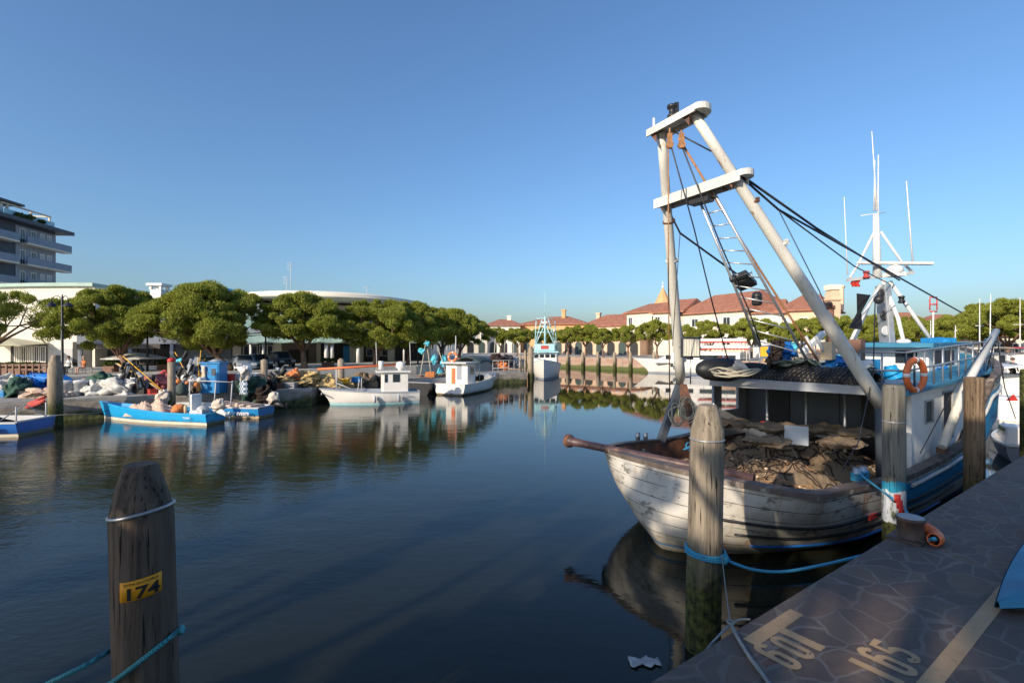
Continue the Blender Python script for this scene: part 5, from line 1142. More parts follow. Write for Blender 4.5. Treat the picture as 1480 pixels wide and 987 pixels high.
p4 = QV(1408, 620, .75); P4 = piling('mooring_post', 'rough brown barked post beside the trawler side boom', (p4.x, p4.y), HC - (545 - 497) / F * p4.y, .135, m_pile_bark, (.0, 0), 15, .04, .92, None, 56, rough=.05)
p5 = QV(1487, 600, .7); piling('mooring_post', 'dark green mossy post cut by the right edge of the photo', (p5.x, p5.y), 2.55, .14, m_pile_moss, (0, 0), 17, .06, .9, None, 40)

# bollard with an orange hose sleeve and the light blue rope
pb_ = G(1316, 778, QZ); t = thing('bollard', 'short rusty steel bollard with pale top on the quay edge', 'bollard', tuple(pb_))
b = MB(); b.lathe(pb_, [(.10, 0), (.098, .015), (.090, .02), (.090, .145), (.100, .152), (.103, .165), (.096, .178), (.01, .18)], 32); b.build('drum', m_bollard, t)
b = MB(); b.lathe(pb_ + V((0, 0, .1782)), [(.095, 0), (.08, .006), (.005, .008)], 32); b.build('top_plate', m_grey, t)
b = MB(); b.obox(pb_ + V((-.02, 0, .008)), EU * .13, EV * .12, (0, 0, .008)); b.build('base_plate', m_bollard, t, bevel=.004)
b = MB(); arc = [pb_ + V((.02 + math.cos(a) * .155, -.0 + math.sin(a) * .145, .055 + .015 * math.sin(a * 2))) for a in np.linspace(-1.25, 1.25, 20)]
b.tube(arc, .046, 12, cap=False); single('hose_sleeve', b, m_orange, 'orange hose sleeve protecting the rope behind the bollard', 'hose', solid=.006)
b = MB(); pA = V((p2.x + .02, p2.y, 0)); zr = HC - (806 - 497) / F * 4.8
for w_ in range(3): b.tube([V((p2.x - .022 * 1.2 + math.cos(a) * .188, p2.y + math.sin(a) * .188, zr + (w_ - 1) * .024 + .006 * math.sin(a * 2 + w_) - .015 * math.cos(a))) for a in [6.283 * i / 40 for i in range(40)]], .0125, 8, closed=True)
kn = W(1047, 808, 4.82); b.ball(kn, (.045, .04, .05), 12, 9, amp=.25, seed=2)
s_ = arc[0] + V((.0, 0, 0)); c_ = [kn, W(1085, 822, 4.75), W(1130, 826, 4.70), W(1190, 816, 4.62), W(1250, 802, 4.70), W(1300, 793, 4.82), s_ + V((-.02, -.0, 0)), arc[0]]
def smooth(pts, n=8):
    P_ = [V(p) for p in pts]; o_ = []
    for i in range(len(P_) - 1):
        p0, a, c, d = P_[max(i - 1, 0)], P_[i], P_[i + 1], P_[min(i + 2, len(P_) - 1)]
        for k_ in range(n):
            t_ = k_ / n; o_.append(.5 * ((2 * a) + (c - p0) * t_ + (2 * p0 - 5 * a + 4 * c - d) * t_ * t_ + (3 * a - p0 - 3 * c + d) * t_ ** 3))
    return o_ + [P_[-1]]
b.tube(smooth(c_) + arc[1:], .0145, 10)
single('mooring_rope', b, m_ropeblue, 'light blue rope slung from the grey post to the bollard', 'rope')
b = MB(); b.tube(smooth([arc[-1], QV(1312, 742, .45), QV(1303, 730, .8)]), .013, 8)
bt = [Q(6.35, 1.5, 0), Q(6.6, 1.5, 0)]
for w_ in range(4):
    for i_ in range(2): b.tube([bt[i_] + V((math.cos(a) * .066, math.sin(a) * .066, sheer(6.4) + .02 + w_ * .03)) for a in [6.283 * i / 16 for i in range(16)]], .013, 6, closed=True)
b.tube(smooth([bt[1] + V((.05, 0, sheer(6.4) + .08)), QV(1245, 686, 1.2), QV(1268, 704, 1.0), QV(1290, 720, .7)]), .013, 8)
single('mooring_rope', b, m_ropeblue, 'light blue rope turned round the bitts on the trawler rail', 'rope')
# grey rope on the quay
b = MB(); kq = G(1056, 905, QZ) + V((0, 0, .015)); 
b.tube(smooth([W(1043, 800, 4.75), W(1050, 860, 3.4), kq]), .0045, 5)
b.tube([kq + V((math.cos(a) * .018, math.sin(a) * .018, .01)) for a in [6.283 * i / 12 for i in range(12)]], .006, 6, closed=True)
b.tube(smooth([kq, G(1072, 935, QZ) + V((0, 0, .014)), G(1090, 962, QZ) + V((0, 0, .014)), G(1118, 1000, QZ) + V((0, 0, .014))]), .010, 8)
b.tube(smooth([kq, G(1070, 898, QZ) + V((0, 0, .012)), G(1084, 897, QZ) + V((0, 0, .01))]), .006, 6); b.tube(smooth([kq, Q(.30, .02, QZ - .02), Q(.22, .05, QZ - .12)]), .007, 6)
single('grey_rope', b, m_ropegrey, 'thin grey line from the post tied at the quay edge', 'rope')
# painted line and lettering on the paving
def ground_poly(b, l, z): b.slab([Q(u, v, QZ + z) for u, v in l], (0, 0, .003))
b = MB(); b.grid([[Q(u, -.80, QZ + .002), Q(u, -.722, QZ + .002)] for u in range(-3, 41)], smooth=False); tag(b.build('painted_line', m_groundpaint), 'worn ochre line painted along the paving', 'painted line'); bpy.data.objects['painted_line']['kind'] = 'structure'
def stroke(b, pts, w_, z=.002): b.ribbon([Q(u, v, QZ + z) for u, v in pts], w_, (0, 0, .003))
def arc_(cu, cv, hw, hh, a0, a1, n=18): return [(cu + hw * math.cos(a), cv + hh * math.sin(a)) for a in np.linspace(a0, a1, n)]
def oval(cu, v0, v1, hw): k = hw; return [(cu + hw * math.cos(a), v1 - k + k * math.sin(a)) for a in np.linspace(0, math.pi, 10)] + [(cu + hw * math.cos(a), v0 + k + k * math.sin(a)) for a in np.linspace(math.pi, 2 * math.pi, 10)] + [(cu + hw, v1 - k)]
def six(b, cu, v0, v1, hw, w_):
    vm = v0 + (v1 - v0) * .50; stroke(b, [(cu + hw * math.cos(a), v1 - hw + hw * math.sin(a)) for a in np.linspace(.1, math.pi, 10)] + [(cu - hw, vm - .02)], w_, .0027); stroke(b, oval(cu, v0, vm + hw * .9, hw), w_, .0021)
b = MB(); stroke(b, [(.47, -.108), (.99, -.108)], .078); stroke(b, [(.728, -.1475), (.728, -.358)], .066)
stroke(b, oval(.612, -.345, -.165, .032), .034, .0021); six(b, .474, -.345, -.150, .032, .034)
single('capacity_lettering', b, m_groundpaint, 'ochre lettering 60T painted beside the quay edge', 'ground lettering')
b = MB(); stroke(b, [(.755, -.47), (.755, -.69)], .046); six(b, .888, -.690, -.475, .034, .036)
stroke(b, [(1.06, -.492), (.985, -.492), (.985, -.568), (1.02, -.566)] + arc_(1.02, -.617, .040, .050, 1.4, -2.6), .036, .0023)
single('berth_number', b, m_groundpaint, 'ochre number 165 painted beside the long line', 'ground lettering')
# blue dinghy bow on the quay, right edge
t = thing('dinghy', 'low blue dinghy with cream stripe lying on the quay at the right edge', 'dinghy', tuple(Q(3.1, -1.2, QZ)), TH)
b = MB(); P_ = []
for i in range(24):
    x = i / 23; u_ = 2.06 + 2.6 * x; row = []; hw = .50 * (1 - (1 - x) ** 2.6) + .01; zt = .035 + .11 * (1 - (1 - x) ** 2.4); cv = -1.26 + .46 * (1 - x) ** 2.2
    for j in range(17):
        a = -1 + j / 8; f_ = abs(a); row.append(Q(u_ - .12 * f_ * (1 - x), cv + hw * (1 if a > 0 else -1) * math.sin(f_ * math.pi / 2) ** .7, QZ + .012 + (zt - .012) * f_ ** 1.8))
    P_.append(row)
b.grid(P_); b.build('hull', m_black, t)  # black underside paints the shadow beneath the dinghy
b = MB(); b.grid([[p[j] + EV * .006 * (1 if j > 8 else -1) for j in (13, 14, 15, 16)] for p in P_]); b.grid([[p[j] - EV * .006 for j in (3, 2, 1, 0)] for p in P_]); b.build('topside', m_deckblue, t)
b = MB(); b.grid([[p[0] + V((0, 0, .004)), p[0].lerp(p[16], .2) + V((0, 0, .03)), p[0].lerp(p[16], .5) + V((0, 0, .045)), p[0].lerp(p[16], .8) + V((0, 0, .03)), p[16] + V((0, 0, .004))] for p in P_]); b.build('cover', m_deckblue, t)
b = MB(); b.grid([[p[14].lerp(p[15], .2) + EV * .010, p[14].lerp(p[15], .75) + EV * .011] for p in P_]); b.build('cream_stripe', m_cream, t)
# plastic rag floating
rn = random.Random(3); b = MB(); c = G(932, 958, .0); b.grid([[c + V(((i / 13 - .5) * .30, (j / 9 - .5) * .12 * (1 + .4 * math.sin(i)), .016 + .022 * fbm(i * .9, j * 1.3, 2))) for j in range(10)] for i in range(14)])
single('plastic_rag', b, m_lgrey, 'pale plastic rag floating on the dark water below the quay', 'plastic rag', solid=.003)
# ============================================================ SMALL BOATS
def boat_frame(stern, bow):      # waterline points of stern and bow centre -> origin, axis, side, length
    s, e = V(stern), V(bow); s.z = e.z = 0; d = (e - s); return s, d.normalized(), V((0, 0, 1)).cross(d.normalized()), d.length
def hull_loft(t, stern, bow, B, hs, hb, mt, trim, floor_mt, rake=.5, sw=.8, full=2.3, floor=.25, boot=None, hump=0, rail_w=.07):
    s, d, n, L = boat_frame(stern, bow); P_ = []; n_ = 26; b = MB(); inn = []
    def sec(x):
        w_ = B / 2 * (sw + (1 - sw) * min(1, x / .35) if x < .35 else (1 - max(0, (x - .35) / .65) ** full)); sh = hs + (hb - hs) * x ** 2.2 + hump * math.sin(math.pi * x); return max(w_, .004), sh
    for i in range(n_):
        x = i / (n_ - 1); w_, sh = sec(x); row = []
        for f_, zf, rk in ((1, 1, 1), (.97, .66, .6), (.92, .35, .25), (.84, .10, .05), (.55, -.25, -.3), (0, -.38, -.5)):
            z = zf * sh if zf > 0 else zf; row.append((w_ * (f_ if x < .5 else f_ ** (1 + (x - .5) * 2.2)), z, rake * rk * x ** 3))
        ring = [s + d * (L * x + k_) + n * a + V((0, 0, z)) for a, z, k_ in row] + [s + d * (L * x + k_) - n * a + V((0, 0, z)) for a, z, k_ in reversed(row)]
        P_.append(ring); w2 = max(w_ - rail_w, .002)
        inn.append(([s + d * (L * x + rake * x ** 3) + n * sg * w_ + V((0, 0, sh)) for sg in (1, -1)], [s + d * (L * x + rake * x ** 3 - .02) + n * sg * w2 + V((0, 0, sh)) for sg in (1, -1)], [s + d * (L * x - .02) + n * sg * w2 * .93 + V((0, 0, min(floor, sh - .05))) for sg in (1, -1)]))
    b.grid(P_, smooth=True); b.add(P_[0], [tuple(range(11, -1, -1))]); h = b.build('hull', mt, t)
    if boot:
        b = MB()
        for j in (0, 1):
            rows = []
            for i in range(n_):
                x = i / (n_ - 1); w_, sh = sec(x); f1, f2 = .84, .87; sg = 1 if j == 0 else -1; ex = 1 if x < .5 else 1
                rows.append([s + d * (L * x + rake * .03 * x ** 3) + n * sg * (w_ * (.84 if x < .5 else .84 ** (1 + (x - .5) * 2.2)) + .006) + V((0, 0, -.02)), s + d * (L * x + rake * .1 * x ** 3) + n * sg * (w_ * (.885 if x < .5 else .885 ** (1 + (x - .5) * 2.2)) + .008) + V((0, 0, .07 + .06 * sh))])
            b.grid(rows)
        b.build('waterline_band', boot, h)
    b = MB()
    for k_ in (0, 1):
        b.grid([[a[k_] + V((0, 0, .012)), c[k_] + V((0, 0, .012)), e[k_]] for a, c, e in inn], smooth=False); b.grid([[a[k_] + n * (.012 if k_ == 0 else -.012) + V((0, 0, -.05)), a[k_] + n * (.012 if k_ == 0 else -.012) + V((0, 0, .012)), a[k_] + V((0, 0, .012))] for a, c, e in inn], smooth=False)
    b.beam(inn[0][0][0], inn[0][0][1], .06, .05); b.build('gunwale', trim, t)
    b = MB(); b.grid([[e[0], e[1]] for a, c, e in inn]); b.build('floor', floor_mt, t)
    return s, d, n, L, sec
def at(fr_, x, y, z): s, d, n, L = fr_[:4]; return s + d * x + n * y + V((0, 0, z))
def fbox(b, fr_, x0, x1, y0, y1, z0, z1, mi=0): s, d, n, L = fr_[:4]; return b.obox(at(fr_, (x0 + x1) / 2, (y0 + y1) / 2, (z0 + z1) / 2), d * (x1 - x0) / 2, n * (y1 - y0) / 2, (0, 0, (z1 - z0) / 2), mi)
def outboard(label, c, fwd, up_tilt, cov, legm, covered=True):
    t = thing('outboard_motor', label, 'outboard motor', tuple(c)); f_ = V(fwd).normalized(); sdir = f_.cross(V((0, 0, 1)))
    b = MB(); b.ball(V(c) + V((0, 0, .28)), (.24, .19, .26), 26, 18, amp=.12 if covered else .04, seed=3); b.rough(.10 if covered else 0, 4, 5); b.build('cowl', cov, t)
    b = MB(); a = V(c) + V((0, 0, .12)); e = a + f_ * (.55 * up_tilt) + V((0, 0, -.5 * (1.2 - up_tilt))); b.tube([a, a.lerp(e, .5), e], [.13, .10, .06], 10); b.obox(e + f_ * .05, f_ * .10, sdir * .09, (0, 0, .012)); b.build('leg', legm, t)
    b = MB()
    for k_ in range(3): an = k_ * 2.094; b.obox(e + f_ * .13 + sdir * math.cos(an) * .07 + V((0, 0, math.sin(an) * .07)), sdir * math.cos(an) * .07 + V((0, 0, math.sin(an) * .07)), f_ * .01, (sdir * -math.sin(an) + V((0, 0, math.cos(an)))) * .03)
    b.build('propeller', legm, t)
    if covered: b = MB(); b.tube([V(c) + V((math.cos(q) * .29, math.sin(q) * .23, .2)) for q in [6.283 * i / 20 for i in range(20)]], .012, 5, closed=True); b.build('lashing', m_black, t)
    return t
# 1 bright blue skiff
bow, stern = G(152, 603, .05), G(312, 610.5, .05)
t = thing('skiff', 'long light blue open skiff with pinkish net heaped inside', 'small boat', tuple((bow + stern) / 2 - V((0, 0, .05))))
f1 = hull_loft(t, stern, bow, 1.12, .42, .72, m_cyan, m_cyan, m_cyan, .35, .85, 2.2, .18, m_cream)
sd_ = f1[2] if f1[2].y < 0 else -f1[2]
sd_ = f1[2] if f1[2].y < 0 else -f1[2]
b = MB(); text(b, '7V6061', .12, f1[0] + f1[1] * .95 + sd_ * .575 + V((0, 0, .24)), -f1[1], (0, 0, 1), .01); b.build('registration', m_white, t)
def mound(fr_, x0, x1, hw, z0, h, s, yoff=0):
    return lambda i, j: at(fr_, x0 + (x1 - x0) * i, yoff + (j * 2 - 1) * hw, z0 + h * (4 * i * (1 - i)) ** .4 * (4 * j * (1 - j)) ** .4 * (.75 + .5 * fbm(i * 4 + s, j * 3, s)))
heap('pinkish beige fishing net heaped in the light blue skiff', 'fishing net', 'fishing_net', m_cream_net, mound(f1, 2.1, 4.1, .42, .2, .68, 2), 34, 20)
b = MB(); c = at(f1, 1.75, 0, .5); b.ball(c, (.3, .28, .2), 14, 10, amp=.2, seed=8); single('orange_sheet', b, m_orange_net, 'crumpled orange sheet beside the pinkish net in the skiff', 'sheet')
b = MB(); c = at(f1, .75, 0, .3); fbox(b, f1, .6, 1.0, -.28, .28, .2, .52); b.obox(at(f1, .95, 0, .78), f1[1] * .06 + V((0, 0, .0)), f1[2] * .24, (0, 0, .36)); single('seat', b, m_white, 'white covered helm seat in the light blue skiff', 'boat seat', bevel=.07)
b = MB(); fbox(b, f1, .35, .6, -.1, .3, .3, .58); b.ball(at(f1, .5, .1, .55), (.22, .22, .16), 12, 8, amp=.15, seed=4); single('white_bag', b, m_lgrey, 'grey white bundle behind the helm seat in the skiff', 'bundle')
b = MB(); c = at(f1, 1.35, .1, .2); b.lathe(c, [(.05, 0), (.055, .45), (.03, .5)], 10); single('post', b, m_beigebox, 'short wooden post standing in the light blue skiff', 'post')
outboard('beige covered outboard motor on the stern of the light blue skiff', at(f1, -.15, 0, .42), -f1[1] + V((0, -.3, 0)), .9, m_cover, m_white)
# 2 blue boat with lettering
bow, stern = G(238, 598, .05), G(385, 601, .05)
bow = V((bow.x, bow.y + .3, 0))
t = thing('workboat', 'darker blue flat workboat with white hull lettering and pale deck', 'small boat', tuple((bow + stern) / 2))
f2 = hull_loft(t, stern, bow, 1.28, .46, .5, m_blue, m_lgrey, m_lgrey, .2, .8, 3.0, .34, m_beigebox)
b = MB(); sd_ = f2[2] if f2[2].y < 0 else -f2[2]; text(b, 'UCAP 1VE979', .19, f2[0] + f2[1] * 1.42 + sd_ * .655 + V((0, 0, .15)), -f2[1], (0, 0, 1), .03, bold=.006); b.build('registration', m_white, t)
b = MB(); 
for x in (1.4, 2.2): b.tube([at(f2, x, .4, .35), at(f2, x - .1, .4, 1.55)], .025, 6); 
b.tube([at(f2, 1.2, .5, 1.5), at(f2, 3.4, .5, 1.55)], .02, 6); b.tube([at(f2, 3.3, .5, .35), at(f2, 3.3, .5, 1.5)], .025, 6); b.build('rail_frame', m_lgrey, t)
outboard('beige covered outboard tilted up on the lettered blue workboat', at(f2, -.35, 0, .5), -f2[1] + V((0, -.2, 0)), 1.0, m_cover, m_blackpl)
b = MB()
for i in range(6): fbox(b, f2, .5 + .32 * i, .75 + .32 * i, -.42, .3 + .05 * (i % 2), .34, .52 + .04 * (i % 3))
single('deck_blocks', b, m_cream_net, 'low row of reddish beige net bags on the lettered workboat', 'net bags', bevel=.04)
# 3 royal blue boat at left edge
s0 = G(25, 631, .0); d0 = V((-1, -.12, 0)).normalized()
t = thing('workboat', 'royal blue workboat with white gunwale cut by the left edge', 'small boat', tuple(s0 + d0 * 2))
f3 = hull_loft(t, s0 + V((0, .65, 0)), s0 + d0 * 4.4 + V((0, .65, 0)), 1.7, .50, .7, m_royal, m_lgrey, m_brownbox, .3, .95, 2.4, .2, m_cream)
b = MB(); sd_ = f3[2] if f3[2].y < 0 else -f3[2]; text(b, '1VE800', .18, f3[0] + f3[1] * .98 + sd_ * .875 + V((0, 0, .22)), -f3[1], (0, 0, 1), .02, bold=.012); b.build('registration', m_white, t)
b = MB(); 
for x, y in ((.15, .6), (.15, -.6), (1.0, .6)): b.tube([at(f3, x, y, .4), at(f3, x, y, 1.0)], .022, 6)
b.tube([at(f3, .15, .6, 1.0), at(f3, 2.6, .6, .98)], .014, 6); b.tube([at(f3, .15, -.6, .5), at(f3, .35, .0, 1.0), at(f3, .8, .4, .5)], .02, 6); b.build('rail', m_lgrey, t)
b = MB(); b.tube([W(30, 588, 19.2), W(66, 573, 18.9)], .05, 6); b.grid([[W(24 + 42 * i, 590 - 16 * i + 7 * j, 19.1 - .2 * i) + V((0, .04 * math.sin(9 * i + 5 * j), 0)) for j in (0, .5, 1)] for i in np.linspace(0, 1, 10)]); single('red_boom', b, m_redfabric, 'boom wrapped in red cloth beside the royal blue boat', 'boom', solid=.01)
outb3 = MB(); c = W(14, 606, 18.0)
heap('brownish nets and ropes piled in the royal blue boat', 'fishing net', 'fishing_net', m_netdark, mound(f3, .9, 3.6, .6, .25, .5, 6), 24, 16)
# 4 white boat, side on
bow, stern = G(478, 585, .0), G(603, 580, .0)
t = thing('fishing_launch', 'white launch with small cabin and orange rolled boom', 'small boat', tuple((bow + stern) / 2))
f4 = hull_loft(t, stern, bow, 2.0, .62, .86, m_whiteclean, m_greywall, m_lgrey, .55, .85, 2.4, .5, m_turq)
b = MB(); fbox(b, f4, .55, 1.85, -.6, .6, .5, 1.62); cb = b.build('cabin', m_whiteclean, t, bevel=.03)
b = MB(); fbox(b, f4, .45, 2.15, -.72, .72, 1.62, 1.69); b.build('cabin_roof', m_whiteclean, cb)
for x0, x1 in ((1.0, 1.35), (1.62, 1.76)):
    for sg in (-1, 1): b = MB(); fbox(b, f4, x0, x1, sg * .612 - .01, sg * .612 + .01, 1.12, 1.52); b.build('window', m_glass, cb)
b = MB(); fbox(b, f4, .538, .552, -.3, .3, .6, 1.5); b.build('door', m_dark, cb)
b = MB(); b.ball(at(f4, .9, 0, 1.95), (.26, .2, .22), 12, 8); b.tube([at(f4, .9, 0, 1.69), at(f4, .9, 0, 1.9)], .1, 8); b.build('radar_dome', m_whiteclean, t)
b = MB(); b.tube([at(f4, 1.9, 0, 1.75), at(f4, 1.9, 0, 2.2)], .13, 12); b.build('exhaust', m_white, t)
b = MB(); b.tube([at(f4, 1.0, 0, 2.0), at(f4, 5.0, 0, 1.82)], .06, 8); b.build('orange_boom', m_orange, t)
b = MB(); b.tube([at(f4, 4.1, 0, .5), at(f4, 4.1, 0, 1.9)], .035, 8); b.tube([at(f4, 4.1, 0, 1.1), at(f4, 3.0, 0, .6)], .025, 6); b.tube([at(f4, 4.8, .5, .6), at(f4, 4.8, -.5, .6)], .03, 6); b.tube([at(f4, 2.9, .55, .55), at(f4, 2.9, .55, 1.35)], .02, 6); b.tube([at(f4, 3.1, .5, .55), at(f4, 3.0, .5, 1.3)], .025, 6); b.build('mast', m_lgrey, t)
for x in (.35, 2.1): b = MB(); b.tube([at(f4, x, 0, 1.65), at(f4, x + .05, 0, 3.2)], .015, 5); b.build('aerial', m_white, t)
sd_ = f4[2] if f4[2].y < 0 else -f4[2]; b = MB(); text(b, '1VE701', .13, f4[0] + f4[1] * .98 + sd_ * 1.02 + V((0, 0, .45)), -f4[1], (0, 0, 1), .02, bold=.004); b.build('registration', m_greywall, t)
for x in (1.1, 2.3):
    b = MB(); b.lathe(at(f4, x, 0, .12) + sd_ * 1.08, [(.01, 0), (.08, .05), (.09, .25), (.06, .36), (.01, .4)], 10); single('fender', b, m_lgrey if x > 2 else m_grey, {1.1: 'darker fender hanging at the stern side of the white launch', 2.3: 'pale fender amidships on the white launch'}[x], 'fender', 'fenders of the white launch')
# 5 white boat with green awning
stern, bow = G(668, 571, 0), G(712, 559, 0); stern = G(655, 573, 0) + V((-.3, .6, 0))
t = thing('fishing_launch', 'white launch with dark green awning and lifebuoy on its cabin roof', 'small boat', tuple((bow + stern) / 2))
f5 = hull_loft(t, stern, bow, 2.2, .68, 1.05, m_whiteclean, m_whiteclean, m_beigebox, .5, .95, 2.6, .5)
b = MB(); fbox(b, f5, .9, 1.0, -.75, .75, .5, 1.9); fbox(b, f5, 1.0, 2.0, -.75, -.65, .5, 1.9); fbox(b, f5, 1.0, 2.0, .65, .75, .5, 1.9); fbox(b, f5, .5, 2.1, -.85, .85, 1.9, 1.97); cb = b.build('cabin', m_whiteclean, t)
b = MB(); fbox(b, f5, .885, .898, -.35, .0, .9, 1.8); b.build('door', m_greywall, cb); b = MB(); fbox(b, f5, 1.3, 1.8, -.765, -.751, 1.2, 1.75); b.build('window', m_glass, cb)
b = MB(); fbox(b, f5, .84, .88, .1, .34, .55, 1.6); single('oilskins', b, m_orange, 'orange oilskins hanging on the cabin of the green awning launch', 'oilskins', bevel=.015)
aw = MB(); aw.grid([[at(f5, 2.2 + 2.4 * i, (j * 2 - 1) * 1.0, 1.95 + .38 * math.sin(math.pi * j) - .25 * abs(i - .4)) for j in np.linspace(0, 1, 9)] for i in np.linspace(0, 1, 9)]); aw.build('awning', m_greencloth, t, solid=.03)
for x in (2.3, 4.4):
    for y in (-.9, .9): b = MB(); b.tube([at(f5, x, y, .6), at(f5, x, y, 1.95)], .025, 6); b.build('awning_pole', m_alu, t)
b = MB(); b.tube([at(f5, .8, 0, 1.95), at(f5, .8, 0, 3.6)], .03, 6); b.build('mast', m_lgrey, t)
torus(at(f5, .75, .2, 2.3), .27, .075, (-.4, -1, .2), m_orange, 'orange lifebuoy on the cabin roof of the green awning launch', 'lifebuoy', 'lifebuoy')
b = MB()
for i in range(7): b.ball(at(f5, 2.3 + .3 * i, .3 * math.sin(i * 2), .8), .2, 8, 6, amp=.2, seed=i)
single('deck_gear', b, m_netdark, 'dark gear heaped under the green awning', 'gear')
# 6 dark barge between them
t = thing('barge', 'dark steel barge moored between the two white launches', 'barge', tuple(V(Wz(620, 31, 0))))
f6 = hull_loft(t, V(Wz(602, 29.5, 0)), V(Wz(655, 33.5, 0)), 2.0, .75, .8, m_blackpl, m_grey, m_rust, .2, .95, 3, .5)
# 7 turquoise fishing boat, bow on
bowp = G(786, 549, 0); t = thing('fishing_boat', 'white and turquoise fishing boat seen bow on beside the pier end', 'fishing boat', tuple(bowp + V((0, 4, 0))))
f7 = hull_loft(t, bowp + V((.9, 9.5, 0)), bowp, 3.0, 1.1, 1.75, m_whiteclean, m_turq, m_lgrey, .35, .9, 3.2, .9, m_greywall)
fx = f7
b = MB(); fbox(b, fx, 5.0, 7.2, -1.1, 1.1, .9, 2.3); cb = b.build('wheelhouse', m_whiteclean, t, bevel=.04); b = MB(); fbox(b, fx, 4.8, 7.5, -1.25, 1.25, 2.3, 2.42); b.build('roof', m_turq, cb)
b = MB(); fbox(b, fx, 5.0, 6.6, -.95, .95, 2.42, 3.1); b.build('upper_cabin', m_turq, cb, bevel=.1); b = MB(); fbox(b, fx, 6.6, 6.63, -.35, .35, 2.62, 2.95); b.build('name_board', m_redfabric, cb)
for y in (-.95, -.45, .05, .55): b = MB(); fbox(b, fx, 7.2, 7.22, y, y + .4, 1.85, 2.15); b.build('window', m_glass, cb)
for (p, q_, r_) in (((5.6, 0, 3.1), (5.4, 0, 5.7), .10), ((5.5, -.9, 3.0), (5.4, 0, 5.0), .05), ((5.5, .9, 3.0), (5.4, 0, 5.0), .05), ((4.4, -1.3, 2.0), (5.4, -.3, 5.4), .05), ((4.4, 1.3, 2.0), (5.4, .3, 5.4), .05), ((5.4, 0, 5.6), (5.4, 0, 8.1), .025), ((2, -1.2, 1.2), (4.2, -.9, 5.3), .05), ((2, 1.2, 1.2), (4.2, .9, 5.3), .05)):
    b = MB(); b.tube([at(fx, *p), at(fx, *q_)], r_, 6); b.build('mast_pole', m_turq, t)
for z, w_ in ((4.2, .8), (4.8, .6), (5.5, .8)): b = MB(); b.tube([at(fx, 5.4, -w_, z), at(fx, 5.4, w_, z)], .04, 6); b.build('spreader', m_turq, t)
b = MB(); b.ball(at(fx, 5.4, 0, 5.1), (.35, .2, .15)); b.build('radar', m_white, t)
b = MB(); b.tube([at(fx, 7.3, -1.2, 1.95), at(fx, 9.3, -.4, 2.35), at(fx, 9.6, 0, 2.4), at(fx, 9.3, .4, 2.35), at(fx, 7.3, 1.2, 1.95)], .03, 6); b.build('bow_rail', m_turq, t)
# 8 tour boat
bow, stern = G(938, 538.5, 0), G(1085, 541, 0)
t = thing('tour_boat', 'white double deck tour boat with red trimmed awnings by the far quay', 'tour boat', tuple((bow + stern) / 2))
f8 = hull_loft(t, stern, bow, 3.6, 1.15, 1.55, m_whiteclean, m_white, m_lgrey, 1.6, .9, 2.2, 1.0, m_greywall)
L8 = f8[3]; b = MB(); s8 = at(f8, 0, 0, 0)
for sg in (1,):
    prof = [(1.2, 1.1), (1.2, 2.25), (L8 - 3.2, 2.45), (L8 - 2.2, 2.1), (L8 - .8, 1.4), (L8 - .6, 1.1)]; b.slab([at(f8, x, -1.5, z) for x, z in prof], f8[2] * 3.0)
cb = b.build('saloon', m_whiteclean, t, bevel=.05)
sd_ = f8[2] if f8[2].y < 0 else -f8[2]; sg = 1 if sd_ == f8[2] else -1
for x0, x1 in ((L8 - 2.2, L8 - 1.7), (L8 - 4.4, L8 - 2.9), (L8 - 6.6, L8 - 5.0), (1.6, 3.6)): b = MB(); fbox(b, f8, x0, x1, sg * 1.51 - .02, sg * 1.51 + .02, 1.5, 1.95); b.build('window', m_glass, cb)
for z, x0, x1 in ((2.65, .3, L8 * .52), (3.35, .6, L8 * .50)):
    b = MB(); fbox(b, f8, x0, x1, -1.6, 1.6, z, z + .28); aw = b.build('awning', m_white, t, bevel=.05); b = MB(); fbox(b, f8, x0, x1, sg * 1.62 - .02, sg * 1.62 + .02, z - .09, z - .002)
    for k_ in range(14): xx = x0 + (x1 - x0) * k_ / 14; fbox(b, f8, xx, xx + .2, sg * 1.62 - .022, sg * 1.62 + .022, z - .15, z - .091)
    b.build('valance', m_red, aw)
for x in (.6, 2.5, 4.6):
    for y in (-1.5, 1.5): b = MB(); b.tube([at(f8, x, y, 1.1), at(f8, x, y, 3.4)], .03, 5); b.build('awning_pole', m_white, t)
b = MB(); fbox(b, f8, L8 - 5.8, L8 - 3.4, -1.0, 1.0, 2.4, 3.3); wb = b.build('wheelhouse', m_whiteclean, t, bevel=.08); b = MB(); fbox(b, f8, L8 - 4.4, L8 - 4.0, sg * 1.01 - .01, sg * 1.01 + .01, 2.75, 3.15); b.build('window', m_glass, wb); b = MB(); fbox(b, f8, L8 - 6.0, L8 - 3.2, -1.1, 1.1, 3.3, 3.38); b.build('roof', m_white, wb)
b = MB(); c = at(f8, L8 - 2.9, sg * 1.52, 2.28); b.tube([c + f8[1] * math.cos(a) * .18 + V((0, 0, math.sin(a) * .14)) for a in np.linspace(1.0, 5.2, 12)], .035, 6); 
for k_ in range(5): b.tube([c - f8[1] * (.3 + .22 * k_) + V((0, 0, -.06)), c - f8[1] * (.4 + .22 * k_) + V((0, 0, .05 * (k_ % 2)))], .025, 5)
b.build('emblem', m_greywall, t)
b = MB(); b.lathe(at(f8, L8 - 2.3, sg * 1.75, .7), [(.01, 0), (.14, .08), (.14, .3), (.01, .38)], 10); single('fender', b, m_black, 'small black round fender on the bow side of the tour boat', 'fender')
b = MB(); b.tube([at(f8, L8 - 3.0, 0, 3.4), at(f8, L8 - 3.0, 0, 4.6)], .04, 6); b.build('mast', m_white, t)

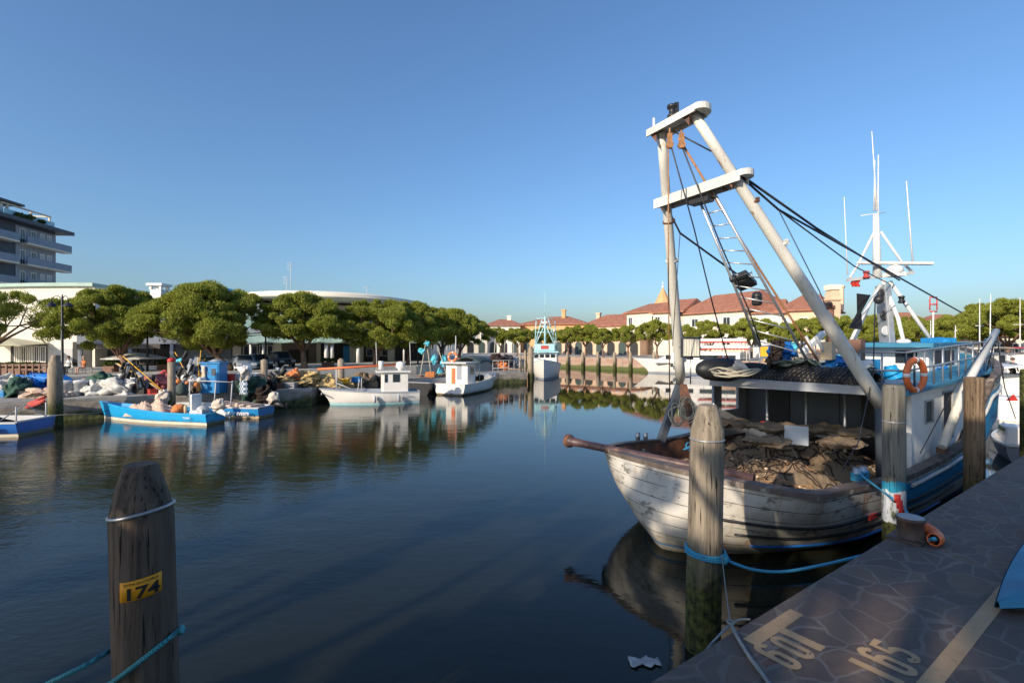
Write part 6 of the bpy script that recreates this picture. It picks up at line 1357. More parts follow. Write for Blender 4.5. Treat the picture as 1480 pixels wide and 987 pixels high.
# ============================================================ MARINA AT THE RIGHT
def cruiser(label, stern, bow, B, h, mt, cabin, canopy=None, mast=0, cat='motor boat'):
    t = thing('motor_boat', label, cat, tuple((V(stern) + V(bow)) / 2)); f_ = hull_loft(t, stern, bow, B, h * .8, h, mt, m_white, m_lgrey, .5, .9, 2.3, .4)
    L = f_[3]; b = MB(); b.slab([at(f_, x, -B * .36, z) for x, z in ((L * .25, h * .6), (L * .25, h + cabin), (L * .55, h + cabin), (L * .68, h * 1.0), (L * .82, h * .92), (L * .82, h * .6))], f_[2] * B * .72); cb = b.build('cabin', m_whiteclean, t, bevel=.05)
    for sg in (-1, 1): b = MB(); fbox(b, f_, L * .3, L * .56, sg * B * .362 - .01, sg * B * .362 + .01, h + cabin * .45, h + cabin * .85); b.build('window', m_glass, cb)
    if canopy: b = MB(); b.grid([[at(f_, L * (.0 + .6 * i), (j * 2 - 1) * B * .5, h + cabin + .25 + .12 * math.sin(math.pi * j)) for j in np.linspace(0, 1, 7)] for i in np.linspace(0, 1, 7)]); b.build('canopy', canopy, t, solid=.04)
    if canopy:
        for x in (.03, .55):
            for y in (-.45, .45): b = MB(); b.tube([at(f_, L * x, y * B, h * .7), at(f_, L * x, y * B, h + cabin + .28)], .02, 5); b.build('canopy_pole', m_alu, t)
    if mast: b = MB(); b.tube([at(f_, L * .4, 0, h), at(f_, L * .4, 0, mast)], [.05, .02], 6); b.tube([at(f_, L * .4, -.4, mast * .7), at(f_, L * .4, .4, mast * .7)], .02, 5); b.build('mast', m_white, t)
    return t
cruiser('white motor boat with pale canopy right of the grey boom tip', V(Wz(1500, 19, 0)), V(Wz(1405, 23, 0)), 2.4, .95, m_whiteclean, .9, m_white)
cruiser('small white motor boat with dark windows beyond the trawler bow', V(Wz(1492, 15.5, 0)), V(Wz(1448, 18.2, 0)), 1.7, .75, m_whiteclean, .55)
cruiser('tall white yacht with thin mast beyond the blue upper deck', V(Wz(1448, 32, 0)), V(Wz(1372, 35, 0)), 3.0, 1.3, m_whiteclean, 1.2, m_cream, 6.2)
cruiser('cream cabin yacht far right under the pines with bare mast', V(Wz(1500, 33, 0)), V(Wz(1440, 37, 0)), 3.0, 1.2, m_cream, 1.3, m_redfabric, 6.4)
cruiser('white cabin yacht half hidden behind the wheelhouse roof', V(Wz(1370, 38, 0)), V(Wz(1310, 40, 0)), 2.8, 1.2, m_whiteclean, 1.3, m_redfabric, 5.0)
cruiser('white motor yacht glimpsed behind the mast struts', V(Wz(1305, 40, 0)), V(Wz(1245, 42, 0)), 2.8, 1.1, m_whiteclean, 1.4, m_bluetarp, 0)
cruiser('blue and white launch beyond the brown locker', V(Wz(1245, 36, 0)), V(Wz(1180, 38, 0)), 2.2, .9, m_cyan, 1.0, m_cyanflag, 4)
cruiser('small dark motor boat near the right edge behind the mossy post', V(Wz(1500, 12.4, 0)), V(Wz(1462, 14.6, 0)), 1.3, .55, m_greywall, .3)
for i, (px, py, Y, lb) in enumerate([(1381, 470, 33, 'left one of two thin white masts below the right pines'), (1432, 425, 30, 'thin leaning white mast just left of the tallest right pine')]):
    b = MB(); a = W(px - 2, 520, Y); b.tube([V((a.x, a.y, .9)), W(px, py, Y)], [.04, .02], 6); single('boat_mast', b, m_white, lb, 'mast')
b = MB(); a = W(1348, 520, 34); b.tube([V((a.x, 34, .8)), W(1349, 450, 34)], .05, 6); t = thing('marker_pole', 'thin pole with red lattice top beyond the wheelhouse', 'marker pole', (a.x, 34, 0)); b.build('pole', m_white, t); b = MB(); c = W(1349, 440, 34)
for dx in (-.25, .25): b.tube([c + V((dx, 0, -.4)), c + V((dx, 0, .4))], .04, 5)
for dz in (-.5, 0, .5): b.tube([c + V((-.25, 0, dz)), c + V((.25, 0, dz))], .05, 5)
b.build('red_top', m_red, t)
b = MB(); c = W(1464, 575, 13.8); b.add([c + V((-.16, 0, -.08)), c + V((.16, 0, -.08)), c + V((.02, 0, .11)), c + V((0, .2, -.08))], [(0, 1, 2), (1, 3, 2), (3, 0, 2), (0, 3, 1)]); single('red_buoy', b, m_red, 'red triangular marker standing on the small boat by the bow', 'marker')
# trees of poles along the pier and far quay posts
def simple_post(label, px, Y, topy, r_, mt=m_pile_far, group=None, tip=.3, bot=-2.9, name='mooring_post'):
    x = (px - 740) / F * Y; tz = HC - (topy - 497) / F * Y; t = thing(name, label, 'mooring post', (x, Y, 0), 0, group); b = MB()
    b.lathe((x, Y, 0), [(r_, bot), (r_ * .98, tz - tip), (r_ * .5, tz - .03), (r_ * .45, tz)], 16, wob=lambda a, z: 1 + .04 * math.sin(a * 5 + z)); b.build('post', mt, t); return t, V((x, Y, tz))
simple_post('thick grey mooring post in front of the blue tarpaulin', 80, 18.8, 513, .235, tip=.55)
t_, c = simple_post('pale mooring post with red cap among the flag poles', 248, 20.6, 521, .15, tip=.06)
b = MB(); b.ball(c, (.16, .16, .12)); b.build('red_cap', m_red, t_)
simple_post('mooring post behind the lettered workboat with tall thin rail', 382, 23.8, 519, .16, tip=.05)
simple_post('round topped mooring post at the bow of the orange boom launch', 493, 27.4, 518, .19, tip=.1)
simple_post('left thin post at the pier end beside the turquoise boat', 752, 38.9, 514, .13)
simple_post('middle leaning post at the pier end beside the turquoise boat', 759, 39.2, 506, .15)
simple_post('thickest tall post at the pier end touching the turquoise boat', 767, 39.0, 500, .24)
for i, (px, Y) in enumerate([(820, 62.7), (842, 61), (864, 59.2), (888, 57.6), (911, 56), (700 + 245, 53.8)]):
    simple_post(['pale post in the far quay wall nearest the turquoise boat', 'second pale post along the far quay wall from the turquoise boat', 'third pale post along the far quay wall from the turquoise boat', 'pale post in the far quay wall, second left of the tour boat bow', 'pale post just left of the tour boat bow', 'pale post hidden behind the tour boat wheelhouse'][i], px, Y, 508, .19, m_pile_far, 'pale posts along the far quay wall', .25)
# pier end railing
rl = thing('pier_railing', 'thin grey metal railing along the pier end', 'railing', (0, 38.3, DK)); 
b = MB()
for z in (.35, .95): b.tube([(-1.5, 37.6, DK + z), (1.0, 38.9, DK + z)], .02, 5)
for i in range(7): k_ = i / 6; b.tube([(-1.5 + 2.5 * k_, 37.6 + 1.3 * k_, DK), (-1.5 + 2.5 * k_, 37.6 + 1.3 * k_, DK + .95)], .02, 5)
b.build('rail', m_lgrey, rl)

# ============================================================ STUFF ON THE LEFT QUAY
def lump(label, cat, name, px, py, Y, size, mt, seed=0, amp=.2, group=None, base_z=None):
    c = W(px, py, Y); b = MB(); b.ball(c, size, 40, 26, amp=amp, seed=seed); b.rough(.34 * max(size) ** .7, 3.2, seed)
    rn = random.Random(seed); out = []
    for p in b.v:
        q_ = V(p); n_ = fbm(q_.x * 2.4 + seed, q_.z * 3.1 + q_.y * 2, seed) * .13 * max(size); z = q_.z + n_ * .6
        if base_z is not None: z = max(z, base_z)
        out.append((q_.x + n_ * .4, q_.y, z))
    b.v = out; return single(name, b, mt, label, cat, group)
lump('long blue tarpaulin covering gear beside the thick grey post', 'tarpaulin', 'tarpaulin', 66, 554, 22.3, (1.5, .5, .42), m_bluetarp, 1, .1, base_z=DK)
lump('white sheet covered heap at the left edge of the quay', 'covered heap', 'covered_heap', 10, 562, 21.2, (.9, .6, .55), m_greytarp, 2, base_z=DK)
lump('green black heap of nets left of the thick grey post', 'net heap', 'net_heap', 27, 563, 20.6, (.45, .4, .5), m_green_net, 3, base_z=DK)
lump('long low beige covered heap under the blue tarpaulin', 'covered heap', 'covered_heap', 68, 572, 20.4, (.9, .4, .3), m_cream_net, 4, base_z=DK)
lump('left grey white sack on the quay between buckets and nets', 'sack', 'sack', 136, 567, 21.4, (.42, .35, .42), m_greytarp, 5, .25, 'grey white sacks', DK)
lump('right larger grey white sack on the quay below the green net', 'sack', 'sack', 170, 564, 21.6, (.62, .42, .50), m_greytarp, 6, .25, 'grey white sacks', DK)
lump('dark green net heap behind the grey white sacks', 'net heap', 'net_heap', 148, 552, 22.8, (.55, .4, .38), m_green_net, 7)
lump('white crumpled sheet heap behind the right sack', 'covered heap', 'covered_heap', 183, 552, 23.2, (.75, .4, .32), m_greytarp, 8)
lump('beige net bundle left of the dark green net', 'net heap', 'net_heap', 127, 555, 22.8, (.28, .3, .28), m_cream_net, 9)
for i, (px, Y, lb) in enumerate([(98, 21.2, 'left one of two dark buckets beside the thick grey post'), (117, 21.4, 'right dark bucket with white lid beside the grey white sack'), (196, 22.2, 'dark square bin under the leaning flag bundle'), (214, 22.4, 'dark bin with pink net on top')]):
    c = V(Wz(px, Y, DK)); t = thing('tub', lb, 'tub', tuple(c), 0, 'dark tubs on the quay'); b = MB(); b.lathe(c, [(.24, 0), (.30, .50), (.32, .52), (.32, .58), (.29, .58)], 18 if i < 2 else 4, smooth=i < 2); b.build('bucket', m_grey if i < 2 else m_blackpl, t)
    b = MB(); b.lathe(c + V((0, 0, .582)), [(.31, 0), (.3, .06), (.01, .08)], 18); b.build('lid', m_white if i == 1 else m_lgrey, t) if i < 2 else None
lump('pink red net heap in front of the red capped post', 'net heap', 'net_heap', 231, 551, 22.6, (.75, .35, .28), m_red_net, 10)
lump('bright red net bundle left of the red capped post', 'net heap', 'net_heap', 240, 545, 23.6, (.35, .3, .3), m_redfabric, 11)
lump('pink red cloth under the leaning flag bundle', 'net heap', 'net_heap', 193, 556, 22.2, (.3, .3, .18), m_red_net, 12)
lump('olive sack hanging from the tip of the leaning poles', 'sack', 'sack', 235, 574, 20.3, (.24, .2, .28), m_cover, 13)
def flagpoles(label, a, c, n, seed, spread=.25, flag=m_black, group=None, poles=m_yellow, nf=6):
    rn = random.Random(seed); a, c = V(a), V(c); t = thing('flag_poles', label, 'marker flags', tuple(a), 0, group); d = (c - a)
    for i in range(n):
        o_ = V((rn.uniform(-1, 1), rn.uniform(-1, 1), rn.uniform(-1, 1))) * spread * .25; e = c + V((rn.uniform(-1, 1), rn.uniform(-.4, .4), rn.uniform(-1, 1))) * spread
        b = MB(); b.tube([a + o_, e], .018, 5); b.build('pole', m_ropebeige if i % 2 else poles, t)
    for i in range(nf):
        k_ = rn.uniform(.3, 1); p = a.lerp(c, k_) + V((rn.uniform(-1, 1), rn.uniform(-.5, .5), rn.uniform(-1, .6))) * spread * .9; b = MB(); w_, h_ = rn.uniform(.14, .28), rn.uniform(.26, .5)
        ax = rn.uniform(-.9, .9); b.grid([[p + V(((u_ - .5) * w_ * math.cos(ax) - (v_ - .5) * h_ * math.sin(ax), .05 * math.sin(u_ * 7 + i), (u_ - .5) * w_ * math.sin(ax) + (v_ - .5) * h_ * math.cos(ax))) for v_ in np.linspace(0, 1, 6)] for u_ in np.linspace(0, 1, 6)]); b.build('flag', flag if i % 4 else m_greywall, t, solid=.01)
    return t
flagpoles('bundle of black marker flags leaning over the grey bins', W(240, 568, 20.6), W(175, 524, 21.5), 4, 1, .32, nf=26)
flagpoles('upright bunch of black marker flags left of the blue cabinet', W(278, 568, 21.9), W(268, 520, 22.2), 7, 2, .75, nf=22)
flagpoles('thin poles with black flags just left of the blue cabinet', W(288, 566, 21.9), W(291, 522, 22.0), 4, 3, .25, nf=5)
flagpoles('dark poles leaning right beside the post behind the workboat', W(380, 570, 23.2), W(408, 533, 23.4), 4, 4, .2, poles=m_black, nf=12)
b = MB(); c = W(262, 521, 21.7); b.grid([[c + V((-.3 * i, .02, .12 - .1 * i - (.16 - .05 * i) * j)) for j in np.linspace(0, 1, 4)] for i in np.linspace(0, 1, 8)]); single('turquoise_pennant', b, m_cyanflag, 'turquoise pennant between the red capped post and black flags', 'pennant', solid=.01)
rn = random.Random(9)
for i in range(9):
    c = W(258 + 4.4 * i, 551 + 5 * math.sin(i * 2.3), 21.6 + .15 * (i % 3)); b = MB(); b.ball(c, .11 + .02 * (i % 3), 10, 8); b.tube([c, c + V((.12 * math.sin(i), 0, -.4))], .018, 5)
    single('float', b, m_white if i % 3 else m_orange_net, 'white float hanging among the poles left of the blue cabinet' if i % 3 else 'orange float hanging among the poles left of the blue cabinet', 'float', 'floats on poles left of the blue cabinet')
b = MB(); c = V(Wz(263, 21.3, DK)); b.lathe(c, [(.2, 0), (.24, .1), (.24, .4), (.1, .5), (.1, .55)], 14); single('green_drum', b, m_greencloth, 'dark green drum at the foot of the black flags', 'drum')
# blue cabinet
c = V(Wz(310, 22.3, DK)); t = thing('cabinet', 'bright blue upright cabinet with small window on the quay', 'cabinet', tuple(c))
b = MB(); b.box(c.x - .44, c.x + .40, c.y - .3, c.y + .35, DK, DK + 1.36); b.build('body', m_blue, t, bevel=.02); b = MB(); b.box(c.x - .50, c.x + .46, c.y - .36, c.y + .4, DK + 1.361, DK + 1.42); b.build('roof', m_blue, t)
b = MB(); b.box(c.x - .02, c.x + .34, c.y - .325, c.y - .301, DK + .05, DK + 1.3); d_ = b.build('door', m_blue, t); b = MB(); b.box(c.x + .06, c.x + .26, c.y - .335, c.y - .326, DK + .82, DK + 1.12); b.build('window', m_darkgrey, d_)
b = MB(); c2 = c + V((.1, 0, 1.46)); b.ball(c2, (.26, .2, .08), 12, 8, amp=.2); single('grey_bundle', b, m_greywall, 'grey bundle lying on top of the blue cabinet', 'bundle')
b = MB(); b.grid([[c + V((-.35 + .16 * i, -.36 - .02 * math.sin(j * 9), 1.25 - .75 * j)) for j in np.linspace(0, 1, 8)] for i in (0, .5, 1)]); single('cloth', b, m_cover, 'pale cloth hanging on the left front of the blue cabinet', 'cloth', solid=.02)
def crate(label, px, Y, w_, d_, h_, z, mt, group=None, slats=4):
    c = V(Wz(px, Y, z)); b = MB(); th = .03
    for sy in (-1, 1):
        for k_ in range(slats): b.box(c.x - w_ / 2, c.x + w_ / 2, c.y + sy * d_ / 2 - th / 2, c.y + sy * d_ / 2 + th / 2, z + h_ * k_ / slats + .01, z + h_ * (k_ + .86) / slats)
    for sx in (-1, 1):
        for k_ in range(slats): b.box(c.x + sx * w_ / 2 - th / 2, c.x + sx * w_ / 2 + th / 2, c.y - d_ / 2 + th, c.y + d_ / 2 - th, z + h_ * k_ / slats + .01, z + h_ * (k_ + .86) / slats)
    b.box(c.x - w_ / 2 + th, c.x + w_ / 2 - th, c.y - d_ / 2 + th, c.y + d_ / 2 - th, z, z + h_ * .9); return single('crate', b, mt, label, 'crate', group)
crate('red crate on top of the pale crate right of the blue cabinet', 330, 22.9, .42, .4, .36, DK + .48, m_red)
crate('pale pinkish slatted crate under the red crate', 331, 22.9, .5, .4, .46, DK, m_cream_net)
crate('left wide white crate behind the dark tub', 348, 23.6, .8, .5, .3, DK + .52, m_white); crate('right wide white crate touching the mooring post', 367, 23.8, .5, .5, .3, DK + .52, m_white)
crate('dark base crate under the left white crate', 348, 23.6, .8, .5, .5, DK, m_black); crate('dark base crate under the right white crate', 367, 23.8, .5, .5, .5, DK, m_brownbox)
b = MB(); c = V(Wz(344, 22.6, DK)); b.lathe(c, [(.22, 0), (.28, .5), (.3, .55), (.27, .55)], 16); single('tub', b, m_greencloth, 'dark green tub in front of the wide white crates', 'tub')
lump('black and green striped netting heap beside the checked cloth', 'net heap', 'net_heap', 364, 561, 22.6, (.5, .35, .55), m_green_net, 20, .3)
lump('tangle of dark nets at the foot of the post behind the workboat', 'net heap', 'net_heap', 380, 573, 22.5, (.4, .3, .4), m_netdark, 21, .3)
b = MB(); c = W(352, 558, 22.0); b.grid([[c + V((-.18 + .36 * i, .03 * math.sin(i * 8), .32 - .72 * j)) for j in np.linspace(0, 1, 10)] for i in np.linspace(0, 1, 8)]); single('checked_cloth', b, m_check, 'blue and white checked cloth hanging above the workboat', 'cloth', solid=.02)
lump('white cloth bundle on a pole above the checked cloth', 'cloth', 'cloth', 354, 534, 22.2, (.3, .2, .14), m_white, 22)
lump('pale beige hanging float net below the white bundle', 'net heap', 'net_heap', 355, 542, 22.1, (.2, .2, .3), m_cover, 23)
for i, (px, Y, w_, h_, mt, lb) in enumerate([(4, 20.6, .5, .3, m_blue, 'blue fish box at the left edge of the quay'), (40, 20.5, .45, .28, m_blackpl, 'black fish box at the foot of the dark green net heap'), (104, 21.0, .4, .22, m_white, 'flat white fish box between post and tubs'), (205, 21.9, .5, .3, m_blackpl, 'black fish box under the leaning flag bundle'), (225, 21.7, .42, .25, m_red, 'small red fish box left of the red capped post'), (286, 22.6, .4, .3, m_lgrey, 'grey fish box left of the blue cabinet foot'), (402, 24.3, .5, .28, m_rust, 'rust brown crate under the left end of the net table'), (420, 24.6, .55, .32, m_grey, 'grey crate under the middle of the net table'), (446, 25.2, .5, .3, m_blackpl, 'black crate under the right end of the net table'), (498, 27.4, .5, .3, m_yellow, 'yellow fish box right of the round topped post'), (515, 28.2, .5, .35, m_blue, 'blue fish box behind the launch foredeck'), (622, 33, .6, .35, m_orange_net, 'orange fish box on the quay beside the barge')]): crate(lb, px, Y, w_, .4, h_, DK, mt)
# yellow and orange nets on low tables
b = MB(); o_, e_ = V(Wz(392, 24.9, DK)), V(Wz(468, 27.2, DK)); b.beam(o_ + V((0, 0, .5)), e_ + V((0, 0, .5)), 1.0, .06); 
for k_ in (0, .33, .66, 1): p = o_.lerp(e_, k_); b.box(p.x - .25, p.x + .25, p.y - .3, p.y + .3, DK, DK + .47)
single('net_table', b, m_brownbox, 'low dark table carrying the yellow and orange nets', 'table')
for i, (px, py, Y, s_, mt, lb) in enumerate([(412, 549, 25.3, (.4, .4, .26), m_yellow_net, 'small yellow net heap at the left end of the low table'), (425, 544, 25.8, (.42, .4, .34), m_orange_net, 'orange net heap between the yellow ones'), (441, 546, 26.1, (.75, .4, .32), m_yellow_net, 'large pale yellow net heap in the middle of the table'), (462, 551, 26.6, (.7, .4, .4), m_yellow_net, 'tallest yellow net heap at the right end of the table'), (436, 554, 25.0, (.5, .3, .13), m_yellow_net, 'flat yellow net hanging over the front of the table'), (474, 560, 26.2, (.6, .35, .42), m_yellow_net, 'yellow net heap right of the table, above the launch bow'), (487, 563, 26.6, (.45, .3, .4), m_yellow_net, 'pale yellow net heap below the round topped post'), (481, 567, 25.8, (.16, .16, .2), m_orange_net, 'small orange bundle at the bow of the orange boom launch'), (505, 556, 28.5, (.8, .4, .4), m_yellow_net, 'yellow heap right of the round topped post'), (527, 553, 29.3, (.8, .4, .45), m_netbrown, 'brown net heap behind the launch mast'), (545, 556, 29.6, (.9, .4, .5), m_netdark, 'dark gear heap behind the launch foredeck'), (630, 551, 34, (.9, .5, .45), m_netbrown, 'brown and white net heap on the quay behind the barge'), (612, 556, 33, (.8, .5, .45), m_rust, 'reddish brown covered heap on the barge'), (647, 556, 34, (.5, .4, .4), m_cream_net, 'pale net heap just left of the green awning launch')]):
    lump(lb, 'net heap', 'net_heap', px, py, Y, s_, mt, 30 + i, .22)
for i, (px, py, Y, s_, lb) in enumerate([(609, 508, 34, .45, 'lower turquoise bag on the poles right of the dark pine'), (617, 497, 34.5, .40, 'upper turquoise flag on the poles right of the dark pine'), (627, 520, 34, .38, 'hanging turquoise bag left of the lifebuoy launch'), (641, 522, 34.3, .42, 'hanging turquoise bag just above the white launch cabin'), (635, 537, 34, .3, 'lowest hanging turquoise bag between the two poles')]):
    lump(lb, 'turquoise bag', 'turquoise_bag', px, py, Y, (s_ * .42, .08, s_ * (.36 if i < 2 else .75)), m_cyanflag, 60 + i, .3, 'turquoise bags')
b = MB(); b.tube([W(606, 550, 33), W(616, 492, 34.6)], .03, 5); b.tube([W(625, 555, 33.8), W(618, 505, 34)], .03, 5); b.tube([W(650, 556, 34), W(632, 500, 34.2)], .03, 5); single('bag_poles', b, m_ropebeige, 'leaning poles carrying the turquoise bags', 'poles')
rn = random.Random(2)
for i, (px, py, Y) in enumerate([(716, 520, 41), (722, 524, 41), (733, 521, 42), (742, 523, 42.5), (728, 529, 40.5), (748, 524, 43)]):
    lump(['dark gear heap at the left root of the pier railing', 'orange covered heap behind the pier railing', 'second dark gear heap behind the pier railing', 'grey gear heap behind the middle of the pier railing', 'low orange canoe like heap against the pier railing', 'pale gear heap behind the leaning pier posts'][i], 'gear heap', 'gear_heap', px, py, Y, (.4, .3, .25) if i in (1, 4) else (.55, .4, .42), (m_netdark, m_orange_net, m_blackpl, m_grey, m_orange_net, m_lgrey)[i], 70 + i, .25)
for i, px in enumerate((713, 728, 741, 750)): b = MB(); b.tube([Wz(px, 42 + i, DK), W(px + 3 - i, 490 + 3 * i, 42 + i)], .04, 5); single('pole', b, m_ropebeige, 'thin pole standing on the quay behind the pier railing', 'pole', 'thin poles behind the pier railing')

# ------------- street level: lamp, parasol, cars, people, planters
def lamp(label, px, Y):
    c = V(Wz(px, Y, ST)); t = thing('street_lamp', label, 'street lamp', tuple(c)); tz = HC + (497 - 432) / F * Y
    b = MB(); b.lathe(c, [(.12, 0), (.12, .3), (.07, .4), (.055, tz - ST), (.02, tz - ST + .25)], 12); b.build('post', m_blackpl, t)
    for sx in (-1, 1):
        b = MB(); top = V((c.x, Y, tz - .1)); d_ = V((sx * .95, -.3, 0)).normalized(); pts = [top + V((0, 0, -.25))] + [top + d_ * (.24 - .24 * math.cos(a)) + V((0, 0, .30 * math.sin(a) - .05)) for a in np.linspace(.2, 3.0, 12)]
        b.tube(pts, .022, 6); ar = b.build('arm', m_blackpl, t); b = MB(); e_ = pts[-1]; b.lathe(e_ + V((0, 0, -.34)), [(.25, 0), (.24, .03), (.15, .16), (.05, .24), (.04, .34)], 16); b.build('lamp_shade', m_blackpl, ar)
lamp('black double armed street lamp with hanging shades by the white hall', 90, 26.5)
for px, Y, lb, h in ((213, 30, 'thin dark pole between the two large pines', 478), (384, 31.5, 'thin dark lamp pole right of the largest pine', 480), (604, 38, 'thin dark pole right of the rough trunk', 470), (641, 40, 'thin dark pole above the white launch cabin', 480)):
    b = MB(); c = V(Wz(px, Y, ST)); b.lathe(c, [(.07, 0), (.05, 2.0), (.04, HC - (h - 497) / F * Y - ST)], 10); single('lamp_pole', b, m_blackpl, lb, 'pole')
def parasol(label, px, Y, topy, w_, seed):
    tz = HC - (topy - 497) / F * Y; c = V(Wz(px, Y, ST)); t = thing('parasol', label, 'parasol', tuple(c)); b = MB()
    b.lathe((c.x, c.y, 0), [(w_, tz - .42), (w_ * .98, tz - .36), (w_ * .5, tz - .14), (.02, tz)], 8, smooth=False); b.v = [p for p in b.v]; b.build('canopy', m_para, t); b = MB(); b.tube([c, (c.x, c.y, tz - .03)], .03, 8); b.build('pole', m_blackpl, t)
    for k_ in range(8): a = k_ * math.pi / 4; b = MB(); b.tube([(c.x, c.y, tz - .3), (c.x + math.cos(a) * w_ * .9, c.y + math.sin(a) * w_ * .9, tz - .41)], .012, 4); b.build('rib', m_lgrey, t)
parasol('grey beige square parasol under the pine beside the garage door', 195, 30.5, 509, 1.7, 1)
def car(label, px, Y, rz, mt, scale=1.0, h=1.45):
    c = V(Wz(px, Y, ST)); t = thing('parked_car', label, 'car', tuple(c), rz); Mx = WM[t.name]
    def T(p): return Mx @ (V(p) * scale)
    b = MB(); prof = [(-2.0, .35), (-2.05, .75), (-1.9, .95), (-1.3, 1.02), (-.75, h), (.75, h), (1.35, 1.0), (1.95, .85), (2.05, .5), (2.0, .3)]
    rows = []
    for y in (-.82, -.76, -.66, .66, .76, .82):
        k_ = {.82: 0, .76: .6, .66: 1}[abs(y)]; rows.append([T((x * (1 - .02 * (1 - k_)), y * (1 if z < 1.05 else .84), .3 + (z - .3) * (1 if k_ > .5 else .93))) for x, z in prof])
    b.grid(rows); b.add(rows[0], [tuple(range(10))]); b.add(rows[-1], [tuple(range(9, -1, -1))]); b.build('body', mt, t, bevel=.03)
    for x0, x1, y in ((-.95, -.1, -.735), (.0, .85, -.735), (-.95, -.1, .735), (.0, .85, .735)):
        b = MB(); s_ = 1 if y > 0 else -1; b.slab([T((x0 - .1, y, 1.04)), T((x1 + .12, y, 1.04)), T((x1 - .05, y * .955, h - .07)), T((x0 + .12, y * .955, h - .07))], Mx.to_3x3() @ V((0, .012 * s_, 0))); b.build('side_window', m_glass, t)
    for x0, x1 in ((-1.28, -.82), (1.3, .82)): b = MB(); sg = -1 if x0 < 0 else 1; b.slab([T((x0, -.6, 1.05)), T((x0, .6, 1.05)), T((x1, .56, h - .04)), T((x1, -.56, h - .04))], Mx.to_3x3() @ V((.025 * sg, 0, .02))); b.build('windscreen', m_glass, t)
    for x in (-1.3, 1.3):
        for y in (-.78, .78): b = MB(); b.lathe(T((x, y, .31)), [(.31, -.1), (.33, -.06), (.33, .06), (.31, .1)], 18, axis=(Mx.to_3x3() @ Matrix.Rotation(R(90), 3, 'X'))); wl = b.build('wheel', m_black, t); b = MB(); b.lathe(T((x, y, .31)), [(.19, -.11), (.19, .11)], 12, axis=(Mx.to_3x3() @ Matrix.Rotation(R(90), 3, 'X'))); b.build('rim', m_alu, wl)
    for y in (-.62, .62):
        b = MB(); b.obox(T((2.0, y, .68)), Mx.to_3x3() @ V((.05, 0, 0)), Mx.to_3x3() @ V((0, .14, 0)), (0, 0, .07)); b.build('headlight', m_white, t); b = MB(); b.obox(T((-2.02, y, .8)), Mx.to_3x3() @ V((.04, 0, 0)), Mx.to_3x3() @ V((0, .1, 0)), (0, 0, .12)); b.build('tail_light', m_red, t)
    return t
m_silver = M('silver_blue_car_paint', (.36, .42, .48), .28, metal=.4, var=.05, scale=1, bp=0); m_dkcar = M('dark_car_paint', (.05, .055, .06), .28, metal=.3, var=.1, scale=1, bp=0)
CG = 'cars parked behind the low wall'
for a in ((351, 31, -.9, m_silver, 'silver blue parked car behind the checked cloth'), (373, 33.5, -.8, m_dkcar, 'dark grey parked car right of the silver blue one'), (404, 36, -.7, m_dkcar, 'dark parked van like car in front of the brown market bay'), (300, 33, .2, m_dkcar, 'dark parked car behind the trunk of the largest pine')):
    t = car(a[4], a[0], a[1], a[2], a[3], .66, 1.5 if a[0] != 404 else 1.75); t['group'] = CG
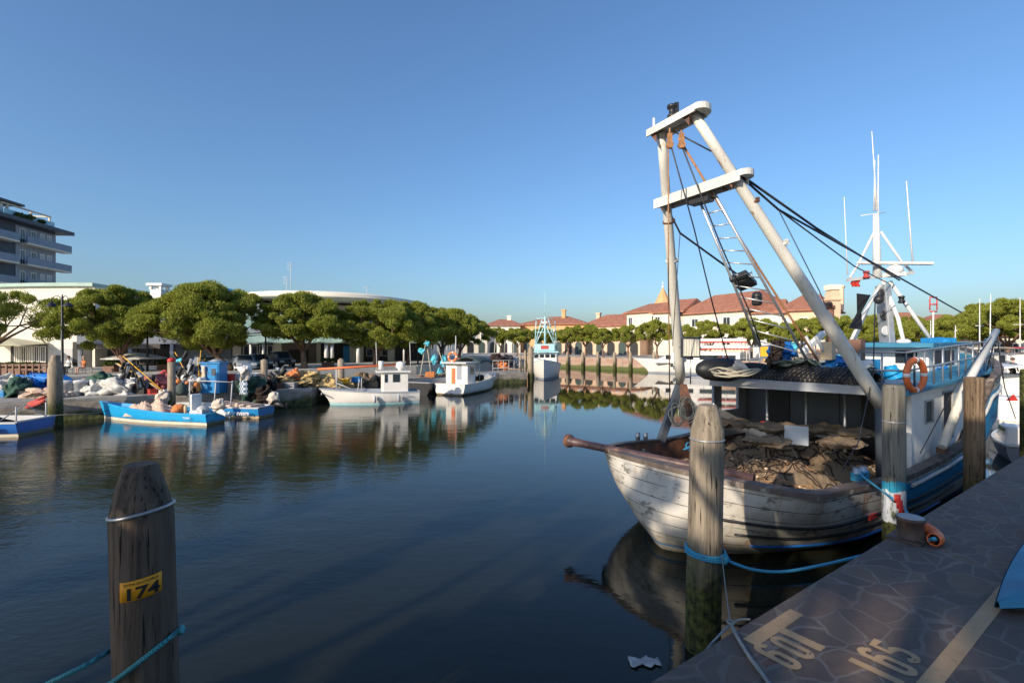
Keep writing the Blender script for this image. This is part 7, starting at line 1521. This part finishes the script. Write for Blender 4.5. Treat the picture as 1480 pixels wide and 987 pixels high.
def person(label, px, Y, z, rz, shirt, legs, pose='stand', hair=m_hair, sc=1.0):
    base = V(Wz(px, Y, z)); t = thing('person', label, 'person', tuple(base), rz); Mx = WM[t.name]
    if pose == 'sit': J = {'pel': (0, 0, .50), 'chest': (-.04, 0, .92), 'neck': (-.02, 0, 1.10), 'head': (.01, 0, 1.27), 'hipL': (.03, .09, .48), 'kneeL': (.42, .12, .50), 'ankL': (.44, .12, .08), 'toeL': (.56, .13, .03), 'hipR': (.03, -.09, .48), 'kneeR': (.43, -.11, .50), 'ankR': (.42, -.1, .08), 'toeR': (.55, -.11, .03), 'shL': (-.04, .19, 1.03), 'elL': (.03, .25, .78), 'haL': (.27, .18, .74), 'shR': (-.04, -.19, 1.03), 'elR': (.05, -.24, .79), 'haR': (.25, -.1, .95)}
    else: J = {'pel': (0, 0, .93), 'chest': (0, 0, 1.28), 'neck': (0, 0, 1.46), 'head': (.02, 0, 1.63), 'hipL': (0, .09, .9), 'kneeL': (.03, .1, .5), 'ankL': (-.02, .11, .09), 'toeL': (.12, .13, .04), 'hipR': (0, -.09, .9), 'kneeR': (-.01, -.1, .5), 'ankR': (-.05, -.1, .09), 'toeR': (.09, -.12, .04), 'shL': (0, .19, 1.40), 'elL': (-.02, .24, 1.12), 'haL': (.08, .24, .87), 'shR': (0, -.19, 1.40), 'elR': (-.02, -.25, 1.12), 'haR': (.1, -.2, .9)}
    RD = {'pel': .145, 'chest': .155, 'neck': .055, 'head': .10, 'hip': .09, 'knee': .06, 'ank': .045, 'toe': .035, 'sh': .06, 'el': .042, 'ha': .035}
    ks = list(J); me = bpy.data.meshes.new('body'); ed = [('pel', 'chest'), ('chest', 'neck'), ('neck', 'head'), ('pel', 'hipL'), ('hipL', 'kneeL'), ('kneeL', 'ankL'), ('ankL', 'toeL'), ('pel', 'hipR'), ('hipR', 'kneeR'), ('kneeR', 'ankR'), ('ankR', 'toeR'), ('chest', 'shL'), ('shL', 'elL'), ('elL', 'haL'), ('chest', 'shR'), ('shR', 'elR'), ('elR', 'haR')]
    me.from_pydata([V(J[k_]) * sc for k_ in ks], [(ks.index(a), ks.index(c)) for a, c in ed], []); o = bpy.data.objects.new('body', me); COL.objects.link(o)
    md = o.modifiers.new('skin', 'SKIN'); sv = me.skin_vertices[0].data
    for i, k_ in enumerate(ks): r_ = RD[k_.rstrip('LR')] * sc; sv[i].radius = (r_, r_ * (.75 if k_ in ('chest', 'pel') else 1)); sv[i].use_root = (i == 0)
    o.modifiers.new('sub', 'SUBSURF').levels = 2
    dg = bpy.context.evaluated_depsgraph_get(); m2 = bpy.data.meshes.new_from_object(o.evaluated_get(dg)); bpy.data.objects.remove(o); m2.name = 'body'
    for m_ in (m_skin, shirt, legs, m_black): m2.materials.append(m_)
    nz = J['neck'][2] * sc; pz = J['pel'][2] * sc
    for f_ in m2.polygons:
        c = f_.center; f_.use_smooth = True; handy = min((c - V(J['haL']) * sc).length, (c - V(J['haR']) * sc).length) < .09
        f_.material_index = 0 if c.z > nz or handy else (1 if (c.z > pz + (.06 if pose == 'sit' else -.02) and c.x < (.3 if pose == 'sit' else 9)) else (3 if c.z < .08 * sc else 2))
    bo = bpy.data.objects.new('body', m2); COL.objects.link(bo); bo.parent = t
    b = MB(); hd = Mx @ (V(J['head']) * sc); b.ball(hd + Mx.to_3x3() @ V((-.02, 0, .035)), (.112 * sc, .105 * sc, .11 * sc), 12, 8, axis=Mx.to_3x3()); b.build('hair', hair, t); return t
person('seated person with light hair in an orange top beside the lamp post', 121, 27.4, ST, -2.0, m_orange_net, m_skin, 'sit', m_blond, sc=.72)
person('seated person in a pale shirt just right of the lamp post', 99, 27.8, ST, -1.3, m_white, m_darkgrey, 'sit', sc=.72)
person('seated person in dark red clothes left of the lamp post', 86, 28.2, ST, .3, m_redfabric, m_darkgrey, 'sit', sc=.72)
person('standing person in dark clothes on the far right boat deck', 1464, 20.5, 1.35, -1.8, m_darkgrey, m_dark, 'stand', sc=.66)
for i, (px, Y, lb) in enumerate([(112, 27.9, 'cafe chair behind the seated people, nearest the lamp'), (128, 28.0, 'cafe chair right of the person in orange')]):
    c = V(Wz(px, Y, ST)); t = thing('cafe_chair', lb, 'chair', tuple(c), i * .6, 'cafe chairs'); Mx = WM[t.name]; q_ = lambda *a: Mx @ (V(a) * .72)
    b = MB(); b.slab([q_(-.22, -.22, .45), q_(.22, -.22, .45), q_(.22, .22, .45), q_(-.22, .22, .45)], (0, 0, .03)); b.build('seat', m_blackpl, t)
    b = MB(); b.slab([q_(-.22, -.22, .6), q_(-.22, .22, .6), q_(-.26, .22, .9), q_(-.26, -.22, .9)], (.02, 0, 0)); b.build('backrest', m_blackpl, t)
    for x in (-.2, .2):
        for y in (-.2, .2): b = MB(); b.tube([q_(x, y, 0), q_(x, y, .45 if x > 0 else .8)], .014, 5); b.build('leg', m_steel, t)
for i, (px, Y, s_) in enumerate([(8, 27.5, .5), (26, 27.0, .55), (44, 27.4, .5), (160, 29.5, .35), (238, 32, .4), (474, 36, .4)]):
    c = V(Wz(px, Y, ST)); t = thing('planter', ['leftmost terracotta planter before the white hall', 'bushy planter before the shop windows of the white hall', 'planter at the right end of the yellow sunshade', 'small dark shrub planter under the parasol pine', 'small shrub planter in front of the garage door', 'small shrub planter by the white market columns'][i], 'planter', tuple(c), 0, 'planters along the street'); b = MB(); b.box(c.x - s_, c.x + s_, c.y - .2, c.y + .2, ST, ST + .35); b.build('box', m_brownbox, t)
    v, fa = leaf_cloud(np.random.default_rng(i), [(( (k_ - 1.5) * s_ * .5, 0, .5), .25) for k_ in range(4)], 90, .12); o = bpy.data.objects.new('shrub', np_mesh('shrub', v, fa, m_leaf2)); COL.objects.link(o); o.parent = t
b = MB(); o_, e_ = V(Wz(0, 26.2, ST)), V(Wz(76, 26.6, ST))
for z in (.3, .55): b.beam(o_ + V((0, 0, z)), e_ + V((0, 0, z)), .04, .12)
for i in range(9): p = o_.lerp(e_, i / 8); b.box(p.x - .04, p.x + .04, p.y - .04, p.y + .04, ST, ST + .62)
single('street_fence', b, m_brownbox, 'low brown wooden fence along the street at the left', 'fence')
# thin water line between post and quay
b = MB(); b.tube([W(50, 598, 18.9), W(80, 600, 18.6), W(140, 597, 19.5), W(165, 590, 20.2)], .012, 5); single('mooring_line', b, m_ropegrey, 'thin mooring line between the thick grey post and the skiff', 'rope')
b = MB(); p = G(1128, 522, ST); p = V(Wz(1104, 47, ST)); b.box(p.x - .35, p.x + .35, 46.9, 47.0, ST + .5, ST + 1.5); b.box(p.x - .04, p.x + .04, 46.93, 46.97, ST, ST + .4); single('yellow_banner', b, m_yellow, 'yellow banner on the far quay seen through the ladder', 'banner')
